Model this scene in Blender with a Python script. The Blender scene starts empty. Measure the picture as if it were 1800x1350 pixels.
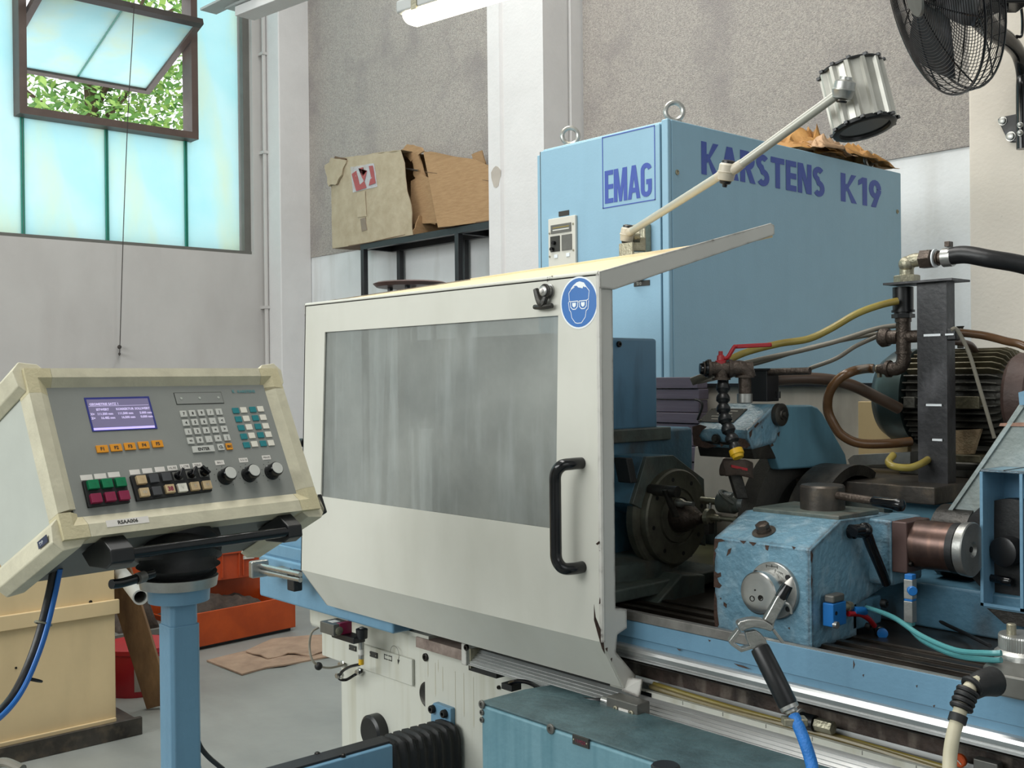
import bpy, bmesh, math, random
from mathutils import Vector, Matrix, noise
random.seed(7)
scene = bpy.context.scene
COL = scene.collection
PI = math.pi
# ------------------------------------------------------------------ camera
YAW, PITCH, ROLL, FPX = 0.73009149, 0.00573657, -0.01011915, 1896.847
CAM = Vector((0, 0, 1.5))
Fw = Vector((-math.cos(YAW)*math.cos(PITCH), math.sin(YAW)*math.cos(PITCH), -math.sin(PITCH)))
_r = Fw.cross(Vector((0, 0, 1))).normalized(); _u = _r.cross(Fw)
Rt = _r*math.cos(ROLL)+_u*math.sin(ROLL); Up = _u*math.cos(ROLL)-_r*math.sin(ROLL)
cam = bpy.data.objects.new('camera', bpy.data.cameras.new('camera'))
COL.objects.link(cam)
cam.data.sensor_width = 36; cam.data.lens = 36*FPX/1800
cam.data.clip_start = 0.05; cam.data.clip_end = 200
M = Matrix((( Rt.x, Up.x, -Fw.x, 0), (Rt.y, Up.y, -Fw.y, 0), (Rt.z, Up.z, -Fw.z, 1.5), (0, 0, 0, 1)))
cam.matrix_world = M
scene.camera = cam
# ------------------------------------------------------------------ light
scene.view_settings.view_transform = 'Standard'
scene.view_settings.look = 'None'
scene.view_settings.exposure = 0.36
scene.view_settings.gamma = 1.0
scene.view_settings.use_curve_mapping = False
scene.cycles.use_denoising = True
scene.cycles.max_bounces = 7
scene.cycles.sample_clamp_indirect = 6
world = bpy.data.worlds.new('overcast_sky'); scene.world = world
world.use_nodes = True
bgn = world.node_tree.nodes['Background']
bgn.inputs[0].default_value = (0.93, 0.98, 1.0, 1); bgn.inputs[1].default_value = 1.6

def area(name, loc, target, sx, sy, power, color):
    l = bpy.data.lights.new(name, 'AREA'); l.shape = 'RECTANGLE'; l.size = sx; l.size_y = sy
    l.energy = power; l.color = color
    o = bpy.data.objects.new(name, l); COL.objects.link(o)
    o.location = loc
    o.rotation_euler = (Vector(target)-Vector(loc)).to_track_quat('-Z', 'Y').to_euler()
    o['kind'] = 'helper'
    return o
# daylight through the tall windows of the side the machine faces and the roof strip
area('daylight_front_windows', (-3.6, -4.6, 3.6), (-3.0, 3.0, 1.4), 7.0, 2.8, 330, (0.96, 0.99, 0.98))
area('daylight_roof_strip', (-2.5, 1.2, 5.7), (-2.3, 1.6, 0), 5.0, 1.2, 135, (1.0, 0.98, 0.94))
area('side_fill_lamp', (3.6, 0.2, 3.2), (-2.0, 2.6, 1.2), 3.0, 2.4, 20, (0.95, 0.97, 1.0))  # added fill from the right of the camera, stands for no real opening

area('rear_glare_lamp', (-5.2, 3.9, 5.85), (-5.2, 3.9, 0), 2.6, .7, 45, (1.0, 1.0, 0.98))  # unseen lamp added to put glare on the tailstock chamfer and lift the wall

# ------------------------------------------------------------------ helpers
def P(u, v, ax, val):
    """the point of the plane ax = val (or at depth val when ax is 'd') seen along a measured direction"""
    d = Fw+Rt*((u-900)/FPX)+Up*((675-v)/FPX)
    if ax == 'd': return CAM+d*val
    i = 'xyz'.index(ax)
    return CAM+d*((val-CAM[i])/d[i])
def lin(c): return c/12.92 if c <= .04045 else ((c+.055)/1.055)**2.4
def rgb(h): return tuple(lin(int(h[i:i+2], 16)/255) for i in (0, 2, 4))+(1,)
MATS = {}
def mat(name, col, rough=.5, metal=0., var=.12, vs=6., bump=0., bs=80., col2=None, chip=None, chip_amt=0., chip_scale=14., spec=.5, streak=None, aniso=None, edge=0, er=.012):
    m = bpy.data.materials.new(name); m.use_nodes = True; MATS[name] = m
    nt = m.node_tree; N = nt.nodes; L = nt.links
    b = N['Principled BSDF']
    b.inputs['Roughness'].default_value = rough; b.inputs['Metallic'].default_value = metal
    b.inputs['Specular IOR Level'].default_value = spec
    tc = N.new('ShaderNodeTexCoord'); src = tc.outputs['Object']
    if aniso:
        mp = N.new('ShaderNodeMapping'); L.new(src, mp.inputs[0]); mp.inputs['Scale'].default_value = aniso; src = mp.outputs[0]
    c = rgb(col); c2 = rgb(col2) if col2 else tuple(x*(1-var*1.6) for x in c[:3])+(1,)
    n = N.new('ShaderNodeTexNoise'); n.inputs['Scale'].default_value = vs; n.inputs['Detail'].default_value = 6; n.inputs['Roughness'].default_value = .62
    L.new(src, n.inputs['Vector'])
    rp = N.new('ShaderNodeValToRGB'); rp.color_ramp.elements[0].position = .32; rp.color_ramp.elements[1].position = .68
    rp.color_ramp.elements[0].color = c2; rp.color_ramp.elements[1].color = c
    L.new(n.outputs['Fac'], rp.inputs[0]); out = rp.outputs[0]
    if streak:
        scol, sx, amt = streak
        mp = N.new('ShaderNodeMapping'); L.new(tc.outputs['Object'], mp.inputs[0]); mp.inputs['Scale'].default_value = sx
        n3 = N.new('ShaderNodeTexNoise'); n3.inputs['Scale'].default_value = 1; n3.inputs['Detail'].default_value = 5
        L.new(mp.outputs[0], n3.inputs['Vector'])
        r3 = N.new('ShaderNodeValToRGB'); r3.color_ramp.elements[0].position = .5; r3.color_ramp.elements[1].position = .72
        r3.color_ramp.elements[0].color = (0, 0, 0, 1); r3.color_ramp.elements[1].color = (amt, amt, amt, 1)
        L.new(n3.outputs['Fac'], r3.inputs[0])
        mx = N.new('ShaderNodeMixRGB'); L.new(r3.outputs[0], mx.inputs[0]); L.new(out, mx.inputs[1]); mx.inputs[2].default_value = rgb(scol); out = mx.outputs[0]
    if chip:
        n2 = N.new('ShaderNodeTexNoise'); n2.inputs['Scale'].default_value = chip_scale; n2.inputs['Detail'].default_value = 8; n2.inputs['Roughness'].default_value = .7
        L.new(tc.outputs['Object'], n2.inputs['Vector'])
        r2 = N.new('ShaderNodeValToRGB'); r2.color_ramp.elements[0].position = .74-chip_amt; r2.color_ramp.elements[1].position = .755-chip_amt
        cf = n2.outputs['Fac']
        if edge:        # paint worn through along the corners
            bv = N.new('ShaderNodeBevel'); bv.samples = 6; bv.inputs[0].default_value = er
            ge = N.new('ShaderNodeNewGeometry'); dt = N.new('ShaderNodeVectorMath'); dt.operation = 'DOT_PRODUCT'
            L.new(bv.outputs[0], dt.inputs[0]); L.new(ge.outputs['Normal'], dt.inputs[1])
            m1 = N.new('ShaderNodeMath'); m1.operation = 'SUBTRACT'; m1.inputs[0].default_value = 1; L.new(dt.outputs['Value'], m1.inputs[1])
            m2 = N.new('ShaderNodeMath'); m2.operation = 'MULTIPLY_ADD'; m3 = N.new('ShaderNodeMath'); m3.operation = 'MULTIPLY_ADD'; L.new(cf, m3.inputs[0]); m3.inputs[1].default_value = 2.4; m3.inputs[2].default_value = -.7
            L.new(m1.outputs[0], m2.inputs[0]); m2.inputs[1].default_value = edge; L.new(m3.outputs[0], m2.inputs[2]); cf = m2.outputs[0]
        L.new(cf, r2.inputs[0])
        mx = N.new('ShaderNodeMixRGB'); L.new(r2.outputs[0], mx.inputs[0]); L.new(out, mx.inputs[1]); mx.inputs[2].default_value = rgb(chip); out = mx.outputs[0]
    L.new(out, b.inputs['Base Color'])
    if bump:
        nb = N.new('ShaderNodeTexNoise'); nb.inputs['Scale'].default_value = bs; nb.inputs['Detail'].default_value = 5
        L.new(src, nb.inputs['Vector'])
        bp = N.new('ShaderNodeBump'); bp.inputs['Strength'].default_value = bump; bp.inputs['Distance'].default_value = .01
        L.new(nb.outputs['Fac'], bp.inputs['Height']); L.new(bp.outputs[0], b.inputs['Normal'])
    return m
def emis(name, col, s):
    m = bpy.data.materials.new(name); m.use_nodes = True; b = m.node_tree.nodes['Principled BSDF']
    b.inputs['Base Color'].default_value = rgb(col); b.inputs['Emission Color'].default_value = rgb(col); b.inputs['Emission Strength'].default_value = s
    b.inputs['Roughness'].default_value = .3
    return m

def axes(d):
    d = Vector(d).normalized(); a = Vector((0, 0, 1)) if abs(d.z) < .9 else Vector((1, 0, 0))
    p = d.cross(a).normalized(); return p, d.cross(p).normalized()
def smooth_path(pts, n=6):
    pts = [Vector(p) for p in pts]
    if len(pts) < 3: return pts
    out = []
    for i in range(len(pts)-1):
        p0 = pts[max(i-1, 0)]; p1 = pts[i]; p2 = pts[i+1]; p3 = pts[min(i+2, len(pts)-1)]
        for k in range(n):
            t = k/n
            out.append(.5*((2*p1)+(p2-p0)*t+(2*p0-5*p1+4*p2-p3)*t*t+(3*p1-p0-3*p2+p3)*t**3))
    out.append(pts[-1]); return out
WL = {}
class MB:
    def __init__(s): s.v = []; s.f = []
    def add(s, vs, fs):
        o = len(s.v); s.v += [Vector(x) for x in vs]; s.f += [tuple(i+o for i in f) for f in fs]; return s
    def box(s, x0, x1, y0, y1, z0, z1):
        return s.add([(x, y, z) for z in (z0, z1) for y in (y0, y1) for x in (x0, x1)],
                     [(0, 2, 3, 1), (4, 5, 7, 6), (0, 1, 5, 4), (2, 6, 7, 3), (0, 4, 6, 2), (1, 3, 7, 5)])
    def obox(s, c, a, b, d):
        """box about centre c with half-axis vectors a, b, d"""
        c, a, b, d = Vector(c), Vector(a), Vector(b), Vector(d)
        return s.add([c+a*i+b*j+d*k for k in (-1, 1) for j in (-1, 1) for i in (-1, 1)],
                     [(0, 2, 3, 1), (4, 5, 7, 6), (0, 1, 5, 4), (2, 6, 7, 3), (0, 4, 6, 2), (1, 3, 7, 5)])
    def prism(s, pts, vec):
        pts = [Vector(p) for p in pts]; n = len(pts); vec = Vector(vec)
        return s.add(pts+[p+vec for p in pts], [tuple(range(n))[::-1], tuple(range(n, 2*n))]+[(i, (i+1) % n, n+(i+1) % n, n+i) for i in range(n)])
    def lathe(s, o, d, prof, n=24, cap=True, rot=0):
        """prof = [(distance along d, radius)]"""
        o = Vector(o); d = Vector(d).normalized(); p, q = axes(d); vs = []
        for t, r in prof:
            for k in range(n):
                a = 2*PI*k/n+rot; vs.append(o+d*t+(p*math.cos(a)+q*math.sin(a))*r)
        fs = [(i*n+k, i*n+(k+1) % n, (i+1)*n+(k+1) % n, (i+1)*n+k) for i in range(len(prof)-1) for k in range(n)]
        if cap: fs += [tuple(range(n))[::-1], tuple(range((len(prof)-1)*n, len(prof)*n))]
        return s.add(vs, fs)
    def cyl(s, a, b, r, n=20, r2=None):
        a, b = Vector(a), Vector(b); return s.lathe(a, b-a, [(0, r), ((b-a).length, r if r2 is None else r2)], n)
    def tube(s, pts, r, n=10, sm=6, closed=False):
        pts = smooth_path(pts, sm) if sm else [Vector(p) for p in pts]
        m = len(pts); vs = []; prev = None
        for i, p in enumerate(pts):
            if closed: t = pts[(i+1) % m]-pts[i-1]
            else: t = pts[min(i+1, m-1)]-pts[max(i-1, 0)]
            t.normalize()
            if prev is None: a, _ = axes(t)
            else:
                a = prev-t*prev.dot(t)
                a = a.normalized() if a.length > 1e-6 else axes(t)[0]
            prev = a; b = t.cross(a)
            rr = r(i/(m-1)) if callable(r) else r
            vs += [p+(a*math.cos(2*PI*k/n)+b*math.sin(2*PI*k/n))*rr for k in range(n)]
        e = m if closed else m-1
        fs = [(i*n+k, i*n+(k+1) % n, ((i+1) % m)*n+(k+1) % n, ((i+1) % m)*n+k) for i in range(e) for k in range(n)]
        if not closed: fs += [tuple(range(n))[::-1], tuple(range((m-1)*n, m*n))]
        return s.add(vs, fs)
    def torus(s, c, d, R, r, n=28, k=8):
        p, q = axes(d); c = Vector(c)
        return s.tube([c+(p*math.cos(2*PI*i/n)+q*math.sin(2*PI*i/n))*R for i in range(n)], r, k, 0, True)
    def ball(s, c, r, n=14, m=8, sc=(1, 1, 1)):
        vs = []; c = Vector(c)
        for j in range(1, m):
            for k in range(n):
                a, b = PI*j/m, 2*PI*k/n
                vs.append(c+Vector((r*sc[0]*math.sin(a)*math.cos(b), r*sc[1]*math.sin(a)*math.sin(b), r*sc[2]*math.cos(a))))
        fs = [(i*n+k, (i+1)*n+k, (i+1)*n+(k+1) % n, i*n+(k+1) % n) for i in range(m-2) for k in range(n)]
        vs += [c+Vector((0, 0, r*sc[2])), c-Vector((0, 0, r*sc[2]))]; t = len(vs)-2
        fs += [(t, k, (k+1) % n) for k in range(n)]+[(t+1, (m-2)*n+(k+1) % n, (m-2)*n+k) for k in range(n)]
        return s.add(vs, fs)
    def build(s, name, m, parent=None, bevel=0, ang=35, seg=2, label=None, cat=None, group=None, kind=None):
        lo = [min(v[i] for v in s.v) for i in range(3)]; hi = [max(v[i] for v in s.v) for i in range(3)]
        c = Vector([(lo[i]+hi[i])/2 for i in range(3)])
        if parent is None: c.z = lo[2]
        me = bpy.data.meshes.new(name); me.from_pydata([v-c for v in s.v], [], s.f)
        bm = bmesh.new(); bm.from_mesh(me); bmesh.ops.recalc_face_normals(bm, faces=bm.faces)
        bm.to_mesh(me); bm.free()
        me.materials.append(m if not isinstance(m, str) else MATS[m])
        me.shade_smooth()
        if not bevel: me.set_sharp_from_angle(angle=math.radians(ang))
        o = bpy.data.objects.new(name, me); COL.objects.link(o)
        pl = Vector((0, 0, 0))
        if parent is not None: o.parent = parent; pl = WL[parent.name]
        o.location = c-pl; WL[o.name] = c
        if bevel:
            b = o.modifiers.new('edge', 'BEVEL'); b.width = bevel; b.segments = seg; b.limit_method = 'ANGLE'; b.angle_limit = math.radians(ang); b.harden_normals = True
        if label: o['label'] = label
        if cat: o['category'] = cat
        if group: o['group'] = group
        if kind: o['kind'] = kind
        return o
def thing(name, label, cat, loc, group=None):
    o = bpy.data.objects.new(name, None); COL.objects.link(o); o.location = loc; o.empty_display_size = .05
    WL[o.name] = Vector(loc); o['label'] = label; o['category'] = cat
    if group: o['group'] = group
    return o
def struct(mb, name, m, parent=None, **k):
    return mb.build(name, m, parent, kind='structure', **k)
def text_mb(s, org, ex, ey, size, off=0, depth=.0004, align='LEFT', sx=1.):
    """flat print: default-font text laid on the plane spanned by unit vectors ex, ey"""
    cu = bpy.data.curves.new('t', 'FONT'); cu.body = s; cu.size = size; cu.offset = off; cu.align_x = align; cu.resolution_u = 2
    ob = bpy.data.objects.new('t', cu); COL.objects.link(ob)
    dg = bpy.context.evaluated_depsgraph_get(); me = bpy.data.meshes.new_from_object(ob.evaluated_get(dg))
    mb = MB(); ex, ey = Vector(ex), Vector(ey)
    mb.v = [Vector(org)+ex*(v.co.x*sx)+ey*v.co.y for v in me.vertices]; mb.f = [tuple(p.vertices) for p in me.polygons]
    bpy.data.objects.remove(ob); bpy.data.curves.remove(cu); bpy.data.meshes.remove(me)
    return mb
def ribbon(mb, pts, w, closed=False):
    """2-D stroke with mitred joints; pts are (x, y); returned faces lie in z=0"""
    n = len(pts); L, R = [], []
    for i in range(n):
        p = Vector(pts[i]).to_2d()
        a = Vector(pts[i-1]).to_2d() if (i > 0 or closed) else None
        b = Vector(pts[(i+1) % n]).to_2d() if (i < n-1 or closed) else None
        d1 = (p-a).normalized() if a is not None else None; d2 = (b-p).normalized() if b is not None else None
        d1 = d1 or d2; d2 = d2 or d1
        nn = Vector((-(d1+d2).y, (d1+d2).x)).normalized(); k = w/2/max(.35, nn.dot(Vector((-d1.y, d1.x))))
        L.append(p+nn*k); R.append(p-nn*k)
    o = len(mb.v); mb.v += [Vector((q.x, q.y, 0)) for q in L+R]
    for i in range(n if closed else n-1):
        j = (i+1) % n; mb.f.append((o+i, o+j, o+n+j, o+n+i))
def arc(cx, cy, rx, ry, a0, a1, n=10):
    return [(cx+rx*math.cos(math.radians(a0+(a1-a0)*i/n)), cy+ry*math.sin(math.radians(a0+(a1-a0)*i/n))) for i in range(n+1)]
def glyph(mb, ch, x, w, h, t):
    """heavy condensed capitals, drawn as strokes"""
    def lift(n0):
        mb.k = getattr(mb, 'k', 0)+1
        for v in mb.v[n0:]: v.z = mb.k*.00004
    def r(p): n0 = len(mb.v); ribbon(mb, [(x+a, b) for a, b in p], t); lift(n0)
    def q(p): n0 = len(mb.v); mb.add([(x+a, b, 0) for a, b in p], [tuple(range(len(p)))]); lift(n0)
    c = t/2
    if ch == 'E': r([(c, 0), (c, h)]); [r([(0, y), (w, y)]) for y in (c, h/2, h-c)]
    elif ch == 'M': r([(c, 0), (c, h)]); r([(w-c, 0), (w-c, h)]); q([(t*.45, h), (t*1.25, h), (w/2+t*.38, 0), (w/2-t*.38, 0)]); q([(w-t*1.25, h), (w-t*.45, h), (w/2+t*.38, 0), (w/2-t*.38, 0)])
    elif ch == 'A': q([(0, 0), (t, 0), (w/2+t*.45, h), (w/2-t*.55, h)]); q([(w-t, 0), (w, 0), (w/2+t*.55, h), (w/2-t*.45, h)]); r([(w*.25, h*.26), (w*.75, h*.26)])
    elif ch == 'K': r([(c, 0), (c, h)]); q([(t*.9, h*.44), (w-t*1.05, h), (w, h), (t*1.1, h*.36)]); q([(t*.9, h*.6), (t*1.2, h*.66), (w+t*.1, 0), (w-t*1.05, 0)])
    elif ch == 'R': r([(c, 0), (c, h)]); r([(c, h-c)]+arc(w-c-h*.2, h*.7, h*.2, h*.3-c, 90, -90)+[(c, h*.4+c)]); q([(w*.38, h*.42), (w*.38+t, h*.42), (w+t*.15, 0), (w-t*.95, 0)])
    elif ch == 'S': r(arc(w/2, h*.74, w/2-c, h*.26-c, 35, 270, 12)[:-1]+arc(w/2, h*.26, w/2-c, h*.26-c+h*.02, 90, -145, 12))
    elif ch == 'T': r([(w/2, 0), (w/2, h)]); r([(0, h-c), (w, h-c)])
    elif ch == 'N': r([(c, 0), (c, h)]); r([(w-c, 0), (w-c, h)]); q([(t*.2, h), (t*1.2, h), (w-t*.2, 0), (w-t*1.2, 0)])
    elif ch == 'G': r(arc(w/2, h-w/2, w/2-c, w/2-c, 10, 180, 8)+arc(w/2, w/2, w/2-c, w/2-c, 180, 360, 8)+[(w-c, h*.48)]); r([(w*.5, h*.44), (w, h*.44)])
    elif ch == '1': r([(w-c, 0), (w-c, h)]); q([(0, h*.86), (w-t, h), (w-t, h*.78), (0, h*.68)])
    elif ch == '9': r(arc(w/2, h*.66, w/2-c, h*.34-c, 0, 360, 16), ); q([(w-t*1.1, h*.55), (w, h*.62), (w*.55, 0), (w*.55-t*1.1, 0)])
def word(s, org, ex, ey, widths, h, t, gap, sx=1.):
    mb = MB(); x = 0
    for ch in s:
        if ch == ' ': x += widths.get(' ', h*.3); continue
        w = widths[ch]; glyph(mb, ch, x, w, h, t); x += w+gap
    ex, ey, o = Vector(ex), Vector(ey), Vector(org); nz = ex.cross(ey)
    mb.v = [o+ex*v.x*sx+ey*v.y+nz*v.z for v in mb.v]      # each stroke a hair above the last: no coplanar flicker
    return mb, (x-gap)*sx
X, Y, Z = Vector((1, 0, 0)), Vector((0, 1, 0)), Vector((0, 0, 1))
def bolt(parent, c, d, r, h=.006, m='dark_steel', name='screw', hexa=False):
    mb = MB(); c = Vector(c)
    if hexa: mb.lathe(c, d, [(0, r*1.5), (h*.2, r*1.5), (h*.2, r), (h, r), (h*1.02, r*.6)], 6)
    else:
        mb.lathe(c, d, [(0, r), (h*.8, r), (h, r*.85), (h, r*.45), (h*.4, r*.42)], 14)
    return mb.build(name, m, parent)

# ------------------------------------------------------------------ materials
mat('wall_white', 'e0e2e3', .85, var=.05, vs=3, bump=.15, bs=40, streak=('a8a49c', (7, 7, 1.2), .3), chip='8d8a84', chip_amt=.03, chip_scale=40)
mat('wall_lower', 'c2bfbc', .8, var=.05, vs=2.2, bump=.08, bs=30, streak=('aaa5a2', (3, 3, 1.1), .35))
mat('render_grey', 'bab3ab', .95, vs=105, col2='8f8a86', bump=.9, bs=160, streak=('8d8786', (2.6, 2.6, 2.4), .75))
mat('column_cream', 'e2d9cc', .8, var=.05, vs=4, bump=.15, bs=60, chip='8a857e', chip_amt=.05, chip_scale=30)
mat('column_white', 'd8d6d5', .8, var=.05, vs=4, bump=.15, bs=60, chip='8a857e', chip_amt=.04, chip_scale=45)
mat('concrete_floor', '8f928e', .42, vs=1.6, col2='7b7f7c', bump=.05, bs=20, streak=('6b6d69', (1.2, 3.5, 1), .5))
mat('ceiling_white', 'd8d8d4', .9)
mat('cab_blue', '8db3c8', .42, var=.04, vs=5, streak=('7fa4b8', (16, 16, 1.5), .2), bump=.05, bs=150)
mat('machine_blue', '6c95af', .38, var=.06, vs=7, bump=.08, bs=90, streak=('5a7f98', (24, 24, 3), .35), chip='3d3630', chip_amt=-.26, chip_scale=34, edge=2.0, er=.006)
mat('worn_blue', '7199ad', .28, var=.14, vs=12, bump=.4, bs=70, streak=('c2d3da', (30, 30, 20), .3), chip='3b2e27', chip_amt=-.2, chip_scale=17, edge=3.6, er=.028)  # pale streaks paint in mottled glare; the dark chips are real wear
mat('dirty_blue', '5c8ba4', .45, var=.3, vs=7, bump=.15, bs=80, streak=('4a3f34', (9, 9, 5), .8), chip='2c2622', chip_amt=.03, chip_scale=14)
mat('guard_blue', '6d9caf', .4, var=.12, vs=6, streak=('4d6f7c', (14, 14, 3), .4))
mat('housing_blue', '5f8dac', .4, var=.1, vs=5, streak=('2d3a40', (14, 14, 3), .5))
mat('teal_blue', '769ca8', .4, vs=6, col2='618a97', bump=.1, bs=60, streak=('41707d', (26, 26, 1.6), .6), chip='27434a', chip_amt=-.02, chip_scale=60)
mat('teal_dark', '50696e', .35, vs=12, col2='394c50', bump=.2, bs=70, chip='22343a', chip_amt=.0, chip_scale=40)
mat('grimy_green', '65706a', .45, var=.4, vs=9, bump=.2, bs=70, streak=('6d4e3a', (14, 14, 9), .35))
mat('black_iron', '383632', .4, metal=.3, var=.35, vs=12, bump=.25, bs=60, streak=('5a544a', (20, 20, 20), .35))
mat('faceplate_steel', '716f60', .4, metal=.3, var=.35, vs=14, bump=.1, bs=60)
mat('dark_steel', '35322f', .35, metal=.7, var=.3, vs=20, bump=.1, bs=100)
mat('strip_worn', '9c8c82', .6, var=.3, vs=24, col2='6f5f57', bump=.2, bs=60)
mat('brown_steel', '66514a', .32, metal=.7, var=.3, vs=16, streak=('8a6a5a', (40, 40, 3), .5), aniso=(1, 1, 1))
mat('bronze_block', '5f4a46', .4, metal=.35, var=.2, vs=10)
mat('pipe_iron', '5a4f47', .42, metal=.6, var=.35, vs=22, bump=.3, bs=120)
mat('slab_steel', '55504b', .38, metal=.6, var=.35, vs=8, bump=.1, bs=60, streak=('8a7a66', (20, 20, 20), .35))
mat('way_steel', '4b443d', .3, metal=.55, var=.4, vs=9, streak=('22201e', (3, 30, 30), .8))
mat('bright_steel', 'c9c8c4', .25, metal=.95, var=.12, vs=20)
mat('satin_steel', 'b4b4b0', .36, metal=.8, var=.18, vs=24, bump=.05, bs=200)
mat('alu_rail', 'c6c7c6', .34, metal=.75, var=.08, vs=10, streak=('8b8984', (4, 60, 60), .5))
mat('zinc', 'a9a48f', .38, metal=.7, var=.25, vs=30, bump=.2, bs=150)
mat('grip_black', '17181a', .35, var=.2, vs=10, spec=.5)
mat('rubber', '141516', .55, var=.2, vs=10, bump=.1, bs=90)
mat('gloss_black', '0e0f12', .16, var=.1)
mat('black_paint', '2c2c2f', .42, var=.3, vs=12, bump=.08, bs=90, streak=('6d6c70', (16, 16, 9), .5))
mat('shelf_black', '232427', .4, var=.2, vs=12)
mat('cream_guard', 'd0cfc5', .33, var=.04, vs=2.5, bump=.02, bs=50, streak=('b4b3a6', (5, 5, 2), .35), chip='6b6a62', chip_amt=.0, chip_scale=55)
mat('cream_side', 'cfcdc6', .35, var=.05, vs=4, chip='3b2a22', chip_amt=-.2, chip_scale=24, edge=1.8, er=.012)
mat('hood_beige', 'e2cfa8', .5, vs=7, col2='d6c196', aniso=(1, 9, 1), bump=.05, bs=60)
mat('bed_white', 'cdcdc2', .38, var=.05, vs=3, streak=('a9a48c', (22, 22, 1.3), .6), chip='7d7a6c', chip_amt=.0, chip_scale=60)
mat('console_frame', 'cfc9b0', .5, vs=20, col2='bdb7a0', bump=.1, bs=150, chip='8e8b7f', chip_amt=-.02, chip_scale=45)
mat('console_corner', 'cbc19d', .5, var=.08, vs=20, bump=.15, bs=200)
mat('console_side', 'b9bdb4', .5, var=.06, vs=7)
mat('console_panel', '8e908b', .45, var=.07, vs=9, streak=('8b8c88', (14, 14, 9), .3))
mat('key_light', 'c9c9c2', .5, var=.05)
mat('key_orange', 'e99a22', .45, var=.08)
mat('key_teal', '1f8087', .4, var=.08)
mat('key_white', 'e9e4d6', .5, var=.04)
mat('label_white', 'e4dfd8', .6, var=.05, vs=30)
mat('btn_green', '0f7d51', .25, vs=60, col2='0c6a44')
mat('btn_red', '8c2347', .3, var=.1, vs=40)
mat('btn_amber', 'cdb68d', .35, vs=70, col2='b59a76')
mat('btn_grey', '47484b', .45, var=.1)
mat('print_dark', '33332f', .7, var=0)
mat('print_teal', '5b8f92', .6, var=0)
mat('print_light', 'b9b6ac', .6, var=0)
mat('letter_blue', '3a52a4', .45, var=.04)
mat('sign_blue', '2f6db4', .3, var=.06, vs=8)
mat('sign_white', 'e8edf0', .35, var=.02)
mat('cardboard', 'a58662', .9, vs=14, col2='957654', bump=.15, bs=60, aniso=(1, 1, 6))
mat('cardboard_pale', 'b3a68e', .85, vs=9, col2='a3957c', bump=.4, bs=16)
mat('cardboard_dark', '6f5944', .9, var=.2)
mat('tape_brown', '84705e', .35, var=.1)
mat('kraft_paper', 'b98a4e', .7, vs=14, col2='9c6f3a', bump=.6, bs=30)
mat('beige_box', 'd9c196', .55, var=.06, vs=4, streak=('9d8a68', (5, 5, 1), .25), chip='5c4a36', chip_amt=-.06, chip_scale=25)
mat('red_crate', 'b0441c', .5, var=.15, vs=8)
mat('orange_crate', 'bc4d14', .5, vs=5, col2='9c3a0a')
mat('scrap_brown', '4a3d34', .8, var=.4, vs=20, bump=.7, bs=40)
mat('wood_plank', '8a6844', .75, vs=10, col2='553b24', aniso=(1, 1, .25), bump=.3, bs=40)
mat('floor_card', '8d7563', .9, vs=8, col2='a98f79', bump=.5, bs=25)
mat('grey_plastic', 'a9acab', .45, var=.06)
mat('pvc_grey', 'a7a7a2', .4, var=.08)
mat('screen_bezel', '3a3f8a', .3, var=.05)
mat('valve_blue', '1f6fb8', .35, var=.12, vs=20)
mat('hose_blue', '1b70bf', .5, var=.12, vs=60, bump=.3, bs=300)
mat('hose_red', 'a3161f', .4, var=.1)
mat('hose_teal', '4f9194', .25, var=.1)
mat('hose_amber', '6b4c30', .25, var=.25, vs=9)
mat('hose_olive', 'a09048', .3, vs=12, col2='8a7838')
mat('hose_grey', '8a8477', .4, var=.15)
mat('hose_cream', 'c3bca3', .5, var=.1, vs=12)
mat('hose_brown', '5d4a3d', .4, var=.2)
mat('hose_tan', '8d7f58', .3, var=.2, vs=9)
mat('hose_black', '1d1d1f', .42, var=.25, vs=9, bump=.15, bs=40)
mat('cable_blue', '1d66b4', .4, var=.05)
mat('valve_red', 'a71e27', .35, var=.08)
mat('loc_yellow', 'd7a91c', .4, var=.08)
mat('motor_green', '41504f', .3, metal=.2, var=.3, vs=8)
mat('motor_grey', '4c4a43', .5, metal=.3, var=.35, vs=14, bump=.3, bs=90)
mat('motor_tan', '6f6852', .5, metal=.3, var=.35, vs=22, bump=.3, bs=90)
mat('motor_brown', '5b4741', .55, var=.25, vs=12, bump=.2, bs=80)
mat('sandy_block', 'b29a79', .9, vs=60, col2='8d765a', bump=.6, bs=200)
mat('gunmetal', '6f6e69', .4, metal=.5, var=.12, vs=20)
mat('cast_alu', 'b2b2ae', .3, metal=.9, var=.12, vs=30, bump=.15, bs=120)
mat('lamp_alu', 'c9c7be', .36, metal=.35, var=.1, vs=12, streak=('8f8b7e', (30, 30, 9), .4))
mat('arm_enamel', 'b7b6ab', .35, metal=.2, var=.08)
mat('joint_enamel', 'c4bcab', .4, var=.12, vs=30)
mat('frame_brown', '5c4b44', .5, var=.15, vs=9)
mat('frame_dark', '3a332f', .5, var=.2)
mat('steel_frame_grey', '6a6964', .6, var=.1)
mat('member_grey', '9aa5a3', .45, vs=9, col2='838b86', bump=.35, bs=40, streak=('b8c6cb', (14, 14, 9), .4))
mat('glass_edge', '2f8f7c', .2, var=.1)
mat('wheel_stone', '4d4a44', .85, var=.12, vs=60, bump=.3, bs=300)
mat('purple_strips', '6a6270', .55, vs=4, col2='59525f', aniso=(1, 1, 26), bump=.1, bs=60)
mat('rear_panel', 'bfb9ad', .55, vs=3, col2='a39d92', streak=('6e6a60', (8, 8, 2), .5))
mat('tan_wood', 'c9b184', .65, var=.08, vs=4)
mat('leaf_green', '6f9a45', .6, vs=3, col2='4c7a34')
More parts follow.
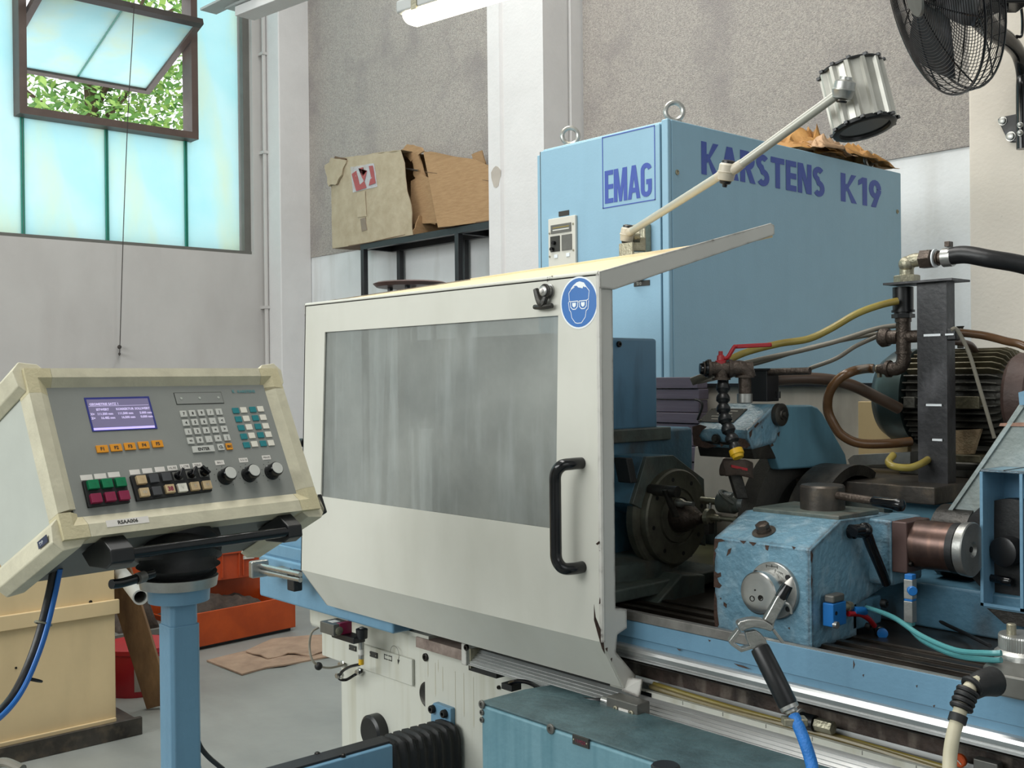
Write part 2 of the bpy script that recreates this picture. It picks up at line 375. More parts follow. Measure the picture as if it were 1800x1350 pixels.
mat('leaf_light', 'a3c063', .6, vs=3, col2='7ba24a')
mat('bark', '5d4b3a', .9, var=.2)
mat('red_print', 'a34a4a', .5, var=.1)
MATS['tube_glow'] = emis('tube_glow', 'fff3d6', 9)
MATS['screen_glow'] = emis('screen_glow', '6a6480', .42)
MATS['screen_text'] = emis('screen_text', 'b3a8cc', .6)
MATS['screen_bar'] = emis('screen_bar', 'a79be6', .95)
m = mat('frosted_glass', 'e0f3f4', .45, vs=1.1, col2='cdeef2', streak=('e6efdf', (3, 3, .8), .8))
nt = m.node_tree; b = nt.nodes['Principled BSDF']; src = b.inputs['Base Color'].links[0].from_socket
tr = nt.nodes.new('ShaderNodeBsdfTranslucent'); nt.links.new(src, tr.inputs[0])
mx = nt.nodes.new('ShaderNodeMixShader'); mx.inputs[0].default_value = .72
nt.links.new(b.outputs[0], mx.inputs[1]); nt.links.new(tr.outputs[0], mx.inputs[2]); nt.links.new(mx.outputs[0], nt.nodes['Material Output'].inputs[0])
m = mat('smeared_pane', 'a0a39e', .25, vs=4, col2='8a8d89', streak=('b4b9b6', (18, 18, 3), .5), chip='5d605f', chip_amt=-.03, chip_scale=70)
nt = m.node_tree; b = nt.nodes['Principled BSDF']
tr = nt.nodes.new('ShaderNodeBsdfTransparent'); tr.inputs[0].default_value = (.86, .9, .9, 1)
n = nt.nodes.new('ShaderNodeTexNoise'); n.inputs['Scale'].default_value = 3.5; n.inputs['Detail'].default_value = 6
tcn = nt.nodes.new('ShaderNodeTexCoord'); nt.links.new(tcn.outputs['Object'], n.inputs['Vector'])
mr = nt.nodes.new('ShaderNodeMapRange'); mr.inputs[1].default_value = .3; mr.inputs[2].default_value = .7; mr.inputs[3].default_value = .42; mr.inputs[4].default_value = .22
nt.links.new(n.outputs['Fac'], mr.inputs[0])
mx = nt.nodes.new('ShaderNodeMixShader'); nt.links.new(mr.outputs[0], mx.inputs[0])
nt.links.new(b.outputs[0], mx.inputs[1]); nt.links.new(tr.outputs[0], mx.inputs[2]); nt.links.new(mx.outputs[0], nt.nodes['Material Output'].inputs[0])
m = mat('clear_film', 'd9d9df', .12, var=.05, bump=.8, bs=30)
nt = m.node_tree; b = nt.nodes['Principled BSDF']; tr = nt.nodes.new('ShaderNodeBsdfTransparent')
mx = nt.nodes.new('ShaderNodeMixShader'); mx.inputs[0].default_value = .55
nt.links.new(b.outputs[0], mx.inputs[1]); nt.links.new(tr.outputs[0], mx.inputs[2]); nt.links.new(mx.outputs[0], nt.nodes['Material Output'].inputs[0])
# ------------------------------------------------------------------ the hall
XL, YB = -8.3, 4.9
struct(MB().box(XL-.3, 5, -5.2, YB+.2, -.2, 0), 'floor', 'concrete_floor')
struct(MB().box(XL-.3, 5.2, -5.2, YB+.2, 6, 6.2), 'ceiling', 'ceiling_white')
wb = struct(MB().box(XL-.3, 5, YB, YB+.2, 0, 6), 'wall_back', 'wall_white')
struct(MB().box(-8.04, -5.29, YB-.012, YB, 2.545, 6).box(-4.76, -2.1, YB-.012, YB, 2.545, 6), 'render_panel', 'render_grey', wb)
struct(MB().box(XL-.3, XL, -5.2, YB, 0, 2.57).box(XL-.3, XL, -5.2, -.6, 2.57, 6).box(XL-.3, XL, 4.5, YB, 2.57, 6).box(XL-.3, XL, -.6, 4.5, 5.5, 6), 'wall_left', 'wall_lower')
struct(MB().box(5, 5.2, -5.2, YB, 0, 6), 'wall_right', 'wall_white')
struct(MB().box(XL-.3, 5.2, -5.2, -5, 0, 6), 'wall_front', 'wall_white')
struct(MB().box(XL, -8.03, 4.6, YB, 0, 6), 'trim_1', 'column_white', bevel=.012)       # corner pillar
def pillar(nm, x0, x1, y0, m='column_white'):
    b = MB(); w = x1-x0
    pr = [(x0, YB), (x0, y0), (x0+w*.22, y0), (x0+w*.245, y0+.02), (x0+w*.28, y0+.02), (x0+w*.305, y0), (x1, y0), (x1, YB-.14), (x1-.015, YB-.13), (x1-.015, YB-.12), (x1, YB-.11), (x1, YB)]
    b.prism([(x, y, 0) for x, y in pr], (0, 0, 6)); return struct(b, nm, m)
pillar('trim_2', -5.29, -4.77, 4.55)
struct(MB().box(-2.16, -1.3, 4.6, YB, 0, 6), 'trim_3', 'column_cream', bevel=.01)
# stain patch on the middle pillar and its nail
pp = P(872, 311, 'y', 4.55)
b = MB(); n = 12; b.prism([(pp.x+.045*math.cos(a)*(1+.2*math.sin(3*a)), 4.55, pp.z+.07*math.sin(a)) for a in [2*PI*i/n for i in range(n)]], (0, -.002, 0))
b.build('bare_patch', mat('patch_grey', 'b7aea4', .9), bpy.data.objects['trim_2'])

# window of U-profile glass
win = thing('window_1', 'tall frosted glass plank window high in the left wall', 'window', (XL-.12, 2, 2.57)); win['kind'] = 'structure'; del win['category']; del win['label']
ys = [-.6, 0.05, .7, 1.355, 2.005, 2.66, 3.29, 3.945, 4.44]
OP = (2.66, 3.945, 3.53, 4.66)     # opening of the pivot sash
for i in range(len(ys)-1):
    a, c = ys[i]+.012, ys[i+1]-.012
    if a > 2.6 and c < 3.96:
        struct(MB().box(XL-.125, XL-.119, a, c, 2.6, OP[2]-.02), 'pane', 'frosted_glass', win)
        struct(MB().box(XL-.125, XL-.119, a, c, OP[3]+.02, 5.5), 'pane', 'frosted_glass', win)
    else: struct(MB().box(XL-.125, XL-.119, a, c, 2.6, 5.5), 'pane', 'frosted_glass', win)
for y in ys[1:-1]:
    z1 = OP[2]-.03 if 2.6 < y < 3.97 else 5.5
    struct(MB().box(XL-.14, XL-.1, y-.012, y-.003, 2.6, z1).box(XL-.14, XL-.1, y+.003, y+.012, 2.6, z1), 'glass_flange', 'glass_edge', win)
struct(MB().box(XL-.16, XL-.04, -.6, 4.5, 2.565, 2.60), 'window_sill', 'steel_frame_grey', win)
struct(MB().box(XL-.15, XL-.05, 4.44, 4.51, 2.57, 5.5), 'window_jamb', 'steel_frame_grey', win)
f = MB(); y0, y1, z0, z1 = OP; t = .055
f.box(XL-.15, XL+.02, y0-t, y0, z0-t, z1+t).box(XL-.15, XL+.02, y1, y1+t, z0-t, z1+t).box(XL-.15, XL+.02, y0, y1, z0-t, z0).box(XL-.15, XL+.02, y0, y1, z1, z1+t)
struct(f, 'window_frame', 'frame_brown', win)
# the open pivot sash: its top swings into the hall, its foot out over the yard
tp = Vector((-8.03, 0, P(357, 38, 'y', 3.93).z)); bt_ = P(262, 162, 'y', 3.93); bt = Vector((bt_.x, 0, bt_.z))
sd = (tp-bt).normalized(); nn = sd.cross(Y).normalized(); ln = (tp-bt).length
def sash(s0, s1, y0, y1, th, off=0): 
    c = bt+sd*(s0+s1)/2+Y*(y0+y1)/2+nn*off
    return MB().obox(c, sd*(s1-s0)/2, Y*(y1-y0)/2, nn*th/2)
ss = thing('window_2', 'x', 'window', tuple(bt+Y*3.3)); ss['kind'] = 'structure'; del ss['category']; del ss['label']
for a in ((0, .05, 2.68, 3.93), (ln-.06, ln, 2.68, 3.93)): struct(sash(*a, .05), 'sash_rail', 'frame_brown' if a[0] == 0 else 'frame_dark', ss)
for a in ((.05, ln-.06, 2.68, 2.73), (.05, ln-.06, 3.88, 3.93)): struct(sash(*a, .05), 'sash_stile', 'frame_brown', ss)
struct(sash(.05, ln-.06, 2.73, 3.295, .006), 'pane', 'frosted_glass', ss)
struct(sash(.05, ln-.06, 3.31, 3.88, .006), 'pane', 'frosted_glass', ss)
struct(sash(.05, ln-.06, 3.295, 3.31, .03, .01), 'glass_flange', 'glass_edge', ss)
cordp = [P(236, 2, 'x', -8.0), P(232, 80, 'x', -8.05), P(225, 200, 'x', -8.2), P(217, 400, 'x', -8.2), P(211, 600, 'x', -8.25), P(210, 625, 'x', -8.25)]
MB().tube(cordp, .0035, 5).build('pull_cord', 'frame_dark', label='thin dark pull cord hanging from the open window sash', cat='cord')
b = MB().ball(P(210, 610, 'x', -8.27), .016).cyl(P(210, 622, 'x', -8.3), P(210, 622, 'x', -8.2), .01, 8)
b.build('cord_cleat', 'frame_dark', label='small dark cleat on grey wall under the frosted window', cat='cleat')
# conduit in the corner
cx, cy = -8.24, P(466, 300, 'x', -8.24).y
b = MB().cyl((cx, cy, 0), (cx, cy, 6), .018, 10)
co = b.build('wall_conduit', 'wall_lower', label='thin painted conduit running up the corner beside the window', cat='pipe')
for v in (95, 268, 540):
    z = P(466, v, 'x', cx).z; MB().box(cx-.06, cx+.024, cy-.024, cy+.024, z-.012, z+.012).build('pipe_clip', 'wall_lower', co)
# tree and sky behind the sash
tr_ = thing('yard_tree', 'leafy green tree outside seen below the tilted window sash', 'tree', (-13.5, 5.2, 0))
MB().tube([(-13.5, 5.2, 0), (-13.4, 5.3, 2), (-13.6, 5.2, 4), (-13.4, 5.0, 6)], lambda t: .16-.1*t, 10).build('trunk', 'bark', tr_)
rr = random.Random(3)
b = MB()
for k in range(9): 
    a = rr.uniform(0, 2*PI); b.tube([(-13.5, 5.2, 3.2+.3*k), (-13.5+.8*math.cos(a), 5.2+.9*math.sin(a), 3.9+.3*k), (-13.5+1.5*math.cos(a), 5.2+1.8*math.sin(a), 4.3+.35*k)], lambda t: .045-.035*t, 6)
b.build('branches', 'bark', tr_, kind='stuff')
for mname, cnt in (('leaf_green', 6500), ('leaf_light', 4200)):
    b = MB()
    for k in range(cnt):
        c = Vector((-13.5+rr.gauss(0, .75), 5.55+rr.gauss(0, 1.05), 5.2+rr.gauss(0, .95)))
        if noise.noise(c*1.6) < -.12: continue
        d = Vector((rr.uniform(-1, 1), rr.uniform(-1, 1), rr.uniform(-.8, .5))).normalized(); e = d.cross(Vector((rr.uniform(-1, 1), rr.uniform(-1, 1), 1))).normalized()
        s = rr.uniform(.045, .085)
        b.add([c-d*s, c+e*s*.45, c+d*s*1.1, c-e*s*.45], [(0, 1, 2, 3)])
    b.build('foliage', mname, tr_, kind='stuff')

# ------------------------------------------------------------------ hall fittings
# fluorescent luminaire
e0 = P(722, 27, 'd', 4.5); zt = e0.z; e1 = P(1010, -62, 'z', zt); dl = (e1-e0).normalized(); side = dl.cross(Z).normalized()
lamp = thing('tube_luminaire', 'lit white batten light with rounded diffuser hanging above the cardboard boxes', 'light', (e0+dl*.6))
LN = 1.25
pr = [(math.cos(a)*.055, -.005-math.sin(a)*.045) for a in [PI*i/10 for i in range(11)]]
c0 = e0-dl*.02
b = MB(); pts = []
rings = [(0, .35), (.012, .75), (.04, 1), (LN-.04, 1), (LN-.012, .75), (LN, .35)]
vs = []; 
for t, s in rings: vs += [c0+dl*t+side*x*s+Z*(zz*s) for x, zz in pr]
k = len(pr); fs = [(i*k+j, i*k+j+1, (i+1)*k+j+1, (i+1)*k+j) for i in range(len(rings)-1) for j in range(k-1)]+[tuple(range(k)), tuple(range((len(rings)-1)*k, len(rings)*k))]
b.add(vs, fs).build('diffuser', 'tube_glow', lamp)
MB().obox(c0+dl*LN/2+Z*.025, dl*(LN/2+.01), side*.06, Z*.028).build('housing', 'grey_plastic', lamp, bevel=.012)
for t in (.1, LN-.1):
    MB().obox(c0+dl*t+Z*.01+side*.062, dl*.015, side*.004, Z*.02).build('clip', 'zinc', lamp)
    MB().cyl(c0+dl*t+Z*.05, Vector(((c0+dl*t).x, (c0+dl*t).y, 6)), .003, 6).build('hanger_wire', 'zinc', lamp)
# white channel above the window corner
ch = thing('ceiling_channel', 'white folded sheet channel at the top of the window corner', 'channel', P(440, 5, 'd', 7.0))
a0, a1 = P(366, 20, 'd', 7.0), P(452, -22, 'd', 6.6)
dd = (a1-a0).normalized(); sv = dd.cross(Z).normalized()
MB().obox((a0+a1)/2, dd*(a1-a0).length/2, sv*.06, Z*.008).build('plate', 'grey_plastic', ch, bevel=.003)
a0, a1 = P(430, 24, 'd', 6.9), P(560, -26, 'd', 6.3); dd = (a1-a0).normalized(); sv = dd.cross(Z).normalized()
MB().obox((a0+a1)/2, dd*(a1-a0).length/2, sv*.07, Z*.03).build('trough', 'column_white', ch, bevel=.004)
MB().obox((a0+a1)/2+Z*.04-dd*.1, dd*(a1-a0).length/2, sv*.085, Z*.008).build('flange', 'grey_plastic', ch)
q = P(393, 8, 'd', 7.0); MB().ball(q, .03, sc=(1, 1, .6)).build('bolt', 'dark_steel', ch)
for t in (-.3, .3): MB().cyl((a0+a1)/2+dd*t, Vector((((a0+a1)/2+dd*t).x, ((a0+a1)/2+dd*t).y, 6)), .008, 8).build('hanger_rod', 'zinc', ch)

# black steel rack with the two cartons
rk = thing('steel_rack', 'black square-tube rack standing against the back wall under torn cartons', 'rack', (-6.0, 4.7, 0))
zr = P(815, 399, 'y', 4.6).z
rx0 = P(640, 430, 'y', 4.6).x; ry0, ry1 = 4.6, 4.86
rx1 = P(806, 410, 'y', 4.6).x
for (x, y) in ((rx0, ry0), (rx1, ry0), (rx0+.1, ry1), (rx1-.25, ry1)):
    MB().box(x-.02, x+.02, y-.02, y+.02, 0, zr-.04).build('post', 'shelf_black', rk, bevel=.002)
for y in (ry0, ry1): MB().box(rx0-.02, -5.3, y-.02, y+.02, zr-.04, zr).build('rail', 'shelf_black', rk)
for x in (rx0, rx1): MB().box(x-.02, x+.02, ry0+.02, ry1-.02, zr-.04, zr).build('cross_rail', 'shelf_black', rk)
MB().box(rx0-.02, -5.3, ry0-.02, ry1+.02, zr, zr+.004).build('deck', 'shelf_black', rk)
zr += .004
def crumple(o, amt, sc, cuts=3, seed=0):
    bm = bmesh.new(); bm.from_mesh(o.data); bmesh.ops.subdivide_edges(bm, edges=bm.edges, cuts=cuts, use_grid_fill=True)
    for v in bm.verts:
        p = v.co+Vector((seed, 0, 0)); v.co += v.normal*0+Vector((noise.noise(p*sc), noise.noise(p*sc+Vector((7, 3, 1))), noise.noise(p*sc+Vector((2, 9, 4)))))*amt
    bm.to_mesh(o.data); bm.free(); o.data.shade_smooth(); o.data.set_sharp_from_angle(angle=math.radians(25))
    return o
# pale carton: front face seen, body runs back; slumped
yf = 4.57
def fp(u, v, y=yf): return P(u, v, 'y', y)
cp = thing('torn_carton', 'slumped pale carton with red print under clear tape, on the black rack', 'box', (fp(650, 400).x, 4.7, zr))
FR = [(585, 417), (582, 330), (570, 290), (590, 279), (640, 272), (705, 264), (712, 310), (722, 360), (725, 392)]
xl_, xr_ = fp(585, 0).x, fp(723, 0).x
z0 = zr; 
fpts = [fp(u, v) for u, v in FR]
dz = z0-fpts[0].z
def shellbox(front, dy, th, name, m, par):
    b = MB(); b.prism(front, (0, th, 0)); return b.build(name, m, par, bevel=.004)
for p in fpts: p.z = max(p.z, z0)
fpts[0].z = z0; fpts[-1].z = z0
crumple(shellbox(fpts, 0, .008, 'front_panel', 'cardboard_pale', cp), .018, 9)
back = [p+Vector((.02, .3, .0)) for p in fpts]
# left, top, bottom walls as strips between front and back outlines
def strip(ids, name, m):
    b = MB(); k = len(ids)
    A = [fpts[i] for i in ids]; B = [p+Vector((.02, .3, .0)) for p in A]
    c = sum(fpts, Vector())/len(fpts); inn = [(c-p).normalized()*.008 for p in A]
    vs = A+B+[p+i for p, i in zip(A, inn)]+[p+i for p, i in zip(B, inn)]
    fs = []
    for i in range(k-1): fs += [(i, i+1, k+i+1, k+i), (2*k+i, 3*k+i, 3*k+i+1, 2*k+i+1), (i, 2*k+i, 2*k+i+1, i+1), (k+i, k+i+1, 3*k+i+1, 3*k+i)]
    fs += [(0, k, 3*k, 2*k), (k-1, 3*k-1, 4*k-1, 2*k-1)]
    return crumple(b.add(vs, fs).build(name, m, cp), .012, 9)
strip([0, 1, 2], 'left_panel', 'cardboard_pale'); strip([3, 4, 5], 'top_panel', 'cardboard_pale'); strip([8, 0], 'bottom_panel', 'cardboard_dark')
crumple(MB().prism([p+Vector((.02, .3, 0)) for p in fpts], (0, .008, 0)).build('back_panel', 'cardboard', cp), .012, 9)
# torn right end: side wall with a ragged hole towards the other carton
sp = [Vector((fp(723, 392).x, yf+.3*t, z)) for t, z in ((0, z0), (1, z0), (1, z0+.3), (.75, z0+.33), (.7, z0+.22), (.5, z0+.2), (.42, z0+.12), (.2, z0+.14), (.1, z0+.05), (0, z0+.02))]
crumple(MB().prism(sp, (.008, 0, 0)).build('torn_end_panel', 'cardboard', cp), .01, 12)
for pg, m, nm in (([(692, 268), (708, 262), (716, 254), (738, 258), (746, 266), (733, 275), (722, 285), (712, 272)], 'cardboard', 'torn_flap'),
                  ([(722, 272), (736, 270), (742, 300), (752, 330), (735, 320), (727, 306)], 'cardboard', 'torn_flap'),
                  ([(727, 310), (740, 304), (752, 318), (762, 345), (765, 394), (728, 392), (722, 350)], 'cardboard', 'torn_flap'),
                  ([(571, 295), (584, 277), (608, 281), (602, 300), (592, 322), (578, 328)], 'cardboard_pale', 'corner_flap'),
                  ([(583, 280), (590, 276), (608, 278), (604, 284)], 'cardboard_dark', 'corner_flap')):
    yy = yf+.1 if pg[0][0] > 650 else yf-.02
    crumple(MB().prism([P(u, v, 'y', yy) for u, v in pg], (0, .012, 0)).build(nm, m, cp), .016, 14)
crumple(MB().prism([P(u, v, 'y', yf+.09) for u, v in ((722, 318), (740, 306), (768, 320), (774, 392), (724, 394))], (0, .008, 0)).build('inner_flap', 'cardboard', cp), .008, 12)
ins = MB().box(fp(706, 0).x, fp(745, 0).x, yf+.1, yf+.26, z0+.2, z0+.4); ins.build('dark_contents', 'rubber', cp)
MB().cyl(P(708, 296, 'y', yf+.08), P(735, 300, 'y', yf+.08), .008, 8).build('metal_rod', 'bright_steel', cp)
pg = [(616, 294), (657, 287), (663, 328), (620, 338)]
crumple(MB().prism([P(u, v, 'y', yf-.004) for u, v in pg], (0, .003, 0)).build('clear_tape', 'clear_film', cp), .006, 22, 4)
for pg in ([(618, 306), (626, 300), (632, 325), (640, 318), (644, 330), (626, 336)], [(630, 296), (638, 294), (636, 312), (645, 300), (640, 320)], [(648, 292), (655, 291), (660, 322), (648, 326), (652, 310)]):
    MB().prism([P(u, v, 'y', yf-.007) for u, v in pg], (0, .002, 0)).build('red_print', 'red_print', cp)
for pg in ([(627, 338), (641, 336), (644, 380), (628, 382)], [(633, 385), (642, 382), (645, 404), (636, 407)]):
    MB().prism([P(u, v, 'y', yf-.008) for u, v in pg], (0, .004, 0)).build('tape_strip', 'cardboard_pale' if pg[0][1] < 350 else 'tape_brown', cp)
# brown carton, its near face turned a little
cb = thing('open_carton', 'plain brown open carton leaning over the right end of the rack', 'box', (-5.5, 4.7, zr))
A = [P(744, 267, 'y', 4.53), P(770, 385, 'y', 4.53), P(862, 398, 'y', 4.6), P(861, 292, 'y', 4.6), P(835, 280, 'y', 4.58), P(800, 275, 'y', 4.56), P(756, 266, 'y', 4.53)]
A[1].z = A[2].z = zr+.006
crumple(MB().prism(A, (0, .008, 0)).build('front_panel', 'cardboard', cb), .006, 6)
c1 = [A[0], A[1], A[1]+Vector((-.02, .26, 0)), A[0]+Vector((-.05, .26, .01))]
crumple(MB().prism(c1, (.008, 0, 0)).build('left_panel', 'cardboard', cb), .008, 8)
c1 = [A[2], A[3], A[3]+Vector((0, .26, 0)), A[2]+Vector((0, .26, 0))]
MB().prism(c1, (.008, 0, 0)).build('right_panel', 'cardboard', cb)
c1 = [A[1], A[2], A[2]+Vector((0, .26, 0)), A[1]+Vector((-.02, .26, 0))]
MB().prism(c1, (0, 0, .006)).build('bottom_panel', 'cardboard_dark', cb)
c1 = [A[0]+Vector((-.05, .26, .01)), A[1]+Vector((-.02, .26, 0)), A[2]+Vector((0, .26, 0)), A[3]+Vector((0, .26, 0))]
MB().prism(c1, (0, .008, 0)).build('back_panel', 'cardboard', cb)
crumple(MB().prism([P(u, v, 'y', 4.75) for u, v in ((828, 272), (846, 264), (852, 285), (850, 300), (835, 290))], (0, .01, 0)).build('torn_flap', 'cardboard', cb), .01, 14)
a0, a1 = P(748, 302, 'y', 4.527), P(860, 318, 'y', 4.597)
MB().obox((a0+a1)/2, (a1-a0)/2, Y*.002, Z*.002).build('fold_crease', 'cardboard_dark', cb)

# paper sheets/dark disc peeking above the hood
pp = P(722, 497, 'd', 4.7)
MB().lathe(pp-Z*.02, Z, [(0, .15), (.014, .165), (.02, .15)], 24).build('stool_seat', 'bronze_block', sl := thing('round_stool', 'round dark-topped stool just showing above the hood\'s left end', 'stool', (pp.x, pp.y, 0)))
for k in range(4):
    a = PI/4+k*PI/2; MB().cyl(pp-Z*.02+Vector((.09*math.cos(a), .09*math.sin(a), 0)), Vector((pp.x+.17*math.cos(a), pp.y+.17*math.sin(a), 0)), .012, 8).build('leg', 'shelf_black', sl)

# ------------------------------------------------------------------ electrical cabinet
cx1, cy0 = -2.321, 2.79; cx0, cz = -2.945, 2.357; cy1 = P(1584, 304, 'x', cx1).y
cab = thing('electrical_cabinet', 'tall light blue electrical cabinet with printed lettering behind the grinder', 'cabinet', ((cx0+cx1)/2, (cy0+cy1)/2, 0))
MB().box(cx0, cx1, cy0+.012, cy1, .1, cz).build('body', 'cab_blue', cab, bevel=.006)
MB().box(cx0+.02, cx1-.02, cy0+.03, cy1-.02, 0, .1).build('plinth', 'shelf_black', cab)
MB().box(cx0+.01, cx1-.034, cy0-.01, cy0+.01, .14, cz-.012).build('door', 'cab_blue', cab, bevel=.004)
MB().box(cx0-.022, cx0-.004, cy0+.004, cy0+.05, .12, cz-.02).build('left_edge_strip', 'cab_blue', cab, bevel=.003)
MB().box(cx1-.029, cx1, cy0-.008, cy0+.011, .1, cz).build('corner_post', 'cab_blue', cab, bevel=.005)
MB().box(cx0-.004, cx0+.01, cy0+.002, cy0+.012, .12, cz-.01).box(cx1-.034, cx1-.029, cy0+.002, cy0+.012, .12, cz-.01).build('door_seal', 'rubber', cab)
for x, y in ((cx0+.07, cy0+.09), (cx1-.06, cy0+.1), (cx1-.07, cy1-.14), (cx0+.07, cy1-.14)):
    b = MB().cyl((x, y, cz), (x, y, cz+.016), .026, 16).torus((x, y, cz+.05), Vector((.75, -.66, 0)) if y < 4 else Vector((1, 0, 0)), .03, .0085, 24, 8)
    b.build('eye_bolt', 'satin_steel', cab)
lx = P(1059, 300, 'y', cy0-.01).x; rx = P(1152, 300, 'y', cy0-.01).x; zb = P(1061, 367, 'y', cy0-.01).z; ztp = P(1059, 241.5, 'y', cy0-.01).z
b = MB(); yy = cy0-.0105
for (x0, x1, z0, z1) in ((lx, rx, zb, zb+.0035), (lx, rx, ztp-.0035, ztp), (lx, lx+.0035, zb, ztp), (rx-.0035, rx, zb, ztp)): b.box(x0, x1, yy-.0006, yy, z0, z1)
b.build('logo_outline', 'letter_blue', cab)
ww = (rx-lx)*.9
hh = (P(1062, 308, 'y', yy).z-P(1064, 359, 'y', yy).z)
wd = {'E': .185*ww, 'M': .285*ww, 'A': .26*ww, 'G': .225*ww}
b, tw = word('EMAG', (lx+.045*(rx-lx), yy-.0003, zb+.016), X, Z, wd, hh*1.12, .076*ww, .012*ww)
b.build('logo_lettering', 'letter_blue', cab)
# KARSTENS K19 on the long side
xx = cx1+.0008
zb2 = P(1234, 306, 'x', xx).z; zt2 = P(1234, 248, 'x', xx).z; h = zt2-zb2
ya = P(1233, 300, 'x', xx).y; yb = P(1449, 300, 'x', xx).y; T = yb-ya
SX = 1.5
wd = {'K': .62*h, 'A': .68*h, 'R': .56*h, 'S': .52*h, 'T': .56*h, 'E': .44*h, 'N': .6*h, '1': .36*h, '9': .52*h}
tk, g = .19*h, .06*h
b, tw = word('KARSTENS', (xx, ya, zb2), Y, Z, wd, h, tk, g, SX)
k = T/tw
b, tw = word('KARSTENS', (xx, ya, zb2), Y, Z, wd, h, tk, g, SX*k)
b.build('model_lettering', 'letter_blue', cab)
y2 = P(1478, 330, 'x', xx).y; y3 = P(1549, 330, 'x', xx).y
b, tw = word('K19', (xx, y2, zb2-.003), Y, Z, wd, h, tk, g*1.3, SX); k = (y3-y2)/tw
b, tw = word('K19', (xx, y2, zb2-.003), Y, Z, wd, h, tk, g*1.3, SX*k)
b.build('number_lettering', 'letter_blue', cab)
for u_, v_ in ((1190, 303), (1577, 372), (1577, 640)):
    q = P(u_, v_, 'x', cx1); MB().lathe(q, X, [(0, .009), (.003, .009), (.003, .006), (.001, .005)], 14).build('side_screw', 'zinc', cab)
# small control unit on the door
q0 = P(968, 461, 'y', cy0-.01); q1 = P(1015, 378, 'y', cy0-.01)
un = MB().box(q0.x, q1.x, cy0-.022, cy0-.01, q0.z-.12, q1.z).build('control_unit', mat('unit_cream', 'd2cfc4', .5, var=.03), cab, bevel=.003)
w_, h_ = q1.x-q0.x, q1.z-q0.z; yu = cy0-.022
def uf(a, b_, c, d, m, nm, th=.003): return MB().box(q0.x+a*w_, q0.x+c*w_, yu-th, yu, q0.z+b_*h_, q0.z+d*h_).build(nm, m, un)
uf(.12, .64, .86, .84, 'gunmetal', 'display'); uf(.2, .7, .8, .73, 'key_light', 'bar_mark', .004); uf(.2, .76, .8, .78, 'hose_olive', 'bar_mark', .004)
uf(.1, .22, .44, .58, 'print_dark', 'selector_field'); uf(.52, .22, .88, .58, 'gunmetal', 'blank_field')
for a, c in ((.27, .42), (.2, .28)):
    q = Vector((q0.x+a*w_, yu-.003, q0.z+c*h_)); MB().cyl(q, q-Y*.012, .007, 12).build('selector_knob', 'gloss_black', un)
for a in (.24, .68): uf(a, .07, a+.12, .15, 'sign_white', 'tag')
for a, c in ((.06, .12), (.93, .2), (.06, .66), (.93, .8)): bolt(un, (q0.x+a*w_, yu, q0.z+c*h_), -Y, .004, .002, 'zinc')
qa = P(991, 375, 'y', cy0-.012); MB().box(qa.x-.026, qa.x+.026, cy0-.013, cy0-.01, qa.z-.009, qa.z+.009).build('name_tag', 'print_dark', cab)
qa = P(1128, 498, 'y', cy0-.012); MB().box(qa.x-.035, qa.x+.035, cy0-.013, cy0-.01, qa.z-.009, qa.z+.009).build('name_tag', 'print_dark', cab)
text_mb('S10', (qa.x-.022, cy0-.0135, qa.z-.005), X, Z, .015).build('tag_lettering', 'print_light', cab)
qa = P(1126, 484, 'y', cy0-.012); MB().cyl((qa.x, cy0-.01, qa.z), (qa.x, cy0-.035, qa.z), .018, 16).build('door_lock', 'satin_steel', cab)
qa = P(1131, 421, 'y', cy0-.012)
MB().box(qa.x-.03, qa.x+.035, cy0-.045, cy0-.01, qa.z-.055, qa.z+.05).build('isolator_box', 'zinc', cab, bevel=.006)
# crumpled kraft paper on the cabinet roof
def paper(pg, x, th, seed, mname, name, par):
    n = 15; b = MB(); cu = [P(u_, v_, 'x', x) for u_, v_ in pg]
    o = MB().prism(cu, (-th, 0, 0)).build(name, mname, par)
    return crumple(o, .055, 11, 5, seed)
kp = thing('kraft_paper', 'crumpled brown wrapping paper lying on the cabinet roof', 'paper', (cx1-.15, P(1450, 270, 'x', cx1).y, cz))
def heap(y0, y1, x0, x1, hh, seed, m, name, nx=14, ny=30):
    b = MB(); rr = random.Random(seed)
    vs = []
    for i in range(nx):
        for j in range(ny):
            s, t = i/(nx-1), j/(ny-1)
            env = (math.sin(PI*min(max(s, .02), .98))**.5)*(math.sin(PI*min(max(t, .02), .98))**.5)
            p = Vector((x0+(x1-x0)*s, y0+(y1-y0)*t, 0))
            a = abs(noise.noise(p*9+Vector((seed, 0, 0)))); c = abs(noise.noise(p*22+Vector((0, seed, 0))))
            z = cz+.012+hh*env*(.3+1.1*a+1.1*c)
            vs.append(p+Vector((noise.noise(p*14)*.03, noise.noise(p*17+Vector((3, 3, 3)))*.04, z)))
    fs = [(i*ny+j, i*ny+j+1, (i+1)*ny+j+1, (i+1)*ny+j) for i in range(nx-1) for j in range(ny-1)]
    o = b.add(vs, fs).build(name, m, kp, ang=20)
    md = o.modifiers.new('thickness', 'SOLIDIFY'); md.thickness = .002
    return o
yk0, yk1 = P(1385, 260, 'x', cx1-.1).y, P(1545, 285, 'x', cx1-.1).y
heap(yk0, yk0+.28, cx1-.28, cx1+.0, .12, 1, 'kraft_paper', 'folded_sheet')
heap(yk0+.16, yk1, cx1-.3, cx1+.005, .10, 5, 'kraft_paper', 'folded_sheet')
heap(yk0+.02, yk0+.3, cx1-.08, cx1+.025, .08, 9, mat('kraft_light', 'bd9a78', .7, bump=.5, bs=30), 'loose_edge')
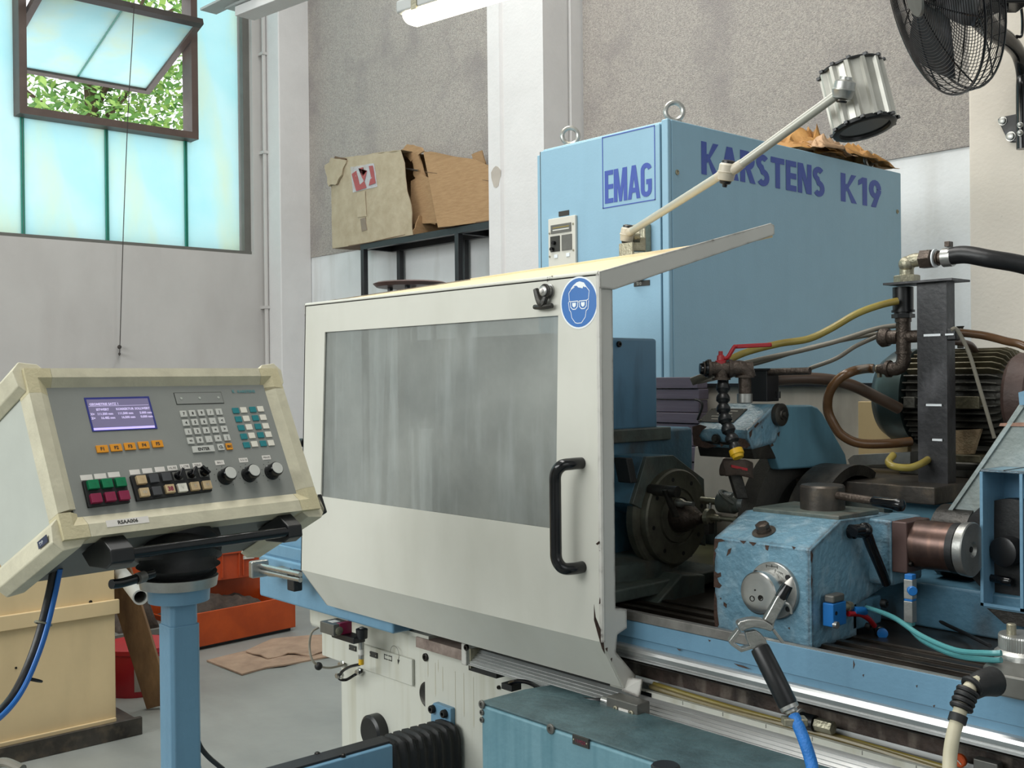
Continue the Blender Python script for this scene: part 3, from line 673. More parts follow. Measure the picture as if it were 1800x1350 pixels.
# ------------------------------------------------------------------ machine bed
bed = thing('machine_bed', 'cream painted cast bed of the cylindrical grinder with drips and labels', 'machine bed', (-1.2, 2.3, 0))
MB().box(-2.815, .6, 1.8, 2.75, 0, .80).build('bed_casting', 'bed_white', bed, bevel=.012)
MB().box(-3.05, -2.6, 1.83, 2.6, .70, .80).build('bed_end', 'bed_white', bed, bevel=.02)
x0 = P(748, 1140, 'y', 1.79).x
MB().box(x0, .6, 1.785, 1.8, .1, P(748, 1140, 'y', 1.785).z).build('front_cover', 'bed_white', bed, bevel=.004)
z_ = P(680, 1158, 'y', 1.79).z
MB().box(-2.9, P(724, 1170, 'y', 1.79).x, 1.79, 1.8, z_-.055, z_+.02).build('label_ledge', 'bed_white', bed, bevel=.003)
for u, v in ((749, 1155), (878, 1208)): 
    bolt(bed, P(u, v, 'y', 1.785), -Y, .011 if u < 800 else .005, .006, 'dark_steel', 'cover_screw')
b = MB(); q = P(750, 1222, 'y', 1.79); b.lathe(q+Y*.01, -Y, [(0, .036), (.008, .036), (.0105, .03), (.006, .02)], 28); b.build('round_plug', 'black_iron', bed)
q = P(661, 1285, 'y', 1.79); MB().lathe(q+Y*.01, -Y, [(0, .05), (.03, .05), (.036, .042), (.036, .02)], 32).build('round_plug', 'grip_black', bed)
for u, v in ((620, 1139), (657, 1151)):
    q = P(u, v, 'y', 1.788); MB().box(q.x-.018, q.x+.018, 1.786, 1.79, q.z-.0075, q.z+.0075).build('name_tag', 'print_dark', bed)
    for s in (-.014, .014): MB().ball((q.x+s, 1.786, q.z), .002, 8, 5).build('rivet', 'zinc', bed)
# engraved arrow pictogram
q = P(682, 1156, 'y', 1.7895); b = MB()
for dx, dz in ((-.018, -.006), (-.018, .006), (.002, -.006), (.002, .006)): b.box(q.x+dx, q.x+dx+.016, 1.789, 1.79, q.z+dz-.0012, q.z+dz+.0012)
b.box(q.x-.019, q.x-.0175, 1.789, 1.79, q.z-.008, q.z+.008).box(q.x+.0175, q.x+.019, 1.789, 1.79, q.z-.008, q.z+.008)
rb = MB(); ribbon(rb, arc(0, 0, .021, .024, 175, -30, 14), .0014)
q2 = P(694, 1150, 'y', 1.79); b.add([(q2.x+v.x, 1.7892, q2.z+v.y) for v in rb.v], rb.f)
b.add([(q2.x+.013, 1.7892, q2.z-.012), (q2.x+.024, 1.7892, q2.z-.012), (q2.x+.016, 1.7892, q2.z-.026)], [(0, 1, 2)])
b.build('arrow_pictogram', 'print_dark', bed)
# dark gap and dirty guide strip between bed and table
MB().box(-2.35, P(822, 1150, 'y', 1.75).x, 1.745, 1.80, P(700, 1109, 'y', 1.75).z-.028, P(700, 1109, 'y', 1.75).z).build('guide_strip', 'strip_worn', bed)
q = P(822, 1146, 'y', 1.74); MB().box(q.x-.02, q.x, 1.735, 1.8, q.z-.035, q.z+.02).build('strip_end_block', 'cream_side', bed, bevel=.002)
bolt(bed, P(821, 1138, 'y', 1.735), -Y, .008, .006, 'dark_steel', 'screw')
MB().box(-2.0, .6, 1.755, 1.80, .80, .90).build('guide_way', mat('rusty_way', '51423a', .6, var=.5, vs=14, bump=.3, bs=70, streak=('8f8478', (30, 30, 8), .7)), bed)
MB().box(-2.0, .6, 1.80, 2.7, .80, .895).build('way_base', 'grimy_green', bed)
# long extrusions in front of the bed
al = thing('sensor_rail', 'long ridged aluminium rail running along the bed front below the guard', 'rail', (-.9, 1.69, .8))
za, zb_ = P(830, 1142, 'y', 1.68).z, P(830, 1160, 'y', 1.68).z
zt_, zl_ = .834, .797
def rail(x0, x1, prof, name, m, par, **k):
    b = MB(); b.prism([(x0, y, z) for y, z in prof], (x1-x0, 0, 0)); return b.build(name, m, par, ang=20, **k)
xr0 = P(830, 1150, 'y', 1.68).x
ra, rb_ = P(1100, 1214, 'y', 1.705).z, P(1100, 1250, 'y', 1.668).z
rp = [(1.716, ra-.006), (1.716, ra), (1.705, ra)]
for i in range(5):
    t0, t1 = .06+i*.18, .06+i*.18+.13
    for t, o in ((t0, 0), (t1, 0), (t1+.01, .0022), (t1+.04, .0022)): rp.append((1.705-.037*t+o*.7, ra+(rb_-ra)*t-o*.7))
rp += [(1.668, rb_), (1.668, rb_-.003), (1.716, rb_-.003)]
rail(xr0, .6, rp, 'extrusion', 'alu_rail', al)
MB().box(xr0-.004, xr0, 1.675, 1.745, zl_-.006, zt_+.004).build('end_plate', 'zinc', al)
rail(-1.56, .6, [(1.753, .80), (1.753, .853), (1.746, .855), (1.745, .846), (1.75, .845), (1.75, .80)], 'upper_lip', 'alu_rail', al)
MB().box(-1.6, .6, 1.708, 1.718, zt_-.005, .842).build('cream_strip', 'bed_white', al)
for i in range(18):
    x = -1.5+i*.1; MB().box(x, x+.0012, 1.7075, 1.7085, zt_, .8415).build('joint_mark', 'steel_frame_grey', al)
MB().box(P(1110, 1212, 'y', 1.707).x, P(1145, 1222, 'y', 1.707).x, 1.7065, 1.7085, zt_-.002, .840).build('dark_insert', 'gloss_black', al)
MB().box(P(829, 1165, 'y', 1.7).x, P(878, 1180, 'y', 1.7).x, 1.69, 1.74, zl_-.018, zl_-.002).build('reading_head', 'rubber', al)
# hydraulic lines between rail and table
for i, (o1, o2, m) in enumerate(((.843, 1.725, 'hose_tan'), (.846, 1.736, 'hose_olive'), (.835, 1.739, 'hose_tan'))):
    pts = [(-1.5, o2, o1+.004), (-1.3, o2-.004, o1), (-1.05, o2+.004, o1-.004*i), (-.8, o2-.002, o1-.006), (-.5, o2, o1-.012), (.3, o2, o1-.012)]
    MB().tube(pts, .0055, 8).build('coolant_line', m, label=['lowest tan hose of the three lying along the guide under the table', 'olive hose lying behind the tan hoses along the guide', 'upper tan hose of the three lying along the guide under the table'][i], cat='hose', group='thin hoses along the table guide')
q = P(1433, 1272, 'y', 1.72)
jn = thing('hose_union', 'black union with white washer joining thin hoses behind the blue air hose', 'fitting', q)
MB().cyl(q-X*.03, q+X*.0, .015, 14).build('union_body', 'grip_black', jn); MB().cyl(q-X*.033, q-X*.03, .02, 16).build('washer', 'label_white', jn)
MB().lathe(q+X*.002, X, [(0, .012), (.035, .012)], 6).build('hex_nut', 'zinc', jn)
# switch block beside the teal box
q = P(1063, 1240, 'y', 1.6); sb = thing('limit_switch', 'grey limit switch block with curled black cable below the aluminium rail', 'switch', q)
ex = P(1120, 1254, 'y', 1.62)
MB().box(q.x-.015, ex.x, 1.62, 1.66, q.z-.028, q.z+.012).build('switch_body', 'gunmetal', sb, bevel=.003)
for dx in (.012, .055): bolt(sb, (q.x+dx, 1.62, q.z-.008), -Y, .006, .003, 'zinc')
MB().obox((q.x+.034, 1.619, q.z-.009), X*.013, Y*.001, Z*.005).build('maker_plate', 'label_white', sb)
MB().lathe((q.x-.015, 1.64, q.z-.006), -X, [(0, .012), (.012, .012), (.014, .008), (.028, .008)], 14).build('cable_gland', 'bright_steel', sb)
cpts = [(q.x-.04, 1.64, q.z-.006), P(1030, 1230, 'y', 1.63), P(970, 1222, 'y', 1.62), P(958, 1216, 'y', 1.63), P(930, 1200, 'y', 1.65), P(905, 1198, 'y', 1.66), P(893, 1204, 'y', 1.67)]
MB().tube(cpts, .005, 8).build('cable', 'gloss_black', sb)
MB().box(*sorted((P(887, 1200, 'y', 1.67).x, P(905, 1200, 'y', 1.67).x)), 1.66, 1.69, P(890, 1204, 'y', 1.67).z-.008, P(890, 1204, 'y', 1.67).z+.006).build('cable_clip', 'rubber', sb)

# teal drive cover in front of the bed
tb = thing('drive_cover', 'worn teal metal box cover projecting in front of the cream bed', 'cover', (-1.0, 1.6, 0))
zt = .823; tx0 = P(845, 1250, 'y', 1.45).x
prof = [(tx0, .1), (tx0, zt-.0), (tx0+.0, zt)]
b = MB(); b.add([(tx0, 1.45, .12), (.6, 1.45, .12), (.6, 1.45, zt-.005), (tx0, 1.45, zt-.005), (tx0-.004, 1.645, .12), (.6, 1.645, .12), (.6, 1.645, zt-.005), (tx0-.004, 1.645, zt-.005)],
            [(0, 1, 2, 3), (4, 7, 6, 5), (0, 3, 7, 4), (1, 5, 6, 2), (3, 2, 6, 7), (0, 4, 5, 1)])
b.build('cover_body', 'teal_blue', tb, bevel=.008)
MB().prism([(tx0-.006, 1.452, zt-.006), (.6, 1.452, zt-.006), (.6, 1.645, zt-.006), (tx0+.01, 1.645, zt-.006), (tx0-.006, 1.58, zt-.006)], (0, 0, .005)).build('lid', 'teal_dark', tb, bevel=.002)
MB().cyl((-.9, 1.6, 0), (-.9, 1.6, .12), .2, 20).build('cover_foot', 'teal_dark', tb)
for u, v, r in ((848, 1238, .009), (848, 1252, .006), (848, 1265, .006), (969, 1281, .01)): bolt(tb, P(u, v, 'y', 1.45), -Y, r, .004, 'gunmetal', 'cover_screw')
q = P(1022, 1303, 'y', 1.449); MB().box(q.x-.021, q.x+.021, 1.446, 1.45, q.z-.009, q.z+.009).build('name_tag', 'print_dark', tb)
text_mb('11M20', (q.x-.014, 1.4455, q.z-.004), X, Z, .01).build('tag_lettering', 'btn_red', tb)
for s in (-.017, .017): MB().ball((q.x+s, 1.446, q.z), .002, 8, 5).build('rivet', 'zinc', tb)
q = P(1170, 1356, 'z', zt); MB().lathe(q-Z*.001, Z, [(0, .024), (.01, .025), (.013, .022)], 24).build('round_knob', 'grip_black', tb)

# ------------------------------------------------------------------ table with the blue apron
tab = thing('grinder_table', 'long blue grinder table with steel top edge, aluminium strip and dark slideway', 'machine table', (-1.2, 1.9, .9))
AX0, AX1 = -3.11, .6
za = 1.005
AXM = P(1345, 1130, 'y', 1.7).x
MB().box(AX0, AXM, 1.70, 1.712, .949, .985).build('apron', 'machine_blue', tab, bevel=.002)
MB().box(AXM, AX1, 1.70, 1.712, .949, 1.003).build('apron', 'machine_blue', tab, bevel=.0015)
MB().box(AXM, AX1, 1.7005, 1.7115, 1.003, 1.0045).build('bare_edge', 'satin_steel', tab)
MB().box(AX0, AX1, 1.7045, 1.73, .905, .9488).build('lower_apron', 'machine_blue', tab, bevel=.002)
MB().box(AX0-.14, -2.2, 1.72, 2.35, .955, 1.03).build('table_end', 'machine_blue', tab, bevel=.01)
MB().box(AX0, P(690, 1095, 'y', 1.69).x, 1.69, 2.3, .812, .945).build('end_skirt', 'machine_blue', tab, bevel=.008)
MB().prism([(-2.98, 1.75, .80), (-3.03, 1.75, .811), (-2.3, 1.75, .811), (-2.3, 1.75, .80)], (0, .4, 0)).build('drip_lip', 'bed_white', tab)
MB().box(-1.75, AXM, 1.699, 1.714, .9855, za).build('top_edge', mat('edge_steel', '9a9691', .35, metal=.7, var=.25, vs=25), tab, bevel=.0015)
MB().box(-3.0, AX1, 1.76, 2.45, .935, .955).build('slideway', 'way_steel', tab)
for i, y in enumerate((1.775, 1.83, 1.885, 1.94, 2.0)): MB().box(-3.0, AX1, y, y+.018, .955, .968-.002*i).build('slide_rib', 'way_steel', tab, bevel=.001)
MB().box(-1.75, AX1, 1.731, 1.765, .9, .98).build('inner_wall', 'dirty_blue', tab)
# aluminium double strip under the apron
rail(-1.57, AX1, [(1.716, .934), (1.692, .934), (1.687, .931), (1.685, .925), (1.687, .917), (1.692, .914), (1.692, .912), (1.686, .911), (1.686, .908), (1.716, .908)], 'switch_strip', 'alu_rail', tab)
rail(-1.57, AX1, [(1.716, .908), (1.69, .908), (1.69, .906), (1.686, .905), (1.686, .903), (1.716, .903)], 'strip_groove', 'dark_steel', tab)
q = P(1748, 1300, 'y', 1.705); bolt(tab, q, -Y, .0095, .006, 'black_iron', 'apron_bolt')
# left: chrome stop rod on table end
q0, q1 = P(455, 1003, 'y', 1.62), P(522, 1018, 'y', 1.62)
rod = thing('stop_rod', 'chrome twin stop rod sticking out left of the guard over the blue table end', 'rod', q0)
for dz in (.0, .016): MB().cyl(q0+Z*dz, q1+Z*dz+X*.02, .0075, 12).build('rod_bar', 'bright_steel', rod)
MB().obox(q0+Z*.006, X*.012, Y*.03, Z*.026).build('end_clamp', 'cast_alu', rod, bevel=.006)
MB().lathe(q0+Vector((.05, .04, -.012)), Z, [(0, .035), (.01, .04), (.02, .035)], 18).build('support_foot', 'cast_alu', rod)
MB().obox(q0+Vector((.03, .06, 0)), X*.01, Y*.05, Z*.008).build('bracket', 'zinc', rod)
q = P(518, 1020, 'y', 1.63); MB().obox(q, X*.02, Y*.015, Z*.03).build('black_stop', 'rubber', rod, bevel=.004)
q = P(440, 950, 'y', 1.74); b = MB().ball(P(452, 945, 'y', 1.72)-Z*.0, .085, 20, 10, (1, .5, .38)); b.build('way_cap', 'console_side', label='grey domed cap under the console handle at the table end', cat='cap')

# ------------------------------------------------------------------ splash guard
GX0, GX1, GY = -2.66, -1.523, 1.6
gd = thing('splash_guard', 'large cream sliding splash guard with scratched clear window', 'guard', ((GX0+GX1)/2, GY, .86))
def gp(u, v, y=GY): return P(u, v, 'y', y)
wx0, wx1 = gp(571, 583).x, gp(980, 556).x; wz1 = 1.631; wz0 = 1.176
# front sheet with a window opening (x range widens a little toward the foot)
GB = -2.70; zr_ = .958; zt_ = 1.712
o_ = [(GX0, zt_), (GX1, zt_), (GX1, zr_), (GB, zr_)]
i_ = [(wx0, wz1), (wx1+.002, wz1), (wx1-.012, wz0), (wx0-.03, wz0)]
b = MB(); T_ = .004
for y in (GY, GY+T_): b.v += [Vector((x, y, z)) for x, z in o_+i_]
for k in range(4):
    j = (k+1) % 4
    b.f += [(k, j, 4+j, 4+k), (8+k, 12+k, 12+j, 8+j), (k, 8+k, 8+j, j), (4+k, 4+j, 12+j, 12+k)]
b.build('front_sheet', 'cream_guard', gd, ang=20)
MB().prism([(i_[k][0]+dx, GY+.006, i_[k][1]+dz) for k, (dx, dz) in enumerate(((-.01, .01), (.01, .01), (.01, -.01), (-.01, -.01)))], (0, .005, 0)).build('window_pane', 'smeared_pane', gd)
LB = P(553, 1060, 'x', -2.668)
MB().prism([(GB, GY, zr_), (GX1, GY, zr_), (GX1+.002, 1.665, .852), (-2.668, 1.665, .852)], (0, .004, .002)).build('lower_sheet', 'cream_guard', gd)
# rounded return edges
def strip3(a, bb, w, name, m):
    MB().prism([a, bb, bb+w, a+w], X*.004).build(name, m, gd)
b = MB(); b.add([(GX1, GY, zt_), (GX1, GY+.045, zt_+.012), (GX1, GY+.045, 1.02), (GX1+.004, GY+.075, 1.015), (GX1+.004, GY+.075, .975), (GX1, GY+.05, .965), (GX1, GY+.045, .93), (GX1, GY+.105, .87), (GX1, GY+.1, .835), (GX1, 1.665, .852), (GX1, GY, zr_)], [tuple(range(11))])
sd_ = MB(); pts = b.v; sd_.prism([p-X*.004 for p in pts], X*.004)
sd_.build('side_flange', 'cream_side', gd, bevel=.001)
MB().prism([(GX1-.004, 1.68, .87), (GX1+.03, 1.69, .87), (GX1+.03, 1.68, .835), (GX1-.004, 1.665, .845)], (0, .004, 0)).build('foot_tab', 'cream_side', gd)
MB().prism([(GX0, GY, zt_), (GX0, GY+.1, zt_+.02), (GB+.01, GY+.1, 1.0), (-2.668, 1.7, .86), (-2.668, 1.665, .852), (GB, GY, zr_)], (.004, 0, 0)).build('end_flange', 'cream_side', gd)
# hood: slopes up and back
HT = Vector((GX1, 2.214, 1.862)); HB = Vector((GX1, 2.214, 1.838))
b = MB().prism([(GX0-.0, GY, zt_), (GX1, GY, zt_), (GX1, 2.214, 1.838), (GX0, 2.214, 1.815)], (0, 0, -.005)); b.build('hood_top', 'hood_beige', gd)
# side cheek of hood: deep at the front, thin at the tip
b = MB(); b.prism([(GX1, GY, zt_+.003), (GX1, 2.20, 1.866), (GX1, 2.214, 1.862), (GX1, 2.214, 1.839), (GX1, 1.645, 1.68), (GX1, GY, 1.68)], (.006, 0, 0)); b.build('hood_cheek', 'cream_side', gd, bevel=.002)
MB().prism([(GX0-.004, GY, zt_+.002), (GX0-.004, 2.214, 1.819), (GX0-.004, 2.214, 1.795), (GX0-.004, GY, 1.68)], (.004, 0, 0)).build('hood_cheek', 'cream_side', gd)
MB().prism([(GX0, 2.205, 1.80), (GX1-.01, 2.205, 1.836), (GX1-.01, 2.205, 1.842), (GX0, 2.205, 1.819)], (0, .009, 0)).build('hood_rear_lip', 'hood_beige', gd, bevel=.002)
# beading round the front edges
MB().tube([(GX1, GY+.004, zr_), (GX1, GY+.004, zt_-.002)], .006, 8, 0).build('corner_bead', 'cream_side', gd)
MB().tube([(GX0, GY+.004, zt_), (GX1, GY+.004, zt_)], .005, 8, 0).build('corner_bead', 'cream_guard', gd)
# black bow handle
ha = gp(1022, 814); hb = gp(1020, 996); yo = GY-.055
hx = P(984, 815, 'y', yo).x; z1_, z0_ = ha.z, hb.z
pt = [(ha.x, GY, z1_), (ha.x-.0, yo+.028, z1_), (ha.x-.008, yo+.006, z1_-.003), (ha.x-.02, yo, z1_-.02), (ha.x-.022, yo, z1_-.05), (ha.x-.022, yo, (z0_+z1_)/2), (ha.x-.022, yo, z0_+.05), (ha.x-.02, yo, z0_+.02), (ha.x-.008, yo+.006, z0_+.003), (ha.x, yo+.028, z0_), (ha.x, GY, z0_)]
MB().tube(pt, .0125, 14).build('handle', 'gloss_black', gd)
# black knobs on the left edge
for v in (779, 913):
    q = P(538, v, 'x', GX0-.01); b = MB().lathe(P(542, v, 'y', 1.62), -X, [(0, .006), (.02, .006), (.02, .012), (.04, .013), (.044, .009)], 14); b.build('edge_knob', 'grip_black', gd)
# spring clip hook + toggle at the top
q = gp(966, 512); 
tg = MB().lathe((q.x, GY, q.z), -Y, [(0, .016), (.003, .016), (.004, .011), (.02, .011), (.022, .008)], 20).build('clip_disc', 'satin_steel', gd)
MB().torus((q.x, GY-.014, q.z), Y, .013, .0028, 20, 6).build('spring_coil', 'black_iron', gd)
MB().ball((q.x, GY-.023, q.z), .0055, 10, 6).build('clip_pin', 'label_white', gd)
MB().tube([(q.x, GY-.012, q.z-.012), (q.x-.008, GY-.014, q.z-.028), (q.x-.02, GY-.012, q.z-.018), (q.x-.03, GY-.012, q.z+.006)], lambda t: .006+.002*math.sin(t*PI), 8).build('clip_lever', 'black_iron', gd)
MB().tube([(q.x-.036, GY-.01, q.z-.032), (q.x-.012, GY-.014, q.z-.034), (q.x+.018, GY-.01, q.z-.032)], .0055, 8).build('clip_bar', 'black_iron', gd)
# pencilled marks beside the clip
b = text_mb('567', (q.x-.008, GY-.0006, q.z+.021), Vector((1, 0, .15)).normalized(), Z, .013); b.build('pencil_marks', 'print_dark', gd)
b = text_mb('+', (q.x-.032, GY-.0006, q.z+.004), X, Z, .014); b.build('pencil_marks', 'print_dark', gd)
# mandatory eye protection sticker
sc_ = gp(1018, 532); sr = .0545
st = thing('safety_sticker', 'round blue eye protection sticker showing a face with goggles', 'sticker', sc_)
def dsk(cx, cz, rx, rz, yo, nm, m, n=40):
    MB().prism([(cx+rx*math.cos(2*PI*i/n), GY-yo, cz+rz*math.sin(2*PI*i/n)) for i in range(n)], (0, .0004, 0)).build(nm, m, st)
dsk(sc_.x, sc_.z, sr, sr, .0006, 'white_rim', 'sign_white'); dsk(sc_.x, sc_.z, sr-.0035, sr-.0035, .0009, 'blue_field', 'sign_blue')
kx, kz = sr/200, sr/100
def SP(pts): return [(sc_.x+(a-1004)/196*sr, sc_.z-(b_-487)/288*sr) for a, b_ in pts]
def stroke(pts, w, closed=False, nm='face_outline'):
    rb = MB(); ribbon(rb, SP(pts), w, closed); rb.v = [Vector((v.x, GY-.0012, v.y)) for v in rb.v]; return rb.build(nm, 'sign_white', st)
stroke([(905, 455), (900, 375), (925, 335), (960, 310)], .0014); stroke([(1080, 315), (1113, 365), (1105, 455)], .0014)
stroke([(905, 470), (895, 480), (905, 560), (920, 585), (930, 650), (965, 705), (990, 713), (1030, 710), (1070, 650), (1080, 580), (1100, 560), (1108, 470)], .0014)
MB().add([(x, GY-.0013, z) for x, z in SP([(918, 332), (950, 290), (985, 262), (1015, 255), (1060, 272), (1085, 318), (1070, 325), (1055, 312), (1045, 335), (1020, 325), (1000, 320), (985, 300), (960, 300), (935, 325)])], [tuple(range(14))]).build('hair_shape', 'sign_white', st)
for cx_ in (955, 1047):
    stroke([(cx_-38, 470), (cx_+38, 468), (cx_+36, 530), (cx_+15, 556), (cx_-15, 556), (cx_-36, 530)], .0018, True, 'goggle_rim')
    MB().add([(x, GY-.0013, z) for x, z in SP([(cx_-20, 485), (cx_+20, 485), (cx_+18, 520), (cx_, 538), (cx_-18, 520)])], [tuple(range(5))]).build('goggle_lens', 'sign_white', st)
stroke([(990, 478), (1012, 478)], .0016, nm='goggle_bridge'); stroke([(900, 462), (920, 468)], .0016, nm='goggle_bridge'); stroke([(1108, 455), (1085, 466)], .0016, nm='goggle_bridge')

# ------------------------------------------------------------------ workhead
YS, ZS = 2.12, 1.152
YSW = YS
wh = thing('work_head', 'grimy blue work head with octagonal nose and round steel faceplate', 'work head', (-1.95, 2.1, .955))
hx1 = -1.90
hz = P(1110, 594, 'x', hx1).z; hy1 = P(1156, 700, 'x', hx1).y
MB().box(-2.5, hx1, 1.82, hy1, 1.36, hz).build('upper_housing', 'housing_blue', wh, bevel=.008)
MB().box(-2.5, P(1147, 600, 'x', hx1).x-.0, 1.82, 1.9, hz, hz+.006).build('top_lip', 'housing_blue', wh)
bolt(wh, P(1087, 605, 'x', hx1), X, .008, .006, 'dark_steel', 'cap_screw'); bolt(wh, P(1090, 784, 'x', hx1), X, .007, .006, 'dark_steel', 'cap_screw')
MB().box(-2.4, hx1+.03, 1.85, hy1+.02, 1.33, 1.365).build('neck_plate', 'grimy_green', wh, bevel=.004)
xo = -1.80
OC = [(1137, 803), (1184, 800), (1238, 842), (1241, 960), (1190, 930), (1112, 886)]
oc = [P(u, v, 'x', xo+.034) for u, v in OC]
MB().prism(oc, (-.012, 0, 0)).build('octagon_face', 'grimy_green', wh, bevel=.002)
MB().prism([p-X*.012 for p in oc], (-.12, 0, 0)).build('octagon_nose', 'dirty_blue', wh, bevel=.003)
pf = [P(u, v, 'x', xo-.0) for u, v in ((1137, 803), (1112, 886))]
q = P(1103, 826, 'x', xo+.012)-Y*.008; MB().obox(q, X*.022, Y*.012, Vector((-.008, 0, .03))).build('proximity_switch', 'rubber', wh, bevel=.003)
q = P(1110, 813, 'x', xo-.02); bolt(wh, q, Vector((.6, -.8, 0)), .005, .004, 'dark_steel')
MB().box(-2.35, xo-.08, 1.80, 2.35, 1.0, 1.36).build('lower_housing', 'dirty_blue', wh, bevel=.01)
MB().box(-2.35, -1.72, 1.82, 2.3, .968, 1.0).build('swivel_base', 'grimy_green', wh, bevel=.006)
MB().lathe((-2.0, 2.05, .99), Z, [(0, .24), (.05, .24), (.06, .2)], 36).build('swivel_ring', 'grimy_green', wh)
MB().prism([P(1130, 1090, 'x', -1.7), P(1200, 1010, 'x', -1.7), P(1240, 1010, 'x', -1.7), P(1240, 1060, 'x', -1.7)], (-.1, 0, 0)).build('clamp_shoe', 'grimy_green', wh, bevel=.005)
sc = Vector((0, YS, ZS))
fpz = MB().lathe((xo, YS, ZS-.006), X, [(0, .135), (.022, .137), (.03, .133), (.032, .12), (.034, .121), (.05, .12), (.054, .116), (.054, .072), (.050, .070), (.050, .066), (.056, .064), (.058, .05), (.053, .048), (.053, .04), (.06, .036)], 56)
fpo = fpz.build('faceplate', 'faceplate_steel', wh, ang=25)
for k in range(8):
    a = 2*PI*k/8+.2; q = Vector((xo+.053, YS+.096*math.cos(a), ZS-.006+.096*math.sin(a)))
    MB().cyl(q-X*.004, q+X*.0015, .0055, 10).build('faceplate_hole', 'rubber', wh)
MB().lathe((xo+.05, YS, ZS-.004), X, [(0, .04), (.02, .04), (.04, .034), (.052, .027), (.075, .013), (.082, .0115), (.084, .004)], 28).build('live_center', 'pipe_iron', wh)
# driver arm and pins
q = P(1160, 862, 'x', xo+.07); 
MB().cyl(q-X*.03, q+X*.055, .014, 14).build('driver_stud', 'black_iron', wh)
MB().obox(q+Vector((.03, .004, -.03)), X*.006, Y*.009, Vector((0, -.02, .035))).build('driver_link', 'black_iron', wh, bevel=.003)
q2 = P(1195, 884, 'x', xo+.085); MB().lathe(q2, X, [(-.01, .01), (.006, .012), (.018, .006), (.04, .005), (.042, .007)], 12).build('driver_pin', 'satin_steel', wh)
# workpiece carrier between centres
wp = thing('ground_shaft', 'small bright shaft with a clamp dog held between the centres', 'workpiece', (-1.58, YS, ZS))
q = Vector((xo+.135, YS, ZS+.002))
MB().lathe(q, X, [(0, .006), (.008, .0065), (.01, .021), (.022, .021), (.024, .009), (.05, .009), (.052, .006), (.09, .006), (.092, .0085), (.1, .0085), (.102, .005), (.125, .005), (.127, .009), (.14, .009), (.15, .003)], 18).build('shaft', 'zinc', wp, ang=20)
MB().obox(q+Vector((.016, 0, -.022)), X*.007, Y*.012, Z*.02).build('dog_clamp', 'black_iron', wp, bevel=.002)
MB().cyl(q+Vector((.016, .002, .015)), q+Vector((.016, .006, .034)), .004, 8).build('dog_screw', 'satin_steel', wp)

# stacked grey-violet slats behind the work head
ps = thing('telescopic_cover', 'stack of dirty violet-grey slats standing behind the work head', 'cover', (-2.1, 2.75, .955))
ysl = 2.62; sx0, sx1 = P(1150, 700, 'y', ysl).x, P(1226, 700, 'y', ysl).x
vv = [663, 684, 703, 726, 745, 762, 785, 812, 840, 880, 930]
for i in range(len(vv)-1):
    z1, z0 = P(1200, vv[i], 'y', ysl).z, P(1200, vv[i+1], 'y', ysl).z
    MB().box(sx0-.1, sx1+.004*(i % 2), ysl+.003*(i % 3), ysl+.05, z0+.002, z1).build('slat', 'purple_strips', ps, bevel=.002)
MB().box(sx0-.1, sx1-.01, ysl+.02, ysl+.06, .955, P(1200, 930, 'y', ysl).z).build('slat_base', 'purple_strips', ps)
MB().tube([P(1222, 702, 'y', ysl-.01), P(1232, 706, 'y', ysl-.01), P(1234, 716, 'y', ysl-.01), P(1226, 738, 'y', ysl-.01)], .004, 6).build('pull_loop', 'rubber', ps)
# rear splash walls of the machine
rw = thing('splash_backing', 'dull grey rear splash panels closing the back of the work space', 'panel', (-1.2, 2.72, .9))
zr1 = P(1400, 676, 'y', 2.72).z
MB().box(-2.35, -1.37, 2.70, 2.72, .9, zr1).build('left_panel', 'rear_panel', rw)
MB().box(-2.35, -.3, 2.69, 2.73, zr1-.006, zr1+.004).build('top_rim', 'shelf_black', rw)
MB().box(-1.37, -.3, 2.725, 2.74, .9, zr1).build('right_panel', 'rear_panel', rw)
MB().box(P(1508, 720, 'y', 2.68).x, P(1595, 720, 'y', 2.68).x, 2.68, 2.70, P(1508, 812, 'y', 2.68).z, P(1540, 706, 'y', 2.68).z).build('beige_panel', 'tan_wood', rw, bevel=.002)
MB().box(-1.375, -1.36, 2.69, 2.73, .9, zr1).build('panel_seam', 'steel_frame_grey', rw)
MB().prism([P(u, v, 'y', 2.6) for u, v in ((1222, 785), (1262, 792), (1290, 835), (1292, 900), (1215, 905))], (0, .012, 0)).build('inner_baffle', 'rear_panel', rw)
MB().prism([P(u, v, 'y', 2.66) for u, v in ((1100, 905), (1256, 905), (1256, 1100), (1100, 1110))], (0, .012, 0)).build('lower_baffle', 'grimy_green', rw)
MB().box(-2.3, -1.45, 2.25, 2.65, .955, .985).build('trough_ledge', mat('oily_green', '4a4a36', .3, var=.3, vs=9), rw, bevel=.003)

# ------------------------------------------------------------------ wheel head
wl = thing('wheel_head', 'blue grinding wheel head with plate-bearing hood and chipped lower edge', 'wheel head', (-1.5, 2.3, 1.0))
hxx = -1.48
F1 = [(1316, 757), (1365, 709), (1371, 716), (1378, 733), (1371, 755), (1365, 779), (1324, 791), (1316, 770)]
f1 = [P(u, v, 'x', hxx) for u, v in F1]
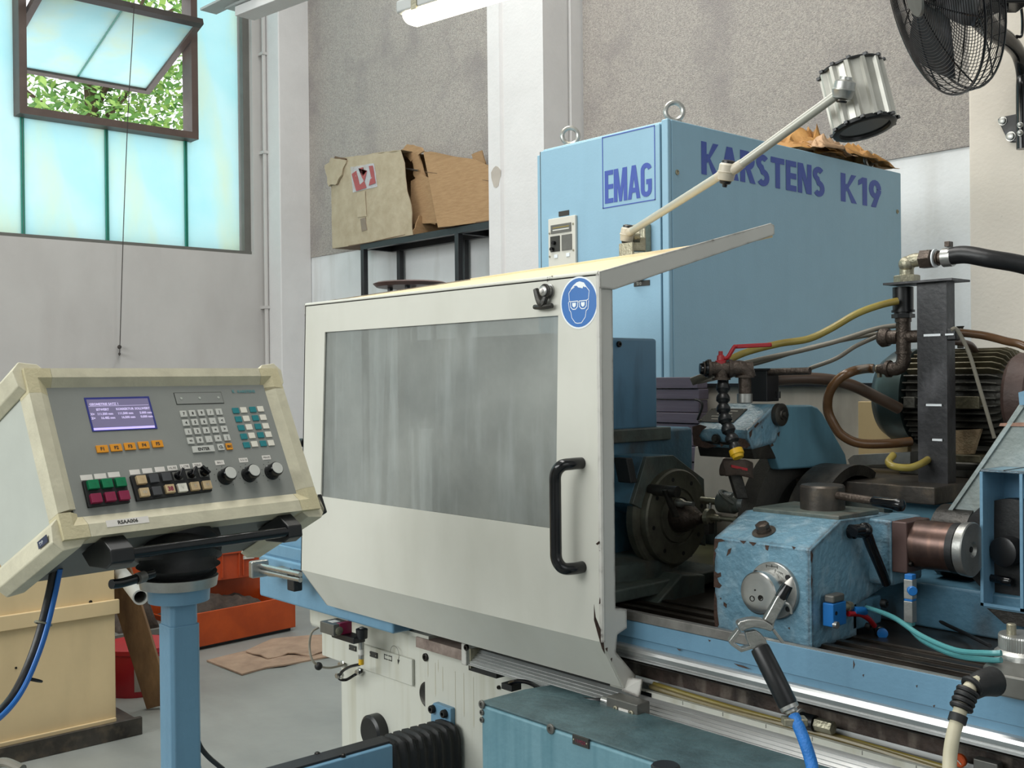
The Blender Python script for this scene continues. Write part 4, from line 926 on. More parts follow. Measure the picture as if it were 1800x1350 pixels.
# hood extruded along the spindle direction
prof = [Vector((hxx, 2.052, 1.372)), Vector((hxx, 2.150, 1.432)), Vector((hxx, 2.30, 1.434)), Vector((hxx, 2.30, 1.33)), Vector((hxx, 2.15, 1.337)), Vector((hxx, 2.066, 1.331)), Vector((hxx, 2.050, 1.352))]
prof[0] = f1[0]; prof[1] = f1[1]; prof[4] = f1[5]; prof[5] = f1[6]; prof[6] = f1[7]
prof[2] = f1[3]+Z*.012; prof[3] = f1[4]
hw = hxx-P(1217, 747, 'y', f1[0].y).x
MB().prism(prof, (-hw, 0, 0)).build('hood', 'worn_blue', wl, bevel=.006)
# dirty lower skirt
sk = [prof[6]+Vector((-.004, -.002, -.012)), prof[5]+Vector((-.004, 0, .006)), prof[5]+Vector((-.004, .01, -.022)), prof[5]+Vector((-.004, .1, -.026)), prof[6]+Vector((-.004, .1, -.01))]
MB().prism(sk, (-(hw-.004), 0, 0)).build('hood_skirt', 'black_iron', wl, bevel=.002)
q = P(1260, 771, 'y', prof[6].y-.002); MB().lathe(q, -Y, [(0, .011), (.006, .011), (.006, .007), (.012, .007)], 12).build('skirt_bolt', 'black_iron', wl)
# name plate on the sloped top
A, B = f1[0], f1[1]; sl_ = (B-A).normalized(); nrm = sl_.cross(X).normalized()
if nrm.z < 0: nrm = -nrm
pc = A+(B-A)*.5-X*.115+nrm*.001
MB().obox(pc, X*.052, sl_*.032, nrm*.001).build('name_plate', 'print_dark', wl)
for i in range(4):
    MB().obox(pc+sl_*(.02-.013*i)+nrm*.0012+X*(.002), X*(.022 if i % 2 else .03), sl_*.0016, nrm*.0004).build('plate_line', 'print_light', wl)
for a, c in ((-1, -1), (1, -1), (1, 1), (-1, 1)): MB().ball(pc+X*.046*a+sl_*.027*c+nrm*.001, .0025, 8, 5).build('rivet', 'zinc', wl)
q = P(1367, 729, 'x', hxx); MB().lathe(q, X, [(0, .027), (.012, .027), (.014, .023), (.014, .012), (.018, .011), (.018, .007), (.026, .007)], 28).build('hub_knob', 'black_iron', wl)
# rear blue wheel guard
G = [(1372, 714), (1384, 712), (1428, 712), (1438, 716), (1447, 726), (1474, 775), (1487, 798), (1491, 820), (1440, 822), (1372, 826), (1362, 800), (1352, 780)]
gx = -1.482
MB().prism([P(u, v, 'x', gx) for u, v in G], (-.03, 0, 0)).build('wheel_guard', 'guard_blue', wl, bevel=.006)
# grinding wheel with flanges
wc = P(1430, 940, 'x', -1.50)
WR = .238
MB().lathe(wc-X*.10, X, [(.04, .12), (.04, WR), (.085, WR), (.088, WR-.02), (.08, WR-.05), (.08, .1)], 72).build('grinding_wheel', 'wheel_stone', wl, ang=25)
MB().lathe(wc-X*.04, X, [(0, .15), (.01, .155), (.02, .15), (.025, .1)], 48).build('wheel_flange', 'black_iron', wl, ang=25)
# inner arched fender behind slab
b = MB(); n = 14; r0, r1 = .155, .18; cx_ = wc+X*.03
for i in range(n+1):
    a = math.radians(60+95*i/n)
    for r in (r0, r1):
        for dx in (0, .09): b.v.append(cx_+Vector((dx, r*math.cos(a), r*math.sin(a))))
for i in range(n):
    o = i*4; p = o+4
    b.f += [(o, p, p+1, o+1), (o+2, o+3, p+3, p+2), (o, o+2, p+2, p), (o+1, p+1, p+3, o+3)]
b.f += [(0, 1, 3, 2), (4*n, 4*n+2, 4*n+3, 4*n+1)]
b.build('inner_fender', 'black_iron', wl)
# dark nozzle clamp by the yellow tip
q = P(1296, 824, 'd', 2.5)
b = MB().obox(q, Rt*.034, Fw*.02, Up*.018); crumple(b.build('rag_guard', 'scrap_brown', wl, bevel=.004), .012, 30, 3)
MB().obox(q+Up*.004-Fw*.012, (Rt*.93-Up*.2)*.02, Fw*.012, Up*.003).build('red_edge', 'hose_red', wl)
MB().obox(P(1296, 850, 'd', 2.52), Rt*.014, Fw*.015, (Up+Rt*-.3)*.035).build('nozzle_leg', 'black_iron', wl, bevel=.003)
# dresser/steady rest between wheel and work
q = P(1285, 884, 'd', 2.62); dr = thing('steady_finger', 'dark round clamp and rod left of the grinding wheel', 'fixture', q)
MB().cyl(q-X*.09-Y*.0, q+X*.0, .009, 12).build('rod', 'zinc', dr)
MB().lathe(q-X*.03, X, [(0, .026), (.04, .026), (.044, .022), (.06, .022)], 20).build('clamp_ring', 'grimy_green', dr)
MB().lathe(q+X*.025, X, [(0, .02), (.02, .021)], 20).build('bright_collar', 'satin_steel', dr)
MB().torus(q+Vector((0, 0, .01)), Vector((.5, .2, .8)), .03, .005, 20, 6).build('bail', 'grimy_green', dr)

# steel slab carrying the pump bracket
slb = thing('motor_slab', 'thick dark steel slab on top of the wheel head', 'plate', (-1.3, 2.4, 1.2))
S0, S1 = P(1383, 822, 'y', 2.3), P(1643, 857, 'y', 2.3)
zs_ = 1.246
yb_ = P(1700, 838, 'x', S1.x).y
MB().box(S0.x-.02, S1.x, 2.3, 2.85, zs_-.04, zs_).build('slab_plate', 'slab_steel', slb, bevel=.003)
MB().box(S0.x, S1.x-.0, 2.36, 2.6, 1.0, zs_-.04).build('carriage_block', 'guard_blue', slb, bevel=.006)
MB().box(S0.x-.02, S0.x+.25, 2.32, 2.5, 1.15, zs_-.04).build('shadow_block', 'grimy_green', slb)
MB().box(-1.56, -.2, 2.2, 2.68, .955, 1.05).build('cross_slide', 'dirty_blue', slb, bevel=.006)
MB().lathe((P(1660, 900, 'y', 2.32).x, 2.32, 1.13), X, [(0, .08), (.08, .08)], 28).build('round_end', 'black_iron', slb)
# ------------------------------------------------------------------ tailstock
ty = 1.85; tx0_, tx1_ = -1.427, -1.191; tz0, tz1 = .957, 1.156
ts = thing('tailstock', 'chipped blue tailstock with round dial, clamp levers and bronze barrel', 'tailstock', (-1.3, 1.98, .955))
tc = P(1480, 912, 'x', tx1_); tcz = 1.204; tcy = 1.962
ybk = P(1566, 930, 'x', tx1_).y
# body: chamfer toward the front, casting narrows to the foot behind
MB().prism([(tx0_, ty, tz0), (tx0_, ty, tz1), (tx0_+.0, tcy, tcz), (tx0_, ybk, tcz-.004), (tx0_, ybk, 1.05), (tx0_, 2.02, 1.02), (tx0_, 2.02, tz0)], (tx1_-tx0_, 0, 0)).build('tailstock_body', 'worn_blue', ts, bevel=.004)
MB().box(tx0_+.01, tx1_, 2.0, 2.12, tz0+.012, 1.03).build('foot', 'dirty_blue', ts, bevel=.006)
MB().box(tx0_+.02, tx1_-.004, 1.96, 2.12, tcz-.003, tcz+.008).build('top_plate', 'grimy_green', ts, bevel=.003)
q = P(1362, 1037, 'y', ty)
MB().lathe(q, -Y, [(0, .0575), (.008, .0575), (.0095, .056), (.0095, .03)], 48).build('dial_flange', 'satin_steel', ts)
q2 = q-Y*.009+Vector((-.004, 0, 0))
MB().lathe(q2, -Y, [(0, .041), (.024, .041), (.025, .0425), (.042, .0425), (.0445, .04), (.046, .03), (.0455, .01)], 48).build('dial_knob', 'bright_steel', ts)
for a in (40, 140, 220, 320):
    c = q+Vector((.049*math.cos(math.radians(a)), -.0095, .049*math.sin(math.radians(a)))); MB().lathe(c, -Y, [(0, .0055), (.002, .0055), (.002, .003)], 12).build('flange_screw', 'rubber', ts)
for dx, dz, r in ((-.012, -.012, .006), (.008, -.008, .006), (-.005, .006, .0018)):
    c = q2+Vector((dx, -.0456, dz)); MB().lathe(c, -Y, [(0, r), (.0008, r), (.0008, r*.75), (-.001, r*.6)], 14).build('knob_screw', 'dark_steel', ts)
b = MB()
for a in (90, 105, 75): b.obox(q+Vector((.05*math.cos(math.radians(a)), -.0098, .05*math.sin(math.radians(a)))), X*.0006, Y*.0003, Z*.003)
b.obox(q+Vector((0, -.0098, .049)), X*.012, Y*.0003, Z*.0006); b.build('dial_scale', 'print_dark', ts)
text_mb('0 +MM', q+Vector((.006, -.0099, .04)), Vector((.95, 0, -.3)), Vector((.3, 0, .95)), .007).build('dial_scale', 'print_dark', ts)
# hexagon bolt on the chamfer
chn = Vector((0, -(tcz-tz1), (tcy-ty))).normalized()
q = P(1343, 940, 'y', ty+.04); q.z = tz1+(q.y-ty)*(tcz-tz1)/(tcy-ty)
MB().lathe(q, chn, [(0, .025), (.002, .025), (.0025, .012)], 24).build('bare_ring', 'slab_steel', ts)
MB().lathe(q, chn, [(.002, .0155), (.008, .0155), (.008, .004)], 18).lathe(q, chn, [(.008, .0145), (.019, .0145), (.0205, .012)], 6).build('hex_bolt', 'pipe_iron', ts)
# clamp drum with bar handle
q = P(1446, 905, 'y', 2.04); q.z = tcz+.006
MB().lathe(q, Z, [(0, .047), (.05, .047), (.054, .044), (.0545, .02)], 40).build('clamp_drum', 'slab_steel', ts)
h0 = q+Vector((.035, -.01, .035)); h1 = P(1582, 888, 'y', 2.0); hd = (h1-h0).normalized(); HL = (h1-h0).length
MB().cyl(h0, h0+hd*HL*.62, .0085, 14).build('clamp_bar', 'pipe_iron', ts)
MB().lathe(h0+hd*HL*.6, hd, [(0, .0085), (.004, .0105), (HL*.3, .0115), (HL*.38, .0135), (HL*.43, .012), (HL*.45, .006)], 18).build('clamp_grip', 'gloss_black', ts)
# ratchet lever on the end face
q = P(1494, 934, 'x', tx1_); lv0 = q+X*.03
MB().lathe(q, X, [(0, .015), (.012, .015), (.014, .011), (.04, .011)], 18).build('lever_hub', 'gloss_black', ts)
MB().ball(P(1520, 932, 'x', tx1_+.035), .016, 14, 8).build('lever_elbow', 'gloss_black', ts)
MB().tube([P(1500, 933, 'x', tx1_+.03), P(1520, 934, 'x', tx1_+.035), P(1532, 962, 'x', tx1_+.037), P(1548, 1000, 'x', tx1_+.04), P(1558, 1026, 'x', tx1_+.04)], lambda t: .0125-.003*t, 12).build('lever_arm', 'gloss_black', ts)
# bronze end block, barrel, crank wheel
zsp = 1.147; YT = 2.12; bx0 = P(1567, 960, 'y', 2.07).x; bx1 = P(1594, 960, 'y', 2.07).x
MB().box(tx1_-.02, bx0, 2.07, 2.2, 1.06, P(1567, 915, 'y', 2.07).z).build('rear_shoulder', 'worn_blue', ts, bevel=.006)
MB().box(bx0, bx1, 2.07, 2.17, P(1580, 1007, 'y', 2.07).z, P(1580, 917, 'y', 2.07).z).build('end_block', 'bronze_block', ts, bevel=.003)
for dy, dz in ((.03, -.03), (.03, .02), (.055, .04)): bolt(ts, (bx1, 2.07+dy*.4, 1.14+dz), X, .006, .006, 'dark_steel', 'block_screw')
px0, px1 = bx1-.0, P(1690, 962, 'y', YT).x
MB().lathe((px0, YT, zsp), X, [(0, .05), (px1-px0-.012, .05), (px1-px0-.01, .046)], 40).build('barrel', 'brown_steel', ts)
MB().lathe((px1-.012, YT, zsp), X, [(0, .051), (.014, .051)], 36).build('rubber_collar', 'rubber', ts)
wcx = P(1733, 969, 'y', YT).x
MB().lathe((px1+.002, YT, zsp), X, [(0, .045), (.003, .053), (.02, .055), (.022, .053), (.022, .016), (.016, .012), (.016, .004)], 44).build('crank_wheel', 'satin_steel', ts)
cxw = px1+.024
MB().cyl((cxw-.003, YT, zsp), (cxw-.005, YT, zsp), .006, 10).build('socket_hole', 'rubber', ts)
q = P(1740, 1015, 'x', cxw); MB().lathe(q-X*.004, Vector((1, -.05, -.06)), [(0, .007), (.004, .0075), (.03, .009), (.046, .0095), (.05, .007)], 16).build('crank_grip', 'gloss_black', ts)
# bolts on the foot
q = P(1461, 1137, 'x', tx1_); bolt(ts, q, X, .008, .008, 'rubber', 'foot_bolt')
q = P(1550, 1060, 'x', tx1_+.02); bolt(ts, q, X, .009, .012, 'rubber', 'foot_bolt'); bolt(ts, P(1523, 1101, 'x', tx1_), X, .008, .01, 'rubber', 'foot_bolt')
# pneumatic valve
vb = thing('air_valve', 'bright blue air valve block with dark cap on the tailstock end face', 'valve', P(1467, 1085, 'x', tx1_+.01))
q = P(1467, 1078, 'x', tx1_+.02)
MB().obox(q, X*.012, Y*.024, Z*.023).build('valve_body', 'valve_blue', vb, bevel=.002)
MB().obox(q+Z*.031, X*.011, Y*.021, Z*.008).build('valve_cap', 'gunmetal', vb, bevel=.004)
MB().lathe(q+Vector((.012, -.014, .004)), X, [(0, .004), (.001, .004)], 12).build('port', 'rubber', vb)
MB().lathe(q+Vector((.01, -.018, -.018)), X, [(0, .007), (.008, .007), (.008, .004)], 16).build('port_plug', 'satin_steel', vb)
MB().lathe(q+Vector((.004, .024, .008)), Y, [(0, .007), (.014, .007), (.014, .01), (.024, .01), (.03, .008)], 16).build('port_nipple', 'zinc', vb)
fq = P(1507, 1072, 'x', tx1_+.03)
MB().lathe(fq-Y*.015, Vector((.2, 1, -.15)), [(0, .009), (.03, .0095), (.034, .008)], 18).build('push_fitting', 'valve_blue', vb)
bv = thing('ball_valve', 'small blue-faced fitting at the foot of the tailstock end', 'valve', P(1550, 1113, 'x', tx1_+.03))
q = P(1551, 1113, 'x', tx1_+.035)
MB().lathe(q-Vector((.018, -.02, 0)), Vector((.6, -.8, 0)), [(0, .012), (.02, .012), (.022, .01)], 18).build('valve_barrel', 'grip_black', bv)
MB().lathe(q, Vector((.6, -.8, 0)), [(0, .011), (.004, .011), (.005, .009)], 18).build('blue_cap', 'valve_blue', bv)
MB().tube([P(1491, 1079, 'x', tx1_+.03), P(1512, 1080, 'x', tx1_+.035), P(1527, 1088, 'x', tx1_+.038), P(1537, 1100, 'x', tx1_+.035)], .0055, 10).build('red_air_hose', 'hose_red', label='short red air hose between the blue valve and lower fitting', cat='hose')
P0 = P(1524, 1068, 'x', tx1_+.035)
MB().tube([P0, P(1570, 1085, 'd', 2.0), P(1620, 1118, 'd', 1.9), P(1680, 1143, 'd', 1.8), P(1735, 1148, 'd', 1.72), P(1760, 1148, 'd', 1.7)], .0048, 10).build('teal_air_hose', 'hose_teal', label='upper teal air hose arching from valve to the grey gauge', cat='hose')
MB().tube([P(1600, 1105, 'd', 2.06), P(1625, 1128, 'd', 1.95), P(1680, 1152, 'd', 1.82), P(1740, 1160, 'd', 1.73), P(1760, 1160, 'd', 1.71)], .0048, 10).build('teal_air_hose', 'hose_teal', label='lower teal air hose rising behind to the flow fitting', cat='hose')
MB().tube([P(1622, 1060, 'd', 2.35), P(1650, 1090, 'd', 2.3), P(1700, 1115, 'd', 2.2), P(1740, 1135, 'd', 2.0)], .004, 8).build('dark_air_hose', 'rubber', label='thin dark hose hanging in shadow behind the teal hoses', cat='hose')
fv = thing('flow_fitting', 'upright steel flow fitting with a blue knob below the bronze barrel', 'fitting', P(1600, 1095, 'd', 2.12))
for v0, v1, m, r in ((1009, 1018, 'valve_blue', .008), (1018, 1052, 'satin_steel', .009), (1052, 1056, 'valve_blue', .0085), (1056, 1093, 'satin_steel', .009), (1093, 1100, 'hose_teal', .007)):
    a, c = P(1600, v0, 'd', 2.12), P(1600, v1, 'd', 2.12); MB().obox((a+c)/2, X*r, Y*r, Z*(a.z-c.z)/2).build('fitting_body', m, fv, bevel=.001)
q = P(1601, 1037, 'd', 2.11); MB().lathe(q, Vector((.7, -.7, 0)), [(0, .008), (.012, .0095), (.014, .008)], 16).build('blue_knob', 'valve_blue', fv)

# ------------------------------------------------------------------ right-hand bracket and diagonal cover
sb_ = thing('belt_guard_box', 'pale blue sheet metal box frame around a black pulley at right edge', 'guard', (-.9, 2.2, 1.0))
by = 2.16; bx_ = P(1724, 900, 'y', by).x; bxe = bx_+.24
zt2_ = P(1740, 830, 'y', by).z; zb2_ = P(1740, 1066, 'y', by).z
MB().box(bx_, bx_+.005, by, by+.1, zb2_, zt2_).build('left_wall', 'machine_blue', sb_)
MB().box(bx_, bxe, by, by+.1, zt2_, zt2_+.005).build('top_sheet', 'worn_blue', sb_, bevel=.001)
sx = P(1778, 825, 'z', zt2_+.005).x
MB().box(sx, sx+.003, by-.001, by+.1, zt2_+.004, zt2_+.006).build('top_seam', 'dark_steel', sb_)
MB().box(bx_, bxe, by+.095, by+.1, zb2_, zt2_).build('back_wall', 'housing_blue', sb_)
MB().box(bx_, bxe, by, by+.1, zb2_-.004, zb2_).build('bottom_sheet', 'dirty_blue', sb_)
rx_ = P(1794, 950, 'y', by).x
MB().box(rx_, rx_+.006, by-.004, by, zb2_, zt2_).box(bx_, rx_+.006, by-.004, by, zb2_, zb2_+.006).box(bx_, bx_+.006, by-.004, by, zb2_, zt2_).build('front_edge', 'machine_blue', sb_)
MB().prism([(bx_+.01, by, zb2_-.004), (bxe, by, zb2_-.004), (bxe, by, zb2_-.03), (bx_+.045, by, zb2_-.03)], (0, .1, 0)).build('base_wedge', 'black_iron', sb_)
q = P(1790, 965, 'y', by+.08)
MB().lathe(q, -Y, [(0, .105), (.03, .105), (.032, .06), (.032, .04)], 36).build('pulley', 'rubber', sb_)
MB().lathe(q-Y*.03, Vector((-.2, -1, 0)), [(0, .03), (.03, .03), (.032, .025)], 24).build('pulley_shaft', 'grip_black', sb_)
dgm = thing('diagonal_cover', 'broad weathered grey cover plate rising diagonally at the right edge', 'cover', (-.95, 2.3, 1.15))
A_ = [P(u, v, 'y', 2.29) for u, v in ((1652, 920), (1800, 697), (1900, 560), (1960, 700), (1800, 800), (1745, 800), (1723, 835), (1723, 920), (1702, 920))]
A_ = [P(u, v, 'y', 2.29) for u, v in ((1652, 920), (1800, 697), (1900, 560), (2000, 700), (2000, 1000), (1700, 1000))]
MB().prism(A_, (0, .012, 0)).build('cover_plate', 'member_grey', dgm, bevel=.002)
E_ = [P(u, v, 'y', 2.29) for u, v in ((1652, 920), (1900, 560), (1906, 564), (1660, 920))]
MB().prism(E_, (0, -.006, 0)).build('cover_edge', 'member_grey', dgm)
MB().prism([P(u, v, 'y', 2.284) for u, v in ((1758, 744), (1850, 741), (1850, 750), (1756, 749))], (0, .008, 0)).build('cover_seam', mat('rust_seam', 'b58c78', .8, var=.3, vs=60), dgm)
MB().prism([P(u, v, 'y', 2.27) for u, v in ((1790, 690), (1800, 687), (1830, 700), (1830, 712), (1792, 712))], (0, .014, 0)).build('end_lug', 'machine_blue', dgm)
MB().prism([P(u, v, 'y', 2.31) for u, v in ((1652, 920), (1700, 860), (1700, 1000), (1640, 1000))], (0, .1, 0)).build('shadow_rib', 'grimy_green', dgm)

# ------------------------------------------------------------------ pump bracket post
pp_ = thing('pump_bracket', 'tall black steel channel post with white zip ties in its slots', 'bracket', (-1.22, 2.42, zs_))
bx0_, bx1_ = P(1613, 700, 'y', 2.4).x, P(1665, 700, 'y', 2.4).x; pzt = P(1640, 496, 'y', 2.4).z
b = MB(); sl = []
for v, u0, u1 in ((589, 1622, 1656), (712, 1626, 1658), (773, 1637, 1659)):
    sl.append((P(u0, v, 'y', 2.4).x, P(u1, v, 'y', 2.4).x, P(1640, v, 'y', 2.4).z))
zc = zs_
for (a, c, z) in reversed(sl):
    b.box(bx0_, bx1_, 2.4, 2.405, zc, z-.003).box(bx0_, a, 2.4, 2.405, z-.003, z+.003).box(c, bx1_, 2.4, 2.405, z-.003, z+.003); zc = z+.003
b.box(bx0_, bx1_, 2.4, 2.405, zc, pzt)
b.box(bx0_, bx0_+.005, 2.405, 2.44, zs_, pzt).box(bx1_-.005, bx1_, 2.405, 2.44, zs_, pzt)
b.build('channel_post', 'black_paint', pp_)
for (a, c, z) in sl: MB().box(a+.002, c-.004, 2.4, 2.412, z-.0026, z+.0026).build('zip_tie', 'sign_white', pp_)
tl, trx = P(1552, 503, 'y', 2.38), P(1673, 490, 'y', 2.38)
MB().box(tl.x, trx.x, 2.38, 2.47, pzt, pzt+.005).build('top_plate', 'black_paint', pp_)
# fittings beside the post
ft = thing('pump_pipework', 'black threaded tees, elbows and zinc elbow fixed to the bracket post', 'pipework', P(1590, 600, 'y', 2.43))
fy = 2.43
def V(u, v): return P(u, v, 'y', fy)
ax_ = V(1588, 600).x
def zc_(v): return P(1588, v, 'y', fy).z
def vpipe(v0, v1, r, nm, m, n=18, r2=None): return MB().cyl((ax_, fy, zc_(v1)), (ax_, fy, zc_(v0)), r, n, r2).build(nm, m, ft, ang=25)
vpipe(505, 545, .024, 'sleeve', 'grip_black'); vpipe(545, 549, .027, 'collar', 'grip_black'); vpipe(549, 552, .021, 'neck', 'grip_black'); vpipe(552, 559, .027, 'hex_ring', 'grip_black', 6); vpipe(559, 566, .019, 'thread', 'pipe_iron')
vpipe(564, 622, .017, 'tee_body', 'pipe_iron'); vpipe(618, 622, .0195, 'tee_rim', 'pipe_iron')
za_ = zc_(592); MB().cyl((ax_-.012, fy, za_), (ax_-.05, fy, za_), .017, 18).build('tee_branch', 'pipe_iron', ft)
MB().cyl((ax_+.01, fy, za_), (ax_+.045, fy+.0, za_), .015, 18).build('tee_branch', 'pipe_iron', ft)
MB().lathe((ax_-.036, fy, za_), -X, [(0, .02), (.004, .022), (.018, .024), (.026, .018), (.028, .008)], 20).build('pipe_plug', 'pipe_iron', ft)
MB().tube([(ax_, fy, zc_(618)), (ax_, fy, zc_(632)), (ax_-.006, fy, zc_(643)), (ax_-.02, fy, zc_(648)), (ax_-.036, fy, zc_(648))], .0165, 18).build('elbow', 'pipe_iron', ft)
MB().lathe((ax_-.034, fy, zc_(648)), -X, [(0, .021), (.008, .021), (.01, .017), (.02, .013), (.036, .011)], 18).build('hose_barb', 'pipe_iron', ft)
MB().lathe((ax_-.058, fy, zc_(648)), -X, [(0, .0115), (.01, .0115)], 16).build('hose_clamp', 'zinc', ft)
MB().box(ax_-.066, ax_-.06, fy-.006, fy+.006, zc_(663), zc_(655)).build('clamp_screw', 'zinc', ft)
# zinc elbow on the top plate
zt3 = pzt+.005; tx3 = V(1594, 480).x
MB().lathe((tx3, fy, zt3), Z, [(0, .03), (.017, .03), (.019, .027)], 6).build('zinc_nut', 'zinc', ft)
MB().tube([(tx3, fy, zt3+.015), (tx3, fy, zt3+.034), (tx3+.006, fy, zt3+.048), (tx3+.02, fy, zt3+.053), (tx3+.05, fy, zt3+.053)], .0165, 18).build('zinc_elbow', 'zinc', ft)
zh = zt3+.053
MB().ball((tx3+.002, fy-.004, zt3+.045), .019, 14, 8).build('elbow_boss', 'zinc', ft)
MB().lathe((tx3+.038, fy, zh), X, [(0, .0235), (.026, .0235), (.028, .02)], 6).build('union_nut', 'pipe_iron', ft)
MB().cyl((tx3+.07, fy, zh), (tx3+.073, fy, zh), .022, 20).build('white_seal', 'sign_white', ft)
MB().lathe((tx3+.066, fy, zh), X, [(0, .013), (.011, .013), (.012, .018), (.014, .018), (.016, .014), (.022, .014), (.024, .018), (.03, .018)], 18).build('ribbed_nipple', 'pipe_iron', ft)
hs = Vector((tx3+.092, fy, zh))
hp = [hs, hs+Vector((.05, -.002, .002))]+[P(1740, 455, 'd', 2.44), P(1800, 466, 'd', 2.42), P(1870, 490, 'd', 2.4), P(1960, 540, 'd', 2.38)]
MB().tube(hp, .0205, 18).build('pressure_hose', 'hose_black', ph := thing('black_pressure_hose', 'thick black hose leaving the zinc elbow toward the right edge', 'hose', hs))
MB().cyl(hs+X*.0, hs+X*.022, .0225, 20).build('hose_band', 'satin_steel', ph)
MB().obox(hs+Vector((.012, 0, .03)), X*.006, Y*.01, Z*.006).build('band_screw', 'pipe_iron', ph, bevel=.001)

# ------------------------------------------------------------------ motor
my, mz = 2.66, P(1600, 697, 'y', 2.66).z
mt = thing('pump_motor', 'grimy finned electric motor with dark green bell cover behind the post', 'motor', (-1.1, my, zs_))
mx0, mx1 = P(1572, 700, 'y', my).x, P(1660, 700, 'y', my).x
MR = .122
MB().lathe((mx0-.02, my, mz), X, [(0, .03), (.0, .075), (.012, .104), (.04, MR), (.1, MR+.004), (.1, MR-.01)], 48).build('bell_cover', 'motor_green', mt)
mb0, mb1 = mx0+.085, P(1768, 700, 'y', my-.08).x
MB().cyl((mb0, my, mz), (mb1, my, mz), MR-.022, 40).build('stator_body', 'motor_grey', mt)
for k in range(40):
    a = 2*PI*k/40
    d_ = Vector((0, math.cos(a), math.sin(a))); t_ = Vector((0, -math.sin(a), math.cos(a)))
    if math.cos(a) > .35: continue
    b = MB(); r1 = MR+.0
    pts = [Vector((mb0, my, mz))+d_*(MR-.026), Vector((mb0, my, mz))+d_*r1, Vector((mb1-.03, my, mz))+d_*r1, Vector((mb1-.01, my, mz))+d_*(r1-.008), Vector((mb1, my, mz))+d_*(MR-.026)]
    b.prism([p-t_*.0016 for p in pts], t_*.0032); b.build('cooling_fin', 'motor_tan' if math.sin(a) > .55 else 'motor_grey', mt)
MB().lathe((mb1-.004, my, mz), X, [(0, MR-.02), (.01, MR-.014), (.05, MR-.02), (.07, MR-.05)], 36).build('end_bell', 'motor_brown', mt)
q = Vector((mb0+.02, my-MR+.004, mz-.012))
MB().box(q.x-.01, q.x+.02, q.y-.012, q.y+.03, q.z-.014, q.z+.014).build('foot_lug', 'motor_grey', mt, bevel=.002)
MB().box(mb0+.13, mb0+.2, q.y-.008, q.y+.03, q.z-.014, q.z+.016).build('rating_plate', 'motor_tan', mt, bevel=.002)
MB().lathe((mb0+.11, my-.03, mz+MR), Z, [(0, .008), (.012, .008), (.014, .014), (.02, .014), (.022, .009), (.05, .007), (.055, .01)], 14).build('lifting_knob', 'motor_grey', mt)
MB().box(mb0-.02, mb1+.05, my-.1, my+.1, zs_, zs_+.02).build('motor_foot', 'motor_grey', mt, bevel=.003)
gy = my-.1
pa = [P(1668, 757, 'y', gy), P(1724, 754, 'y', gy), P(1710, 798, 'y', gy), P(1668, 800, 'y', gy)]
MB().prism(pa, (0, .012, 0)).build('sandy_web', 'sandy_block', mt)
MB().box(P(1655, 800, 'y', gy).x, P(1730, 800, 'y', gy).x, gy-.02, gy+.15, P(1700, 812, 'y', gy).z, P(1700, 799, 'y', gy).z).build('support_bar', 'motor_tan', mt, bevel=.002)
MB().prism([P(u, v, 'y', 2.55) for u, v in ((1490, 808), (1500, 800), (1600, 795), (1600, 815), (1494, 818))], (0, .06, 0)).build('tin_strip', 'satin_steel', slb)

# hoses behind the head
def hose(pts, r, m, label, name='hose', n=12, **k):
    return MB().tube([P(*p[:2], 'd', p[2]) for p in pts], r, n).build(name, m, label=label, cat='hose', **k)
hose([(1280, 633, 2.52), (1315, 618, 2.54), (1370, 604, 2.56), (1420, 596, 2.56), (1460, 578, 2.56), (1505, 552, 2.56), (1545, 537, 2.56), (1578, 529, 2.56)], .0085, 'hose_olive', 'thick olive hose rising from the red ball valve to the post', 'olive_hose')
hose([(1215, 668, 2.75), (1260, 652, 2.72), (1330, 633, 2.7), (1400, 618, 2.68), (1470, 600, 2.66), (1540, 578, 2.64), (1580, 572, 2.62)], .0062, 'hose_grey', 'upper greyish hose strung above the black box to the tee', 'grey_hose')
hose([(1218, 674, 2.78), (1262, 656, 2.74), (1340, 636, 2.73), (1420, 612, 2.7), (1500, 594, 2.68), (1560, 584, 2.66)], .0055, 'hose_grey', 'lower greyish hose running just under its twin to the tee', 'grey_hose')
hose([(1225, 672, 2.8), (1300, 658, 2.8), (1400, 655, 2.75), (1430, 645, 2.72), (1470, 630, 2.7), (1505, 608, 2.68), (1545, 590, 2.66)], .0055, 'hose_grey', 'thin greyish hose sagging lowest toward the tee', 'grey_hose')
_d = (P(1530, 648, 'y', 2.43)-CAM).dot(Fw)
hose([(1536, 648, _d), (1522, 648, _d), (1498, 653, 2.56), (1475, 666, 2.56), (1458, 690, 2.58), (1455, 720, 2.6), (1465, 745, 2.6), (1480, 765, 2.6), (1510, 779, 2.6), (1560, 780, 2.6), (1600, 776, 2.62)], .0115, 'hose_amber', 'amber coolant hose looping in a big C beside the motor', 'amber_hose')
hose([(1360, 668, 2.62), (1410, 665, 2.62), (1460, 668, 2.63), (1500, 678, 2.64), (1545, 700, 2.66), (1580, 718, 2.68)], .0145, 'hose_brown', 'fat dark brown hose lying along the rear wall rim', 'brown_hose')
hose([(1570, 800, 2.5), (1562, 812, 2.48), (1572, 820, 2.46), (1600, 822, 2.46), (1625, 812, 2.5), (1640, 800, 2.56)], .0085, 'hose_olive', 'yellowish hose end curled on the slab at the post foot', 'olive_hose')
hose([(1668, 585, 2.5), (1690, 585, 2.5), (1730, 590, 2.5), (1770, 600, 2.48), (1800, 608, 2.46), (1860, 640, 2.4)], .0095, 'hose_amber', 'amber hose leaving the post over the motor to the right', 'amber_hose')
